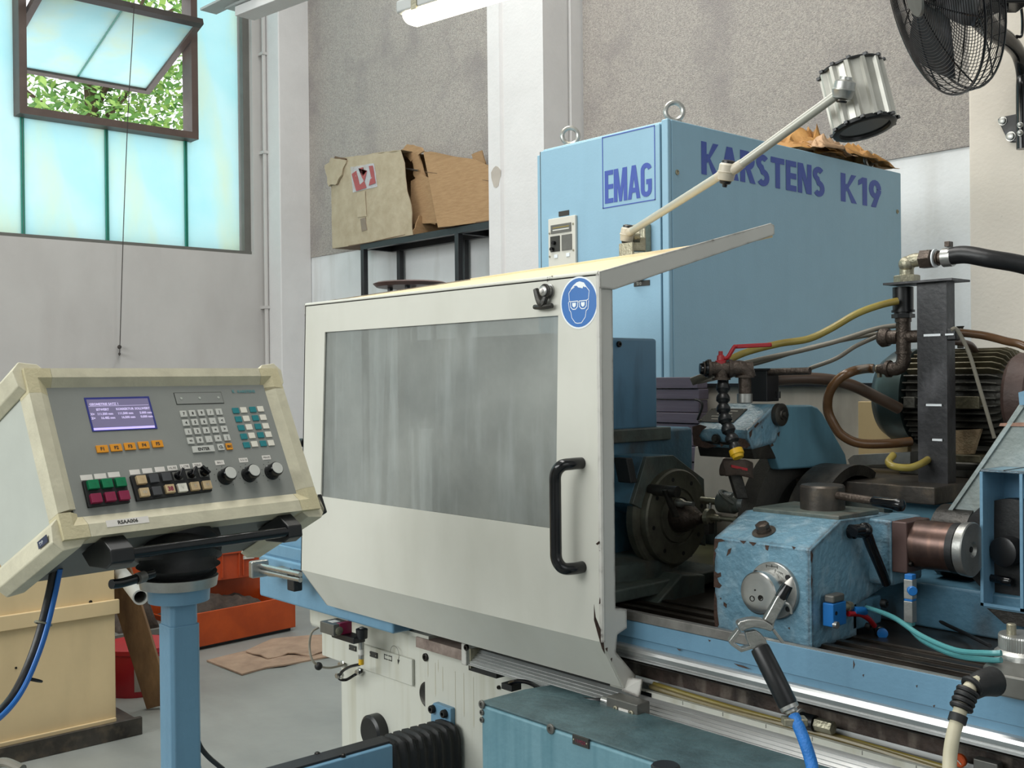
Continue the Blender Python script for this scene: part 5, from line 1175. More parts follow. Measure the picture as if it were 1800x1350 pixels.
hose([(1668, 600, 2.58), (1690, 602, 2.6), (1706, 607, 2.62), (1715, 618, 2.66)], .0085, 'hose_brown', 'short brown hose stub under the amber hose by the post', 'brown_hose')
hose([(1672, 580, 2.44), (1680, 578, 2.44), (1690, 592, 2.44), (1705, 625, 2.44), (1720, 675, 2.44), (1735, 725, 2.44), (1748, 770, 2.44)], .0045, 'hose_grey', 'thin grey cable hanging diagonally in front of the motor fins', 'grey_cable', 8)
q = P(1676, 588, 'd', 2.47); tb_ = thing('tie_bundle', 'black clamp bundle with white tie ends beside the post', 'clamp', q)
MB().obox(q, X*.012, Y*.012, Z*.014).build('clamp', 'grip_black', tb_, bevel=.004); MB().obox(q+Vector((-.002, -.014, 0)), X*.01, Y*.002, Z*.002).build('tie_end', 'sign_white', tb_)

# ------------------------------------------------------------------ coolant manifold
mf = thing('coolant_valve', 'iron pipe cross with red lever ball valve above the blue hood', 'valve', P(1270, 700, 'd', 2.46))
D0 = 2.46
def Q(u, v, d=D0): return P(u, v, 'd', d)
MB().cyl(Q(1236, 648), Q(1322, 648), .0165, 18).build('run_pipe', 'pipe_iron', mf)
MB().lathe(Q(1247, 648), (Q(1236, 648)-Q(1247, 648)), [(0, .019), (.008, .02), (.014, .014), (.022, .012)], 16).build('pipe_plug', 'gloss_black', mf)
MB().cyl(Q(1244, 648), Q(1249, 648), .0215, 18).cyl(Q(1280, 648), Q(1286, 648), .0215, 18).build('pipe_rim', 'pipe_iron', mf)
MB().cyl(Q(1268, 650), Q(1268, 668), .0165, 18, .0155).build('tee_branch', 'pipe_iron', mf)
MB().cyl(Q(1268, 664), Q(1268, 668), .021, 18).build('pipe_rim', 'pipe_iron', mf)
MB().tube([Q(1286, 648), Q(1300, 647), Q(1311, 652), Q(1315, 664)], .018, 18).build('elbow', 'pipe_iron', mf)
MB().cyl(Q(1307, 661), Q(1319.5, 661.5), .001, 6).cyl(Q(1309, 660), Q(1309, 664), .0215, 18).build('pipe_rim', 'pipe_iron', mf)
MB().lathe(Q(1309, 664), -Z, [(0, .0145), (.036, .0145)], 16).build('threaded_stub', 'pipe_iron', mf)
MB().lathe(Q(1309, 692), -Z, [(0, .0165), (.0, .0175), (.02, .0175), (.022, .015)], 20).build('bottom_nut', 'satin_steel', mf)
MB().lathe(Q(1267, 642), Z, [(0, .013), (.01, .013), (.012, .009), (.022, .008), (.024, .005), (.032, .005)], 8).build('valve_stem', 'valve_red', mf)
MB().tube([Q(1262, 629), Q(1275, 630), Q(1281, 626), Q(1290, 611), Q(1298, 609), Q(1356, 606)], .0048, 8, 2).build('red_lever', 'valve_red', mf)
MB().obox(Q(1325, 607.5), (Q(1356, 606)-Q(1296, 609))/2, Up*.0045, Fw*.006).build('red_lever', 'valve_red', mf, bevel=.002)
bb = thing('black_valve_box', 'black square column behind the ball valve with a round steel bar', 'fixture', P(1345, 706, 'd', 2.6))
a_, c_ = P(1318, 706, 'd', 2.56), P(1366, 648, 'd', 2.56)
b = MB(); o_ = P(1348, 706, 'd', 2.56); hx_ = .074
MB().box(o_.x-.05, o_.x, o_.y, o_.y+.05, o_.z, o_.z+hx_).build('column', 'shelf_black', bb, bevel=.002)
MB().box(o_.x-.06, o_.x+.004, o_.y-.004, o_.y+.055, o_.z+hx_, o_.z+hx_+.005).build('column_cap', 'shelf_black', bb)
MB().cyl(P(1350, 654, 'd', 2.57), P(1424, 652, 'd', 2.5), .0085, 16).build('round_bar', 'pipe_iron', bb)
MB().cyl(P(1368, 700, 'd', 2.56), P(1368, 688, 'd', 2.56), .006, 10).build('side_stud', 'grip_black', bb)
# articulated coolant nozzle
ln_ = thing('articulated_nozzle', 'dark articulated coolant nozzle with a yellow tip hanging over the hood', 'nozzle', Q(1270, 668, 2.44))
cl = [(1271, 668), (1271, 690), (1271, 708), (1272, 726), (1276, 744), (1283, 762), (1289, 779)]
cd = [2.46, 2.45, 2.44, 2.43, 2.42, 2.41, 2.40]
pts_ = [P(u, v, 'd', d) for (u, v), d in zip(cl, cd)]
for i in range(len(pts_)-1):
    a, c = pts_[i], pts_[i+1]; d_ = c-a; L_ = d_.length
    MB().lathe(a, d_, [(0, .008), (L_*.12, .0105), (L_*.3, .0135), (L_*.5, .0155), (L_*.78, .0155), (L_*.86, .013), (L_*1.05, .010)], 18).build('ball_link', 'grip_black', ln_)
d_ = (pts_[-1]-pts_[-2]).normalized(); a = pts_[-1]
MB().lathe(a, d_, [(0, .010), (.008, .013), (.018, .012)], 16).build('end_link', 'grip_black', ln_)
MB().lathe(a+d_*.016, d_, [(0, .0155), (.012, .016), (.014, .0135), (.02, .012)], 20).build('yellow_tip', 'loc_yellow', ln_)
MB().cyl(Q(1271, 664), Q(1271, 680), .0125, 18).build('hose_adapter', 'grip_black', ln_)

# ------------------------------------------------------------------ machine lamp
ml = thing('machine_lamp', 'grey jointed work lamp with a ribbed round aluminium head above the hood', 'lamp', P(1105, 440, 'd', 2.75))
j0, j1, j2 = P(1103, 411, 'y', 2.24), P(1278, 301, 'd', 2.45), P(1483, 158, 'd', 2.24)
def arm(a, c, nm):
    d = (c-a).normalized(); MB().cyl(a+d*.03, c-d*.02, .0102, 14).build(nm, 'arm_enamel', ml)
    MB().lathe(a+d*.006, d, [(0, .011), (.012, .0125), (.03, .011), (.032, .009)], 14).build('arm_socket', 'joint_enamel', ml)
arm(j0, j1, 'lower_arm'); arm(j1+Vector((.008, 0, -.004)), j2, 'upper_arm')
MB().lathe(j1-(j1-j0).normalized()*.02, -(j1-j0).normalized(), [(0, .0125), (.03, .0095)], 14).build('arm_socket', 'joint_enamel', ml)
jd = (Up*1.0+Rt*.12-Fw*.25).normalized()
for j, s in ((j0, 1.0), (j1, 1.0)):
    MB().lathe(j-jd*.022, jd, [(0, .012), (.002, .018), (.018, .02), (.019, .0215), (.021, .0215), (.022, .02), (.036, .0195), (.04, .016)], 24).build('joint_drum', 'joint_enamel', ml)
    MB().lathe(j+jd*.017, jd, [(0, .016), (.006, .015), (.008, .01)], 14).build('joint_nut', 'grip_black', ml)
    MB().lathe(j-jd*.022, -jd, [(0, .014), (.006, .012), (.008, .006), (.014, .005)], 14).build('joint_nut', 'grip_black', ml)
q = j0+Rt*.022-Up*.006+Fw*.015
MB().lathe(q, (Rt+Up*.05), [(-.004, .02), (.012, .021), (.014, .012)], 20).build('swivel_disc', 'zinc', ml)
MB().cyl(j0-Up*.02, j0-Up*.045+Fw*.01, .008, 12).build('swivel_pin', 'zinc', ml)
hp_ = Vector((j0.x+.0, 2.222, 1.80)); MB().obox(q+Rt*.012-Up*.022, Rt*.018, Fw*.01, Up*.02).build('mount_block', 'zinc', ml, bevel=.003)
MB().box(j0.x-.01, j0.x+.04, 2.2145, 2.222, 1.80, 1.868).build('mount_plate', 'zinc', ml, bevel=.002)
# head
hA, hB = P(1496, 124, 'd', 2.33), P(1519, 222, 'd', 2.31)
hd_ = (hB-hA).normalized(); HLn = (hB-hA).length; hr = .066
hd_ = (hd_-Fw*.02).normalized()
p_, q_ = axes(hd_)
b = MB(); NN = 12; pr_ = []
for k in range(NN):
    a = 2*PI*k/NN
    for da, r in ((0, hr-.006), (.06, hr+.002), (.14, hr+.002), (.18, hr-.005), (.34, hr-.007)):
        pr_.append((a+da*1.4, r))
pts_ = [hA+(p_*math.cos(a)+q_*math.sin(a))*r for a, r in pr_]
b.prism(pts_, hd_*HLn); b.build('ribbed_head', 'lamp_alu', ml, ang=20)
MB().lathe(hA-hd_*.004, hd_, [(0, hr-.01), (0, hr+.001), (.004, hr+.001)], 24).build('top_cap', 'grip_black', ml)
MB().lathe(hB, hd_, [(-.002, hr+.0), (.006, hr+.001), (.008, hr-.002), (.008, hr-.012), (.0, hr-.014), (.0, hr-.03)], 36).build('lens_ring', 'grip_black', ml)
MB().lathe(hA+hd_*(HLn+.001), hd_, [(0, .01), (0, hr-.013), (.0015, hr-.013)], 36).build('lens', mat('lamp_lens', '26282a', .15), ml)
for k in range(NN):
    a = 2*PI*(k+.08)/NN
    for e_ in (-.003, HLn+.002): MB().obox(hA+hd_*e_+(p_*math.cos(a)+q_*math.sin(a))*(hr+.002), hd_*.003, p_*.004, q_*.004).build('ring_lug', 'grip_black', ml)
MB().lathe(j2-jd*.02, jd, [(0, .012), (.003, .02), (.018, .023), (.019, .024), (.021, .024), (.022, .0225), (.036, .022), (.04, .014), (.046, .013)], 24).build('head_joint', 'satin_steel', ml)
MB().lathe(j2-jd*.022, -jd, [(0, .012), (.004, .01)], 12).build('joint_nut', 'grip_black', ml)
MB().lathe(j2, (hA+hd_*.05-j2), [(0, .016), ((hA+hd_*.05-j2).length, .018)], 14).build('head_stem', 'lamp_alu', ml)
# ------------------------------------------------------------------ control console
cw = Rt*1650+Up*20+Fw*1897; cw.z = 0; cw.normalize()
ce = Rt*-2200+Up*5875+Fw*1897; ce = (ce-cw*ce.dot(cw)).normalized()
cbk = ce.cross(cw)
if cbk.dot(Fw) < 0: cbk = -cbk
BL = P(113, 949, 'd', 1.7); CW_, CH_, CD_ = .512, .303, .225
con = thing('control_console', 'beige framed machine control console with keypad, screen and coloured buttons', 'control panel', tuple(BL+cw*.25+cbk*.1-Z*.12))
def CL(a, b, c=0): return BL+cw*a+ce*b+cbk*c
def PL(u, v, c=0):
    """panel-plane coordinates (a, b) of a measured direction, at depth c behind the frame front"""
    d = Fw+Rt*((u-900)/FPX)+Up*((675-v)/FPX); o = BL+cbk*c
    t = (o-CAM).dot(cbk)/d.dot(cbk); p = CAM+d*t-o
    return p.dot(cw), p.dot(ce)
def cbox(a0, a1, b0, b1, c0, c1, nm, m, par=con, **k):
    return MB().obox(CL((a0+a1)/2, (b0+b1)/2, (c0+c1)/2), cw*(a1-a0)/2, ce*(b1-b0)/2, cbk*(c1-c0)/2).build(nm, m, par, **k)
ia0, ib1 = PL(82, 681, .01); ia1, _ = PL(464, 668, .01); _, ib0 = PL(135, 914, .01); ia1b, ib0b = PL(518, 863, .01)
ia1 = (ia1+ia1b)/2; ib0 = (ib0+ib0b)/2
FC = .012   # depth of the panel below the frame front
cpan = cbox(ia0-.005, ia1+.005, ib0-.005, ib1+.005, FC, FC+.004, 'face_panel', 'console_panel')
def fbar(o1, o2, n1, n2, nm, m='console_frame'):
    """frame bar between two outer corners o1,o2 and inner corners n1,n2 with a sloping inner face"""
    m1 = ((o1[0]*.45+n1[0]*.55), (o1[1]*.45+n1[1]*.55)); m2 = ((o2[0]*.45+n2[0]*.55), (o2[1]*.45+n2[1]*.55))
    vs = [CL(*o1, 0), CL(*o2, 0), CL(*m2, 0), CL(*m1, 0), CL(*n2, FC), CL(*n1, FC), CL(*o1, .035), CL(*o2, .035), CL(*n2, .035), CL(*n1, .035)]
    MB().add(vs, [(0, 1, 2, 3), (3, 2, 4, 5), (0, 6, 7, 1), (5, 4, 8, 9), (6, 9, 8, 7), (0, 3, 5, 9, 6), (1, 7, 8, 4, 2)]).build(nm, m, con, ang=15)
OT = [(0, 0), (CW_, 0), (CW_, CH_), (0, CH_)]; IN = [(ia0, ib0), (ia1, ib0), (ia1, ib1), (ia0, ib1)]
cn = .045
def lerp(p, q, t): return (p[0]+(q[0]-p[0])*t, p[1]+(q[1]-p[1])*t)
for k in range(4):
    j = (k+1) % 4; t = cn/(CW_ if k % 2 == 0 else CH_); t2 = max(0, (cn-abs(IN[k][0 if k % 2 == 0 else 1]-OT[k][0 if k % 2 == 0 else 1]))/(IN[1][0]-IN[0][0] if k % 2 == 0 else IN[2][1]-IN[1][1]))
    fbar(lerp(OT[k], OT[j], t), lerp(OT[j], OT[k], t), lerp(IN[k], IN[j], t2), lerp(IN[j], IN[k], t2), 'frame_bar')
    # corner casting: two sloping pieces
    g = .0015
    fbar(OT[k], lerp(OT[k], OT[j], t-.001), IN[k], lerp(IN[k], IN[j], t2-.001), 'corner_casting', 'console_corner')
    i_ = (k-1) % 4; tt = cn/(CW_ if i_ % 2 == 0 else CH_); dn = IN[1][0]-IN[0][0] if i_ % 2 == 0 else IN[2][1]-IN[1][1]
    ax = 0 if i_ % 2 == 0 else 1
    tt2 = max(0, (cn-abs(IN[k][ax]-OT[k][ax]))/dn)
    fbar(lerp(OT[k], OT[i_], tt-.001), OT[k], lerp(IN[k], IN[i_], tt2-.001), IN[k], 'corner_casting', 'console_corner')
# cabinet behind the frame: hexagonal edge bars run back from each corner
def sprof(a, sx, b, sy, w=.04):
    """cross-section of an edge bar at a corner"""
    return [(a, b+sy*w), (a-sx*.012, b+sy*w*.72), (a-sx*.016, b+sy*.0), (a-sx*.002, b-sy*.016), (a+sx*w*.72, b-sy*.012), (a+sx*w, b)]
for (a, sx, b_, sy) in ((0, 1, 0, 1), (0, 1, CH_, -1), (CW_, -1, 0, 1), (CW_, -1, CH_, -1)):
    pr = sprof(a, sx, b_, sy)
    ln = CD_ if b_ == 0 else .36
    MB().prism([CL(x, y, .008) for x, y in pr], cbk*ln).build('edge_bar', 'console_frame', con, bevel=.002)
# side, bottom, top and rear sheets
def pan(pts, n, nm, m): MB().prism(pts, n).build(nm, m, con)
for a, s in ((0.002, 1), (CW_-.002, -1)):
    pan([CL(a, .02, .03), CL(a, CH_-.02, .03), CL(a, CH_-.02, .36), CL(a, .02, CD_)], cw*.003*s, 'side_sheet', 'console_side')
pan([CL(0.02, .002, .03), CL(CW_-.02, .002, .03), CL(CW_-.02, .002, CD_), CL(.02, .002, CD_)], ce*.003, 'bottom_sheet', mat('console_under', '5b5f5d', .5, var=.08))
pan([CL(0.02, CH_-.002, .03), CL(CW_-.02, CH_-.002, .03), CL(CW_-.02, CH_-.002, .36), CL(.02, CH_-.002, .36)], -ce*.003, 'top_sheet', 'console_side')
pan([CL(.01, .01, CD_), CL(CW_-.01, .01, CD_), CL(CW_-.01, CH_-.01, .36), CL(.01, CH_-.01, .36)], -cbk*.003, 'rear_sheet', 'console_side')
# type plate on the lower left edge bar
q = CL(-.0172, .012, .035); MB().obox(q, cw*.0006, ce*.006, cbk*.017).build('type_plate', mat('plate_blue', '2c3550', .4), con)
text_mb('TYP', CL(-.0181, .009, .046), -cbk, ce, .008).build('plate_lettering', 'sign_white', con)
# dark hollow of the missing end cap at lower right
a_, b_ = PL(563, 868); MB().obox(CL(CW_+.012, .012, .03), cw*.008, ce*.02, cbk*.022).build('open_bar_end', 'rubber', con, bevel=.003)
# screen
S = [PL(u, v, FC) for u, v in ((147.7, 701), (261, 695.7), (276, 752.3), (162.3, 760.7))]
sa0, sa1 = (S[0][0]+S[3][0])/2, (S[1][0]+S[2][0])/2; sb1, sb0 = (S[0][1]+S[1][1])/2, (S[2][1]+S[3][1])/2
scr = cbox(sa0, sa1, sb0, sb1, FC-.0012, FC, 'screen', 'screen_bezel')
cbox(sa0+.003, sa1-.004, sb0+.004, sb1-.004, FC-.0016, FC-.0011, 'display', 'screen_glow', scr)
cbox(sa0+.003, sa1-.005, sb0+.002, sb0+.006, FC-.0018, FC-.0011, 'light_line', 'screen_bar', scr)
cbox(sa0+.004, sa1-.006, sb1-.0175, sb1-.0168, FC-.0018, FC-.0015, 'rule_line', 'screen_text', scr)
def ctext(s, a, b, size, m, par=con, off=0.0003, c=None, sx=1., align='LEFT'):
    c = FC-.0018 if c is None else c
    return text_mb(s, CL(a, b, c), cw, ce, size, off, align=align, sx=sx).build('lettering', m, par)
SW, SH = sa1-sa0, sb1-sb0
ctext('GEOMETRIE SATZ 1', sa0+.006, sb1-.0155, .0062, 'screen_text', scr)
for s, fa, fb in (('ISTWERT', .13, .60), ('KORREKTUR', .43, .60), ('SOLLWERT', .72, .60), ('X=', .03, .47), ('111.500 mm', .13, .47), ('111.500 mm', .44, .47), ('5.000 mm', .78, .47), ('Z=', .03, .35), ('16.482 mm', .17, .35), ('16.500 mm', .48, .35), ('0.000 mm', .78, .35)):
    ctext(s, sa0+SW*fa, sb0+SH*fb, .0058, 'screen_text', scr)
# slot cover
S = [PL(u, v, FC) for u, v in ((305, 692.3), (388.3, 687.3), (393.3, 708.3), (310.7, 712.7))]
a0, a1, b1, b0 = (S[0][0]+S[3][0])/2, (S[1][0]+S[2][0])/2, (S[0][1]+S[1][1])/2, (S[2][1]+S[3][1])/2
sl_p = cbox(a0, a1, b0, b1, FC-.0004, FC, 'slot_recess', 'print_dark')
cbox(a0+.0012, a1-.0012, b0+.0012, b1-.0012, FC-.0012, FC-.0003, 'slot_cover', 'console_panel', sl_p)
for t in (.12, .5, .9): MB().cyl(CL(a0+(a1-a0)*t, (b0+b1)/2, FC-.0012), CL(a0+(a1-a0)*t, (b0+b1)/2, FC-.002), .0024, 12).build('slot_screw', 'console_side', sl_p)
# keys
def key(u, v, w, h, nm, m, txt=None, ts=.008, th=.003, tm='print_dark', par=con):
    a, b = PL(u, v, FC); k = cbox(a-w/2, a+w/2, b-h/2, b+h/2, FC-th, FC, nm, m, par, bevel=.0006, seg=1)
    if txt: text_mb(txt, CL(a, b-ts*.36, FC-th-.0003), cw, ce, ts, .0003, align='CENTER').build('legend', tm, k)
    return k
for i in range(5): key(179+(276-179)*i/4, 790-(790-781)*i/4, .021, .0135, 'function_key', 'key_orange', 'F%d' % (i+1), .0085)
lab = [['7', '8', '9', '/', '|'], ['4', '5', '6', '-', '<'], ['1', '2', '3', '=', '>'], ['+/-', '0', '.', '+', '|']]
L0, L1, R0, R1 = (321.7, 728.3), (334.3, 775.7), (384, 724.7), (398, 770)
for r in range(4):
    for c in range(5):
        s, t = r/3, c/4
        u = (L0[0]+(L1[0]-L0[0])*s)*(1-t)+(R0[0]+(R1[0]-R0[0])*s)*t; v = (L0[1]+(L1[1]-L0[1])*s)*(1-t)+(R0[1]+(R1[1]-R0[1])*s)*t
        key(u, v, .0135, .0128, 'number_key', 'key_light', lab[r][c], .0078 if len(lab[r][c]) == 1 else .0058)
key(356.7, 790, .0455, .0128, 'enter_key', 'key_light', 'ENTER', .0082); key(387.3, 786.7, .0135, .0128, 'clear_key', 'key_light', 'CL', .0075); key(402, 785.5, .0135, .0132, 'escape_key', 'key_orange', 'ESC', .0062)
for r in range(5):
    t = r/4
    for (ua, va, ub, vb, m) in ((414, 722.3, 433, 782.7, 'key_teal'), (427.5, 721.3, 446.7, 781, 'key_white'), (444, 720.3, 462.3, 780, 'key_teal'), (457.3, 719.3, 475.7, 779, 'key_white')):
        key(ua+(ub-ua)*t, va+(vb-va)*t, .0145, .0118, 'soft_key', m, th=.0022)
for u, v in ((151.7, 839.3), (176, 837), (200, 834.3)): key(u, v, .0215, .0095, 'paper_label', 'label_white', th=.0006)
for i in range(6):
    k = key(236.7+(346.7-236.7)*i/5, 830-(830-817.7)*i/5, .0195, .0092, 'paper_label', 'label_white', th=.0006)
for (i, s) in ((3, 'HL.RE'), (4, 'L.CTR'), (5, 'TEILE')):
    a, b = PL(236.7+22*i, 830-2.46*i, FC); text_mb(s, CL(a, b-.002, FC-.001), cw, ce, .0055, align='CENTER').build('legend', 'print_dark', con)
def block(cs, nm):
    pts = [PL(u, v, FC) for u, v in cs]; MB().prism([CL(a, b, FC-.006) for a, b in pts], cbk*.006).build(nm, 'rubber', con, bevel=.001)
block(((142.7, 847.3), (218, 840.5), (226.5, 885), (153.5, 894)), 'button_block')
block(((226.5, 838.3), (363, 822.5), (370.5, 865), (238.5, 882.5)), 'button_block')
for (u, v) in ((159.3, 856), (183.3, 854), (207.3, 851.7)): key(u, v, .0185, .016, 'green_button', 'btn_green', th=.013)
for (u, v) in ((164.3, 880), (189, 877.3), (213.3, 875)): key(u, v, .0185, .016, 'red_button', 'btn_red', th=.013)
for i, (u, v) in enumerate(((244, 847.3), (265.7, 845), (287.7, 842.3))): key(u, v, .0175, .0155, 'amber_button' if i == 0 else 'grey_button', 'btn_amber' if i == 0 else 'btn_grey', th=.012)
for i, (u, v) in enumerate(((249.3, 869.3), (271, 866.7), (294, 863), (316, 861), (338, 858.3), (359, 856))):
    k = key(u, v, .0175, .0155, 'grey_button' if i == 1 else 'amber_button', 'btn_grey' if i == 1 else ('key_white' if i == 3 else 'btn_amber'), th=.012)
    if i == 2: a, b = PL(u, v, FC); text_mb('38', CL(a, b-.004, FC-.0123), cw, ce, .011, .0004, align='CENTER').build('red_marks', 'btn_red', k)
    if i in (0, 3, 4, 5): a, b = PL(u, v, FC); text_mb('WVYH'[(0, 0, 0, 1, 2, 3)[i]], CL(a, b-.003, FC-.0123), cw, ce, .009, align='CENTER').build('legend', 'print_light', k)
for (u, v, an) in ((309.5, 839.5, -35), (332.5, 836.5, -35), (354.5, 833.5, 40)):
    a, b = PL(u, v, FC); k = cbox(a-.009, a+.009, b-.008, b+.008, FC-.007, FC, 'rotary_switch', 'gunmetal', bevel=.001)
    MB().lathe(CL(a, b, FC-.007), -cbk, [(0, .0078), (.006, .007), (.008, .006)], 18).build('switch_base', 'gloss_black', k)
    d_ = cw*math.cos(math.radians(an+90))+ce*math.sin(math.radians(an+90)); p2 = d_.cross(cbk)
    MB().obox(CL(a, b, FC-.016)+d_*.002, d_*.0095, p2*.0025, cbk*.005).build('switch_wing', 'gloss_black', k, bevel=.001)
for (u, v, lu, lv, tx) in ((399, 836, 386, 813.3, 'BH-1'), (440.7, 831.7, 427.7, 809, '0-3-14'), (481, 827.3, 468, 804.3, 'MH-M')):
    a, b = PL(u-4, v+3, FC)
    k = MB().lathe(CL(a, b, FC), -cbk, [(0, .0155), (.003, .0155), (.004, .0145), (.02, .0135), (.022, .012)], 30).build('potentiometer_knob', 'gloss_black', con)
    MB().lathe(CL(a, b, FC-.022), -cbk, [(0, .0115), (.001, .011)], 26).build('knob_cap', 'key_light', k)
    a2, b2 = PL(lu, lv, FC); kk = cbox(a2-.0095, a2+.0095, b2-.0045, b2+.0045, FC-.0006, FC, 'paper_label', 'label_white')
    text_mb(tx, CL(a2, b2-.0018, FC-.001), cw, ce, .0055, align='CENTER').build('legend', 'print_dark', kk)
    for i in range(9):
        an = math.radians(-50+280*i/8); MB().cyl(CL(a+.021*math.cos(an), b+.021*math.sin(an), FC), CL(a+.021*math.cos(an), b+.021*math.sin(an), FC-.0004), .0008, 6).build('scale_dot', 'print_dark', con)
a, b = PL(408, 691, FC)
ctext('K', a, b, .009, 'print_teal', off=0.0003, c=FC-.0013); ctext('KARSTENS', a+.012, b, .0075, 'print_teal', c=FC-.0013, sx=1.15)
# inventory strip on the bottom bar
a, b = PL(224, 915, 0); MB().obox(CL(a, b-.002, -.0003), cw*.038, ce*.0058, cbk*.0003).build('inventory_strip', 'label_white', con)
ctext('RSAA006', a, b-.0045, .0085, 'print_dark', c=-.0009, align='CENTER', sx=1.1)
# grab bar below
ga = PL(190, 948)[0]; 
for a0, a1, nm in ((.066, .108, 'bar_bracket'), (CW_-.094, CW_-.062, 'bar_bracket')):
    pr = [CL(a0, .0, .012), CL(a0, .0, .085), CL(a0, -.03, .07), CL(a0, -.052, .02), CL(a0, -.05, -.002), CL(a0, -.03, -.008)]
    MB().prism(pr, cw*(a1-a0)).build(nm, 'grip_black', con, bevel=.0025)
MB().cyl(CL(.1, -.036, .004), CL(CW_-.09, -.036, .004), .0095, 16).build('grab_bar', 'gloss_black', con)
MB().tube([CL(.075, -.075, .03), CL(.1, -.074, .035), CL(.16, -.064, .045)], .008, 12).build('clamp_lever', 'gloss_black', con)
MB().cyl(CL(.125, -.071, .036), CL(.14, -.068, .04), .0098, 12).build('lever_band', 'gunmetal', con)

# pedestal arm
pc = P(315, 1100, 'd', 1.93); px_, py_ = pc.x, pc.y
pd = thing('console_pedestal', 'blue octagonal pedestal post with steel collar and black rubber bellows', 'pedestal', (px_, py_, .45))
def pz(v): return P(315, v, 'd', 1.93).z
top = CL(.27, -.0, .125)
yaw = math.atan2(cw.y, cw.x)
b = MB(); prof = []; N_ = 9
base_z = pz(1008)
bp = [Vector((px_, py_, base_z)), Vector((px_, py_, base_z+.03)), Vector((px_, py_, base_z+.06))*.55+top*.45, top+cbk*.0+Z*.01]
spine = smooth_path(bp, 7); n_ = len(spine)-1
b.tube(spine, lambda t: (.060+.012*math.sin(t*PI*1.0))*(1+.09*math.sin(t*PI*13)), 32, 0); b.build('rubber_bellows', 'rubber', pd)
MB().lathe((px_, py_, pz(1030)), Z, [(0, .066), (.018, .069), (.02, .06)], 40).build('steel_collar', 'satin_steel', pd)
MB().lathe((px_, py_, pz(1055)), Z, [(0, .053), (.03, .055), (.034, .055)], 40).build('top_flange', 'machine_blue', pd)
def oct_(r, z, c=.006): return [(px_+sx*(r-(c if k == sk else 0)), py_+sy*(r-(c if k != sk else 0)), z) for sx, sy, sk in ((1, 1, 1), (-1, 1, 0), (-1, -1, 1), (1, -1, 0)) for k in (0, 1)]
MB().prism(oct_(.0255, pz(1098)), (0, 0, pz(1053)-pz(1098))).build('upper_sleeve', 'machine_blue', pd, bevel=.002)
MB().prism(oct_(.028, .50), (0, 0, pz(1095)-.50)).build('post', 'machine_blue', pd, bevel=.002)
MB().prism([(px_, py_, .6), (px_, py_, .3), (px_-.02, 1.0, .3), (px_-.02, 1.0, .42), (px_-.01, py_+.12, .5), (px_, py_+.06, .7), (px_, py_+.026, .87), (px_, py_+.02, .87)], (-.05, 0, 0)).build('gusset', 'machine_blue', pd, bevel=.004)
MB().box(px_-.09, px_, .95, 1.44, .3, .42).box(-2.0, px_-.085, 1.3, 1.44, .3, .42).box(-2.0, -1.9, 1.4, 1.79, .3, .42).build('foot_beam', 'machine_blue', pd, bevel=.004)
MB().tube([P(345, 1290, 'd', 1.93), P(352, 1312, 'd', 1.94), P(368, 1332, 'd', 1.98), P(392, 1352, 'd', 2.05)], .0045, 8).build('edge_cable', 'rubber', pd)
# duct arm and its boot
bw = thing('duct_arm', 'blue duct arm entering the cream bed through a black ribbed rubber boot', 'arm', (-2.24, 1.5, .33))
hz_ = P(683, 1311, 'x', -2.2).z
MB().box(-2.262, -2.2, .7, 1.56, .30, hz_).build('duct', 'machine_blue', bw, bevel=.004)
MB().box(-2.262, -2.212, .7, 1.56, hz_-.001, hz_+.006).build('duct_lid', 'shelf_black', bw, bevel=.002)
for x, y in ((-2.21, 1.42), (-2.262, 1.38)): MB().lathe((x, y, hz_+.001), Z, [(0, .007), (.006, .007), (.008, .004)], 10).build('lid_screw', 'dark_steel', bw)
b = MB(); K = 8; vs = []; ns = 24; y0_, y1_ = 1.53, 1.775; rings = [(0, .0, .0), (.0, .72, .90), (.09, .78, .93), (.12, .80, .93)]
for k in range(K*4):
    t = .13+.87*k/(K*4-1); ph = k % 4; r = 1.0 if ph in (1, 2) else .9
    rings.append((t, r*(.86+.14*min(1, (t-.1)*3)), 1-(1-r)*.5))
rings = rings[1:]
for t, rx, rz in rings:
    for m_ in range(ns):
        a = 2*PI*m_/ns+PI/ns; ca, sa = math.cos(a), math.sin(a); sq = (abs(ca)**5+abs(sa)**5)**(-.2)
        vs.append(Vector((-2.248+.056*rx*ca*sq, y0_+(y1_-y0_)*t, hz_-.135+.138*rz*sa*sq)))
fs = [(i*ns+j, i*ns+(j+1) % ns, (i+1)*ns+(j+1) % ns, (i+1)*ns+j) for i in range(len(rings)-1) for j in range(ns)]+[tuple(range(ns)), tuple(range((len(rings)-1)*ns, len(rings)*ns))]
b.add(vs, fs).build('rubber_boot', 'rubber', bw, ang=40)
pa = [P(u, v, 'y', 1.77) for u, v in ((757, 1240), (762, 1235), (792, 1246), (793, 1400), (755, 1400))]
MB().prism(pa, (0, .02, 0)).build('flange_plate', 'machine_blue', bw, bevel=.003)
for u, v in ((762, 1246), (783, 1254)): bolt(bw, P(u, v, 'y', 1.77), -Y, .011, .012, 'rubber', 'flange_bolt')

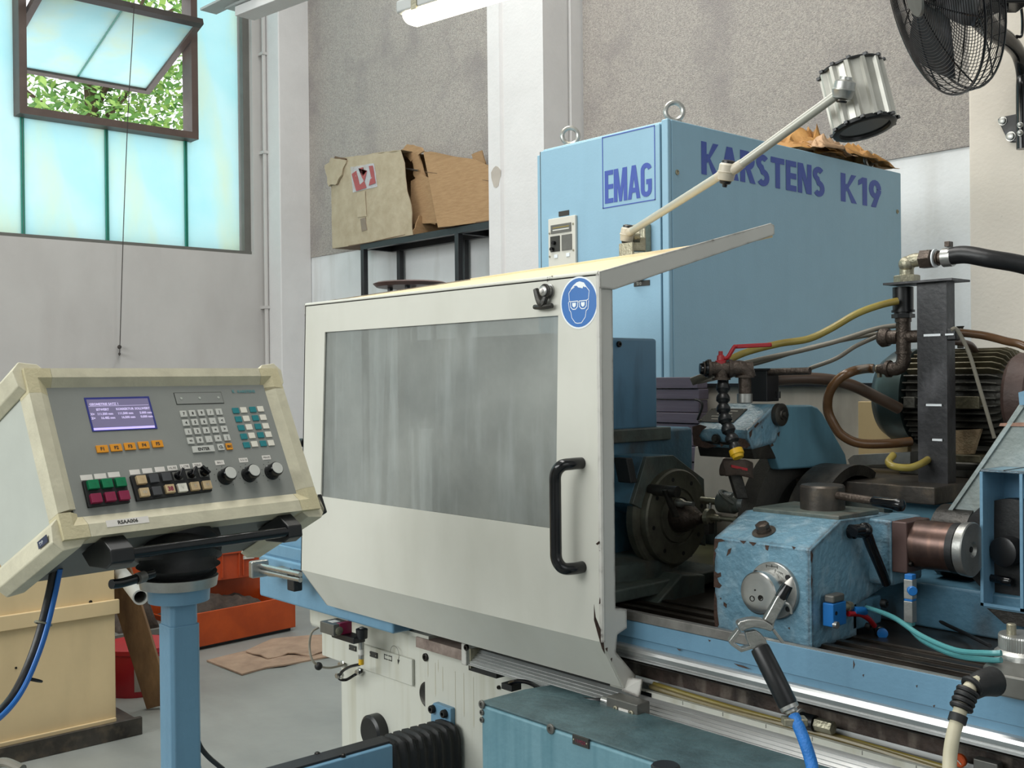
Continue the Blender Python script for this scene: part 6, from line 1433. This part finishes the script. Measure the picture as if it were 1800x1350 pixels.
# laser sensor bracket
ls = thing('barcode_sensor', 'small grey sensor on a black clamp and rod fixed to the bed', 'sensor', P(600, 1130, 'y', 1.72))
q = P(590, 1102, 'y', 1.68)
MB().obox(q, X*.036, Y*.03, Z*.016).build('sensor_body', 'gunmetal', ls, bevel=.002)
MB().obox(q+Vector((-.002, -.004, .0165)), X*.014, Y*.012, Z*.0004).build('sensor_label', 'label_white', ls)
MB().lathe(q+Vector((.036, -.012, -.003)), X, [(0, .012), (.003, .012), (.004, .009)], 18).build('sensor_window', 'zinc', ls)
MB().obox(q+Vector((.03, .01, .001)), X*.008, Y*.0205, Z*.0165).build('red_stripe', 'btn_red', ls, bevel=.001)
q2 = P(612, 1119, 'y', 1.7); MB().obox(q2, X*.058, Y*.02, Z*.009).build('clamp_arm', 'grip_black', ls, bevel=.003)
q3 = P(636, 1113, 'y', 1.71); MB().lathe(q3-Z*.014, Z, [(0, .016), (.026, .017), (.028, .012)], 20).build('clamp_boss', 'grip_black', ls)
MB().lathe(q3+Z*.014, Z, [(0, .007), (.003, .007), (.004, .004)], 12).build('clamp_screw', 'satin_steel', ls)
MB().cyl(P(635, 1120, 'y', 1.72), P(635, 1158, 'y', 1.72), .008, 14).build('rod', 'satin_steel', ls)
MB().cyl(P(635, 1140, 'y', 1.72), P(635, 1152, 'y', 1.72), .0085, 14).build('rod_sleeve', 'cream_side', ls)
MB().cyl(P(635, 1156, 'y', 1.72), P(635, 1168, 'y', 1.72), .0078, 14).build('rod_sleeve', 'loc_yellow', ls)
MB().tube([P(560, 1103, 'y', 1.68), P(548, 1112, 'y', 1.66), P(544, 1135, 'y', 1.66), P(548, 1158, 'y', 1.66), P(560, 1170, 'y', 1.68), P(580, 1174, 'y', 1.74), P(605, 1168, 'y', 1.79)], .0035, 8).build('sensor_cable', 'hose_grey', ls)
MB().ball(P(560, 1171, 'y', 1.68), .012, 14, 8).build('ferrite_bead', 'rubber', ls)
MB().tube([P(632, 1168, 'y', 1.73), P(615, 1172, 'y', 1.73), P(602, 1180, 'y', 1.73), P(596, 1192, 'y', 1.73), P(608, 1195, 'y', 1.75), P(624, 1186, 'y', 1.78), P(636, 1180, 'y', 1.79)], .0045, 8).build('black_cable', 'gloss_black', ls)
for u, v in ((606, 1166), (636, 1180), (601, 1186)): MB().lathe(P(u, v, 'y', 1.80 if u != 601 else 1.74), -Y, [(0, .012), (.01, .012), (.012, .009), (.02, .008)], 6).build('cable_gland', 'bright_steel', ls)

# ------------------------------------------------------------------ air blow gun
gn = thing('air_gun', 'metal air blow gun with black grip resting on the blue apron edge', 'air gun', P(1340, 1160, 'd', 1.8))
GD = 1.78
def Gp(u, v, d=GD): return P(u, v, 'd', d)
g0, g1 = Gp(1335, 1138), Gp(1386, 1240, 1.74); gd_ = (g1-g0)
MB().lathe(g0, gd_, [(0, .0148), (.004, .0158), (gd_.length*.5, .0162), (gd_.length*.97, .016), (gd_.length, .0145)], 26).build('black_grip', 'grip_black', gn)
MB().lathe(g1, gd_, [(0, .0155), (.006, .015), (.008, .0105), (.012, .01)], 20).build('end_ring', 'satin_steel', gn)
MB().lathe(g1+gd_.normalized()*.010, gd_, [(0, .007), (.010, .007)], 6).build('brass_nut', 'zinc', gn)
def gprism(pts, d, th, nm, bv=.0015): MB().prism([Gp(u, v, d) for u, v in pts], Fw*th).build(nm, 'cast_alu', gn, bevel=bv)
# five-sided trigger guard loop, flat cast bar
lo = [(1298, 1106), (1282, 1127), (1284.5, 1134), (1303, 1147), (1323, 1141), (1321, 1135), (1304.5, 1140), (1290, 1130.5), (1290, 1127), (1303, 1110)]
gprism(lo, 1.772, .016, 'trigger_guard', .001)
gprism([(1296.7, 1097.8), (1300, 1093.3), (1313, 1089.5), (1326.7, 1087.8), (1342.2, 1090), (1355.6, 1097.8), (1361, 1104.4), (1355.6, 1111), (1344.4, 1106.7), (1326.7, 1103.3), (1313.3, 1106.7), (1304.4, 1111), (1301, 1106.7)], 1.766, .022, 'cast_head', .002)
gprism([(1310, 1111), (1329, 1108), (1338, 1114), (1346.7, 1124.4), (1350, 1134), (1323, 1143), (1318, 1135), (1313, 1124)], 1.772, .014, 'trigger', .002)
MB().obox(Gp(1328, 1097, 1.7655), Rt*.017, Fw*.0006, Up*.0018).build('raised_mark', 'satin_steel', gn)
b0_, b1_ = Gp(1349, 1093), Gp(1373.5, 1049)
MB().obox((b0_+b1_)/2, (b1_-b0_)/2, (b1_-b0_).cross(Fw).normalized()*.0088, Fw*.0085).build('barrel', 'cast_alu', gn, bevel=.003)
bd = (b1_-b0_).normalized()
MB().lathe(b1_, bd, [(-.003, .0095), (.0, .010), (.014, .0096), (.022, .0088)], 18).build('nozzle_collar', 'gloss_black', gn)
MB().lathe(b1_+bd*.021, bd, [(0, .0065), (.004, .006), (.014, .0022), (.016, .001)], 16).build('nozzle_tip', 'label_white', gn)
def loopbar(pts, r, nm): MB().tube([Gp(*p) for p in pts], r, 8, 3).build(nm, 'cast_alu', gn)
loopbar([(1377, 1059), (1385, 1062), (1390, 1070), (1391, 1079)], .0024, 'hanging_hook')
gprism([(1357, 1108), (1362, 1106), (1379, 1128), (1374, 1131)], 1.774, .008, 'guard_leg', .001); gprism([(1359, 1086), (1363, 1089), (1360, 1104), (1356, 1102)], 1.774, .008, 'guard_leg', .001)
hb0 = g1+gd_.normalized()*.018
MB().tube([hb0, Gp(1403, 1275, 1.72), Gp(1416, 1308, 1.7), Gp(1428, 1350, 1.68), Gp(1432, 1400, 1.64), Gp(1425, 1500, 1.6)], .0098, 16).build('blue_air_hose', 'hose_blue', label='rough blue air hose hanging from the blow gun grip', cat='hose')
MB().obox(hb0+gd_.normalized()*.008-Rt*.003, Rt*.019, Fw*.012, Up*.006).build('hose_clamp', 'zinc', gn, bevel=.002)

# ------------------------------------------------------------------ gauge head at the right edge
gy0 = 1.70
gg = thing('gauge_head', 'grey gauge head with knurled steel knob at bottom right', 'gauge', (-.7, 1.72, .98))
zg = P(1727, 1168, 'y', gy0).z
og = P(1728, 1168, 'y', gy0); zz1 = og.z; zz0 = P(1770, 1222, 'y', gy0-.02).z
pl_ = [(og.x, gy0), (og.x+.03, gy0-.035), (og.x+.25, gy0-.035), (og.x+.25, gy0+.11), (og.x+.02, gy0+.11), (og.x-.012, gy0+.06)]
MB().prism([(x, y, zz0) for x, y in pl_], (0, 0, zz1-zz0)).build('gauge_body', 'gunmetal', gg, bevel=.004)
kq = P(1799, 1155, 'z', zz1)
MB().lathe(kq, Z, [(0, .046), (.008, .044), (.014, .037), (.016, .033)], 36).build('knob_skirt', 'satin_steel', gg)
b = MB(); n_ = 60; vs = []
for z, rr_ in ((.014, 1), (.034, 1), (.037, .97)):
    for k in range(n_*2): vs.append(kq+Vector((math.cos(PI*k/n_)*(.037+(.0009 if k % 2 else 0))*rr_, math.sin(PI*k/n_)*(.037+(.0009 if k % 2 else 0))*rr_, z)))
m2 = n_*2; b.add(vs, [(i*m2+k, i*m2+(k+1) % m2, (i+1)*m2+(k+1) % m2, (i+1)*m2+k) for i in range(2) for k in range(m2)]+[tuple(range(2*m2, 3*m2)), tuple(range(m2))]).build('knurled_knob', 'satin_steel', gg, ang=15)
MB().lathe(kq+Vector((-.014, -.012, .037)), Z, [(0, .0075), (.016, .0075), (.0175, .006)], 18).build('knob_stud', 'zinc', gg)
sr0 = P(1752, 1190, 'y', gy0-.015)
bt = [P(1745, 1198, 'd', 1.585), P(1725, 1202, 'd', 1.57), P(1707, 1213, 'd', 1.56)]
MB().tube(bt, lambda t: .022-.007*t, 20).build('boot_root', 'rubber', gg)
hl = [P(1722, 1196, 'd', 1.565), P(1706, 1208, 'd', 1.555), P(1697, 1225, 'd', 1.55), P(1690, 1243, 'd', 1.545), P(1683, 1265, 'd', 1.54), P(1674, 1300, 'd', 1.53), P(1669, 1350, 'd', 1.52), P(1672, 1450, 'd', 1.48)]
MB().tube(hl, .0098, 16).build('cream_hose', 'hose_cream', label='cream hose dropping from the black ribbed boot of the gauge', cat='hose')
sp_ = smooth_path(hl, 6)
for i in (5, 9, 12, 15, 18): 
    MB().torus(sp_[i], sp_[i+1]-sp_[i], .0125, .0042, 20, 8).build('boot_rib', 'rubber', gg)
i = 22; MB().cyl(sp_[i], sp_[i+3], .0128, 18).build('boot_sleeve', 'rubber', gg)
q = P(1689, 1336, 'y', 1.73)
MB().lathe(q, -Y, [(0, .011), (.006, .011), (.008, .009)], 20).build('round_cap', 'orange_crate', oc_ := thing('orange_sight', 'orange slotted round cap with grey switch block under the apron', 'switch', q))
MB().obox(q-Y*.009, (X+Z*-.8)*.005, Y*.0005, Z*.001).build('cap_slot', 'cream_side', oc_)
MB().obox(q+X*.045, X*.02, Y*.01, Z*.012).build('switch_block', 'gunmetal', oc_, bevel=.002)

# ------------------------------------------------------------------ wall fan
fc = P(1654, -20, 'd', 3.95); fn = (Rt*-.97+Up*-.33+Fw*.04).normalized(); FR_ = .385
fan = thing('wall_fan', 'large black wire-caged wall fan on a curved arm, top right', 'fan', fc)
fp_, fq_ = axes(fn)
def fpnt(r, a, z): return fc+(fp_*math.cos(a)+fq_*math.sin(a))*r+fn*z
def grille(z0, dep, nm, nr=26, ns=60, rad=.0014):
    b = MB()
    zf = lambda r: z0+dep*(1-(r/FR_)**2.4)
    for i in range(nr):
        r = .075+(FR_-.08)*i/(nr-1)
        b.tube([fpnt(r, 2*PI*k/44, zf(r)) for k in range(44)], rad, 4, 0, True)
    for k in range(8):
        a = 2*PI*k/8+.2
        b.tube([fpnt(.07+(FR_-.07)*t/9, a, zf(.07+(FR_-.07)*t/9)-.003) for t in range(10)], .0032, 5, 0)
    b.build(nm, 'gloss_black', fan, kind='stuff')
grille(.035, .065, 'front_grille', 27); grille(-.035, -.05, 'rear_grille', 27)
for z in (.035, .014, -.014, -.035): MB().tube([fpnt(FR_, 2*PI*k/64, z) for k in range(64)], .0042 if abs(z) > .02 else .0028, 6, 0, True).build('cage_ring', 'gloss_black', fan)
b = MB()
for k in range(48): a = 2*PI*k/48; b.tube([fpnt(FR_, a, .035), fpnt(FR_, a, -.035)], .0013, 4, 0)
b.build('cage_wires', 'gloss_black', fan, kind='stuff')
MB().lathe(fc+fn*.095, fn, [(0, .07), (.004, .072), (.01, .066)], 32).build('hub_badge', 'gunmetal', fan)
for k in range(3):
    a0_ = 2*PI*k/3+.6; vs = []
    for i in range(7):
        r = .06+(FR_-.095)*i/6
        for j in range(6):
            s = j/5-.5; a = a0_+s*(1.15-.45*i/6)+.12*i/6; vs.append(fpnt(r, a, .02-s*.07))
    b = MB().add(vs, [(i*6+j, i*6+j+1, (i+1)*6+j+1, (i+1)*6+j) for i in range(6) for j in range(5)])
    o = b.build('blade', 'black_paint', fan); md = o.modifiers.new('t', 'SOLIDIFY'); md.thickness = .003
MB().lathe(fc-fn*.05, fn, [(0, .05), (.0, .06), (.09, .06), (.1, .04)], 28).build('rotor_hub', 'gloss_black', fan)
MB().lathe(fc-fn*.12, -fn, [(0, .07), (.01, .085), (.16, .085), (.18, .06)], 28).build('fan_motor', 'gloss_black', fan)
MB().obox(P(1765, 0, 'd', 4.05), Rt*.075, Fw*.06, Up*.03).build('gear_box', 'gloss_black', fan, bevel=.008)
MB().obox(P(1765, 14, 'd', 4.03), Rt*.012, Fw*.015, Up*.02).build('pivot_bolt', 'gloss_black', fan, bevel=.003)
MB().cyl(P(1735, 29, 'd', 4.0), P(1765, 17, 'd', 4.02), .0035, 6).build('stay_rod', 'gloss_black', fan)
fb = P(1797, 200, 'y', 4.54)
MB().tube([P(1722, 30, 'd', 4.1), P(1745, 55, 'd', 4.2), P(1772, 72, 'd', 4.3), P(1790, 95, 'd', 4.4), P(1797, 130, 'd', 4.45), Vector((fb.x, 4.54, P(1797, 160, 'y', 4.54).z)), Vector((fb.x, 4.54, P(1797, 262, 'y', 4.54).z))], lambda t: .042-.018*min(1, t*1.6), 16).build('curved_arm', 'gloss_black', fan)
pg = [(1753, 210), (1757, 206), (1797, 198), (1797, 249), (1775, 250), (1771, 247)]
MB().prism([P(u, v, 'y', 4.585) for u, v in pg], (0, .014, 0)).build('wall_plate', 'black_paint', fan, bevel=.004)
for u, v, r in ((1763, 213, .014), (1777, 240, .016), (1794, 220, .009), (1794, 234, .009)): MB().lathe(P(u, v, 'y', 4.585 if u < 1790 else 4.51), -Y, [(0, r*1.3), (.004, r*1.3), (.004, r), (.014, r), (.016, r*.6)], 14 if u < 1780 else 12).build('wall_bolt', 'satin_steel', fan)
MB().tube([P(1792, -5, 'd', 4.3), P(1797, 30, 'd', 4.3), P(1796, 62, 'd', 4.3), P(1786, 64, 'd', 4.3), P(1786, 70, 'd', 4.3)], .006, 8).build('power_cable', 'gloss_black', fan)

# ------------------------------------------------------------------ left background: beige bin, crates, plank
bg = thing('beige_locker', 'worn beige painted wooden bin on a dark steel base at left edge', 'bin', (-4.9, 1.2, 0))
bx = -4.55; br = P(204, 1200, 'x', bx).y; bzt = P(5, 968, 'x', bx).z; bzb = P(203, 1281, 'x', bx).z
MB().box(bx-.7, bx, .3, br, bzb, bzt).build('bin_body', 'beige_box', bg, bevel=.006)
z1, z0 = P(206, 1054, 'x', bx+.02).z, P(206, 1079, 'x', bx+.02).z
MB().box(bx, bx+.02, .3, br+.012, z0, z1).build('batten', 'beige_box', bg, bevel=.003)
MB().box(bx, bx+.012, .3, br-.004, bzb, bzb+.05).build('foot_batten', 'beige_box', bg, bevel=.003)
MB().box(bx-.7, bx+.08, .3, br+.08, 0, .055).box(bx+.06, bx+.08, .3, br+.08, .05, .075).build('steel_base', 'slab_steel', bg, bevel=.003)
MB().box(bx-.6, bx+.02, .35, br-.02, .055, bzb).build('base_gap', 'rubber', bg)
bolt(bg, P(159, 1058, 'x', bx), X, .007, .004, 'dark_steel')
MB().lathe(P(28, 1174, 'x', bx), X, [(0, .005), (.004, .004)], 8).build('nail', 'dark_steel', bg)
MB().box(bx-.6, bx-.05, .35, .95, bzt, bzt+.25).build('black_case', 'rubber', label='black box standing on the beige bin behind the console', cat='box', bevel=.01)
pl0 = P(280, 1246, 'z', 0.0); pl1 = P(200, 985, 'x', -4.72)
dd = (pl1-pl0).normalized(); s1 = Vector((.5, .86, 0)).normalized(); s1 = (s1-dd*s1.dot(dd)).normalized()
MB().obox((pl0+pl1)/2+Z*.02, (pl1-pl0)/2, s1*.055, dd.cross(s1)*.018).build('leaning_plank', 'wood_plank', label='rough brown wooden plank leaning against the beige bin', cat='plank', bevel=.003)
a, c = P(213, 1008, 'd', 4.75), P(247, 1050, 'd', 4.2)
b = MB(); dq = (c-a); L_ = dq.length; b.lathe(a, dq, [(0, .03), (L_, .03), (L_, .024), (L_-.2, .024)], 20, cap=False)
b.build('grey_pipe', 'pvc_grey', label='short grey plastic pipe end jutting out beside the plank', cat='pipe')
# orange crates: each an open tray with walls
def crate(name, A, Bp, depth, z0, h, m, label, lip=.01, fronth=None, **k):
    """A, Bp: ends of the front bottom edge on the ground plan; depth away from the viewer"""
    A, Bp = Vector((A.x, A.y, 0)), Vector((Bp.x, Bp.y, 0)); e = (Bp-A); L_ = e.length; e.normalize(); n = Vector((-e.y, e.x, 0)); 
    if n.dot(Fw) < 0: n = -n
    t = thing(name, label, 'crate', tuple((A+Bp)/2+n*depth/2+Z*z0), 'stacked crates behind the pedestal')
    fh = fronth or h; O = A+Z*z0
    def wb(o, l, w_, hh, nm): MB().obox(o+e*l/2+n*w_/2+Z*hh/2, e*l/2, n*w_/2, Z*hh/2).build(nm, m, t, bevel=.004)
    wb(O, L_, .012, fh, 'front_wall'); wb(O+n*(depth-.012), L_, .012, h, 'rear_wall')
    wb(O+n*.012, .012, depth-.024, h, 'side_wall'); wb(O+e*(L_-.012)+n*.012, .012, depth-.024, h, 'side_wall')
    MB().obox(O+e*L_/2+n*depth/2+Z*.006, e*(L_/2-.012), n*(depth/2-.012), Z*.006).build('crate_floor', m, t)
    return t, e, n, L_
A_ = P(300, 1155, 'z', 0); B_ = P(520, 1108, 'z', 0)
hA_ = P(350, 1085, 'x', P(350, 1145, 'z', 0).x).z
t1, e1_, n1, L1 = crate('orange_crate', A_, B_, .5, 0.02, hA_, 'orange_crate', 'long orange crate on the floor, bottom of the stack', fronth=hA_)
MB().obox((A_+B_)/2+n1*.25+Z*.01, e1_*L1*.48, n1*.22, Z*.01).build('pallet_foot', 'shelf_black', t1)
rr = random.Random(11)
def scrapheap(c, e, n, lx, ly, hh, par_label, seed):
    b = MB(); N1, N2 = 22, 12; vs = []
    for i in range(N1):
        for j in range(N2):
            s, t = i/(N1-1)-.5, j/(N2-1)-.5; p = c+e*s*lx+n*t*ly
            env = max(0, 1-(abs(s)*2)**3)*max(0, 1-(abs(t)*2)**3)
            vs.append(p+Z*(hh*env*(.55+.9*abs(noise.noise(p*7+Vector((seed, 0, 0))))+.3*noise.noise(p*18))))
    b.add(vs, [(i*N2+j, i*N2+j+1, (i+1)*N2+j+1, (i+1)*N2+j) for i in range(N1-1) for j in range(N2-1)])
    o = b.build('scrap_heap', 'scrap_brown', label=par_label, cat='scrap', kind='stuff'); m_ = o.modifiers.new('t', 'SOLIDIFY'); m_.thickness = .02; return o
cc = A_+e1_*(L1*.46)+n1*.19; cc.z = hA_-.05
scrapheap(cc, e1_, n1, L1*.74, .32, .12, 'dark brown heap of dirty scrap rags in the long orange crate', 2)
ztop = P(420, 1006, 'd', 6.6).z
A2 = A_+n1*.36-e1_*.1; B2 = B_+n1*.36+e1_*.12
t2, *_ = crate('orange_crate', A2, B2, .4, hA_-.09, ztop-hA_+.09, 'orange_crate', 'upper orange crate standing behind the brown scrap heap')
MB().obox((A2+B2)/2+n1*.2+Z*(hA_-.09)/2, e1_*L1*.4, n1*.1, Z*((hA_-.09)/2)).build('crate_support', 'shelf_black', t2)
zz = P(420, 1008, 'd', 6.3).z
rA = P(383, 1008, 'd', 6.3); rB = P(456, 998, 'd', 6.45); rt_ = P(420, 975, 'd', 6.35).z
t3, e3, n3, L3 = crate('red_crate', rA-(rB-rA)*.25, rB, .32, ztop+.005, .17, 'red_crate', 'small red-orange crate with handle slot, top of the stack')
q = (rA-(rB-rA)*.25)+(rB-(rA-(rB-rA)*.25))*.78; MB().obox(Vector((q.x, q.y, ztop+.005+.12))-n3*.006, e3*.035, n3*.004, Z*.01).build('handle_slot', 'key_light', t3)
for f_ in (.1, .5, .6): MB().obox(Vector((rA.x, rA.y, ztop+.09))+e3*(L3*.8*f_)-n3*.004, e3*.004, n3*.006, Z*.07).build('side_rib', 'red_crate', t3)
MB().obox(Vector((rA.x, rA.y, ztop+.165))+e3*L3*.3-n3*.006, e3*L3*.5, n3*.008, Z*.008).build('crate_rim', 'red_crate', t3)
t4, e4, n4, L4 = crate('red_crate', rA-(rB-rA)*.4+n3*.34, rB-(rB-rA)*.25+n3*.34, .3, ztop+.005, .26, 'valve_red', 'deep red crate behind the small red-orange one')
# shelf with more bins between the bin and the pedestal
sh = thing('low_shelf', 'low grey shelf seen between the beige bin and blue pedestal', 'shelf', P(240, 1190, 'z', 0))
s0, s1_ = P(200, 1120, 'd', 5.6), P(300, 1110, 'd', 5.8); dq = (s1_-s0)
ddn = dq.normalized(); ddn.z = 0; ddn.normalize(); nnv = Vector((-ddn.y, ddn.x, 0)); nnv = nnv if nnv.dot(Fw) > 0 else -nnv
mid = (s0+s1_)/2
MB().obox(mid+nnv*.2, ddn*dq.length*.6, nnv*.2, Z*.015).build('shelf_board', 'steel_frame_grey', sh)
for s in (-.5, .5):
    for t in (.02, .38):
        p = mid+ddn*dq.length*s+nnv*t; MB().box(p.x-.015, p.x+.015, p.y-.015, p.y+.015, 0, mid.z-.015).build('leg', 'shelf_black', sh)
c_ = mid+nnv*.2+Z*.015; scrapheap(c_, ddn, nnv, dq.length*.75, .34, .24, 'round dark brown scrap mound on the low grey shelf', 8)
scr2 = mid+nnv*.44; MB().obox(scr2+Z*.22, ddn*dq.length*.75, nnv*.012, Z*.2).build('orange_backboard', 'orange_crate', label='orange crate wall behind the scrap mound on the shelf', cat='crate', bevel=.004)
lb = thing('label_drum', 'red paint tub with a pale printed label under the low shelf', 'tub', P(240, 1212, 'z', 0))
p0 = P(225, 1215, 'z', 0)
MB().lathe((p0.x, p0.y+.05, 0), Z, [(0, .155), (.02, .16), (.2, .165), (.205, .17), (.225, .17), (.225, .16)], 32).build('tub_body', 'valve_red', lb)
cxx, cyy = p0.x, p0.y+.05; va = math.atan2(-cyy, -cxx)
b = MB(); n_ = 10
for k in range(n_+1):
    a = va-.1+(k/n_)*.95
    for z in (.03, .185): b.v.append(Vector((cxx+(.1605+.01*z/.36+.002)*math.cos(a), cyy+(.1605+.01*z/.36+.002)*math.sin(a), z)))
b.f = [(2*k, 2*k+2, 2*k+3, 2*k+1) for k in range(n_)]; b.build('paper_label', mat('dull_label', '9a938a', .7), lb)
# flattened card on the floor
fc_ = thing('floor_cardboard', 'torn flattened cardboard lying on the grey floor beside the crates', 'cardboard', P(480, 1160, 'z', 0))
pg = [(363, 1163), (425, 1187), (470, 1175), (500, 1172), (530, 1164), (600, 1152), (640, 1140), (620, 1115), (540, 1119), (480, 1125), (432, 1145)]
crumple(MB().prism([P(u, v, 'z', 0.002) for u, v in pg], (0, 0, .008)).build('card_sheet', 'floor_card', fc_), .006, 9, 2)
pg = [(432, 1146), (470, 1158), (505, 1150), (545, 1152), (590, 1140), (600, 1122), (540, 1119), (480, 1125)]
crumple(MB().prism([P(u, v, 'z', 0.014) for u, v in pg], (0, 0, .006)).build('torn_layer', 'floor_card', fc_), .012, 11, 2)
# cable loom of the console
lm = thing('console_cables', 'black conduit with a blue cable hanging from the console underside', 'cable', P(95, 1020, 'd', 1.85))
cpt = [(97, 1000, 1.86), (88, 1045, 1.86), (72, 1110, 1.85), (55, 1160, 1.83), (35, 1205, 1.8), (12, 1240, 1.76), (-20, 1270, 1.7), (-80, 1310, 1.6)]
MB().tube([P(u, v, 'd', d) for u, v, d in cpt], .0085, 12).build('conduit', 'hose_black', lm)
MB().tube([P(u+9, v, 'd', d-.01) for u, v, d in cpt], .0045, 10).build('blue_cable', 'cable_blue', lm)
for i, (u, v, d) in enumerate(cpt[2:4]):
    q = P(u+4, v+(-14 if i == 0 else 35), 'd', d); dq = P(cpt[3][0], cpt[3][1], 'd', 1.83)-P(cpt[2][0], cpt[2][1], 'd', 1.85)
    MB().torus(q, dq, .0135, .002, 18, 6).build('cable_tie', 'zinc' if i == 0 else 'rubber', lm)
MB().tube([P(-20, 1345, 'd', 1.9), P(10, 1340, 'd', 1.9), P(40, 1352, 'd', 1.88)], .008, 10).build('grey_hose_bend', 'hose_grey', label='pale hose bend just visible at the bottom left corner', cat='hose')
bpy.context.view_layer.update()
# ------------------------------------------------------------------ paint losses with their own shapes
mat('bare_rust', '4c362b', .7, var=.3, vs=60, bump=.3, bs=150)
def loss(par, shapes, ax, val, nrm, name='paint_chip', m='bare_rust'):
    for pg in shapes:
        MB().prism([P(u, v, ax, val) for u, v in pg], Vector(nrm)*.0005).build(name, m, par)
loss(ts, [[(1256, 947), (1268, 947), (1275, 951), (1263, 953), (1261, 962), (1255, 968)], [(1255, 968), (1259, 972), (1256, 985), (1254, 1000)],
          [(1255, 1003), (1262, 1008), (1267, 1006), (1268, 1013), (1261, 1016), (1264, 1024), (1269, 1029), (1265, 1034), (1255, 1032)],
          [(1280, 966), (1286, 963), (1284, 972), (1277, 978)], [(1300, 950), (1312, 951), (1307, 956)], [(1316, 952), (1330, 954), (1324, 960)],
          [(1272, 1058), (1278, 1062), (1277, 1069), (1272, 1064)], [(1265, 1052), (1268, 1050), (1268, 1054)], [(1256, 1040), (1260, 1052), (1261, 1075), (1264, 1098), (1258, 1110), (1255, 1080)],
          [(1374, 1070), (1378, 1069), (1377, 1073)], [(1392, 960), (1399, 962), (1395, 966)], [(1345, 958), (1352, 959), (1350, 968), (1346, 966)], [(1385, 1104), (1388, 1102), (1389, 1107)]], 'y', ty, (0, -1, 0))
loss(ts, [[(1425, 968), (1429, 975), (1427, 990), (1425, 985)], [(1426, 1010), (1428, 1020), (1426, 1034)], [(1450, 1148), (1458, 1140), (1463, 1150)]], 'x', tx1_, (1, 0, 0))
loss(tab, [[(1290, 1166), (1306, 1170), (1320, 1176), (1312, 1175), (1298, 1171)], [(1190, 1140), (1198, 1142), (1194, 1144)], [(1500, 1160), (1503, 1168), (1500, 1176)], [(1516, 1186), (1519, 1185), (1518, 1190)], [(1610, 1205), (1613, 1204), (1612, 1209)], [(1640, 1240), (1644, 1239), (1642, 1244)], [(1245, 1124), (1250, 1126), (1247, 1128)]], 'y', 1.70, (0, -1, 0))
yh = f1[7].y
loss(wl, [[(1217, 750), (1230, 746), (1243, 750), (1234, 757), (1229, 766), (1234, 775), (1248, 780), (1262, 784), (1244, 788), (1219, 783)],
          [(1283, 776), (1292, 768), (1310, 772), (1318, 782), (1314, 788), (1290, 787)], [(1265, 778), (1272, 782), (1268, 786)]], 'y', yh-.004, (0, -1, 0))
loss(wl, [[(1317, 760), (1322, 755), (1321, 765), (1318, 770)], [(1354, 782), (1358, 779), (1360, 783), (1355, 786)], [(1367, 762), (1371, 758), (1369, 768)], [(1325, 750), (1332, 742), (1334, 744), (1328, 752)]], 'x', hxx, (1, 0, 0))
loss(gd, [[(1044, 1062), (1047, 1085), (1050, 1092), (1060, 1118), (1063, 1150), (1058, 1140), (1050, 1112), (1044, 1090)], [(1054, 1050), (1056, 1060), (1053, 1062)], [(1047, 956), (1053, 951), (1056, 954), (1050, 958)], [(1053, 968), (1057, 966), (1056, 970)]], 'x', GX1+.0005, (1, 0, 0))
loss(gd, [[(1064, 1140), (1068, 1138), (1067, 1146)], [(1073, 1158), (1076, 1156), (1075, 1164)]], 'x', GX1+.0005, (1, 0, 0))
# drip stains with their own shape on the cream front cover
mat('drip_stain', 'c4bfab', .5, var=.1)
for u, v0, v1 in ((752, 1160, 1190), (765, 1165, 1225), (778, 1172, 1215), (800, 1180, 1300), (815, 1183, 1260), (832, 1190, 1280), (770, 1160, 1182)):
    a, c = P(u, v0, 'y', 1.7848), P(u, v1, 'y', 1.7848)
    MB().prism([(a.x-.0008, 1.7848, a.z), (a.x+.0008, 1.7848, a.z), (a.x+.0018, 1.7848, c.z+.01), (a.x, 1.7848, c.z), (a.x-.0018, 1.7848, c.z+.01)], (0, -.0002, 0)).build('drip_stain', 'drip_stain', bed)
bpy.context.view_layer.update()
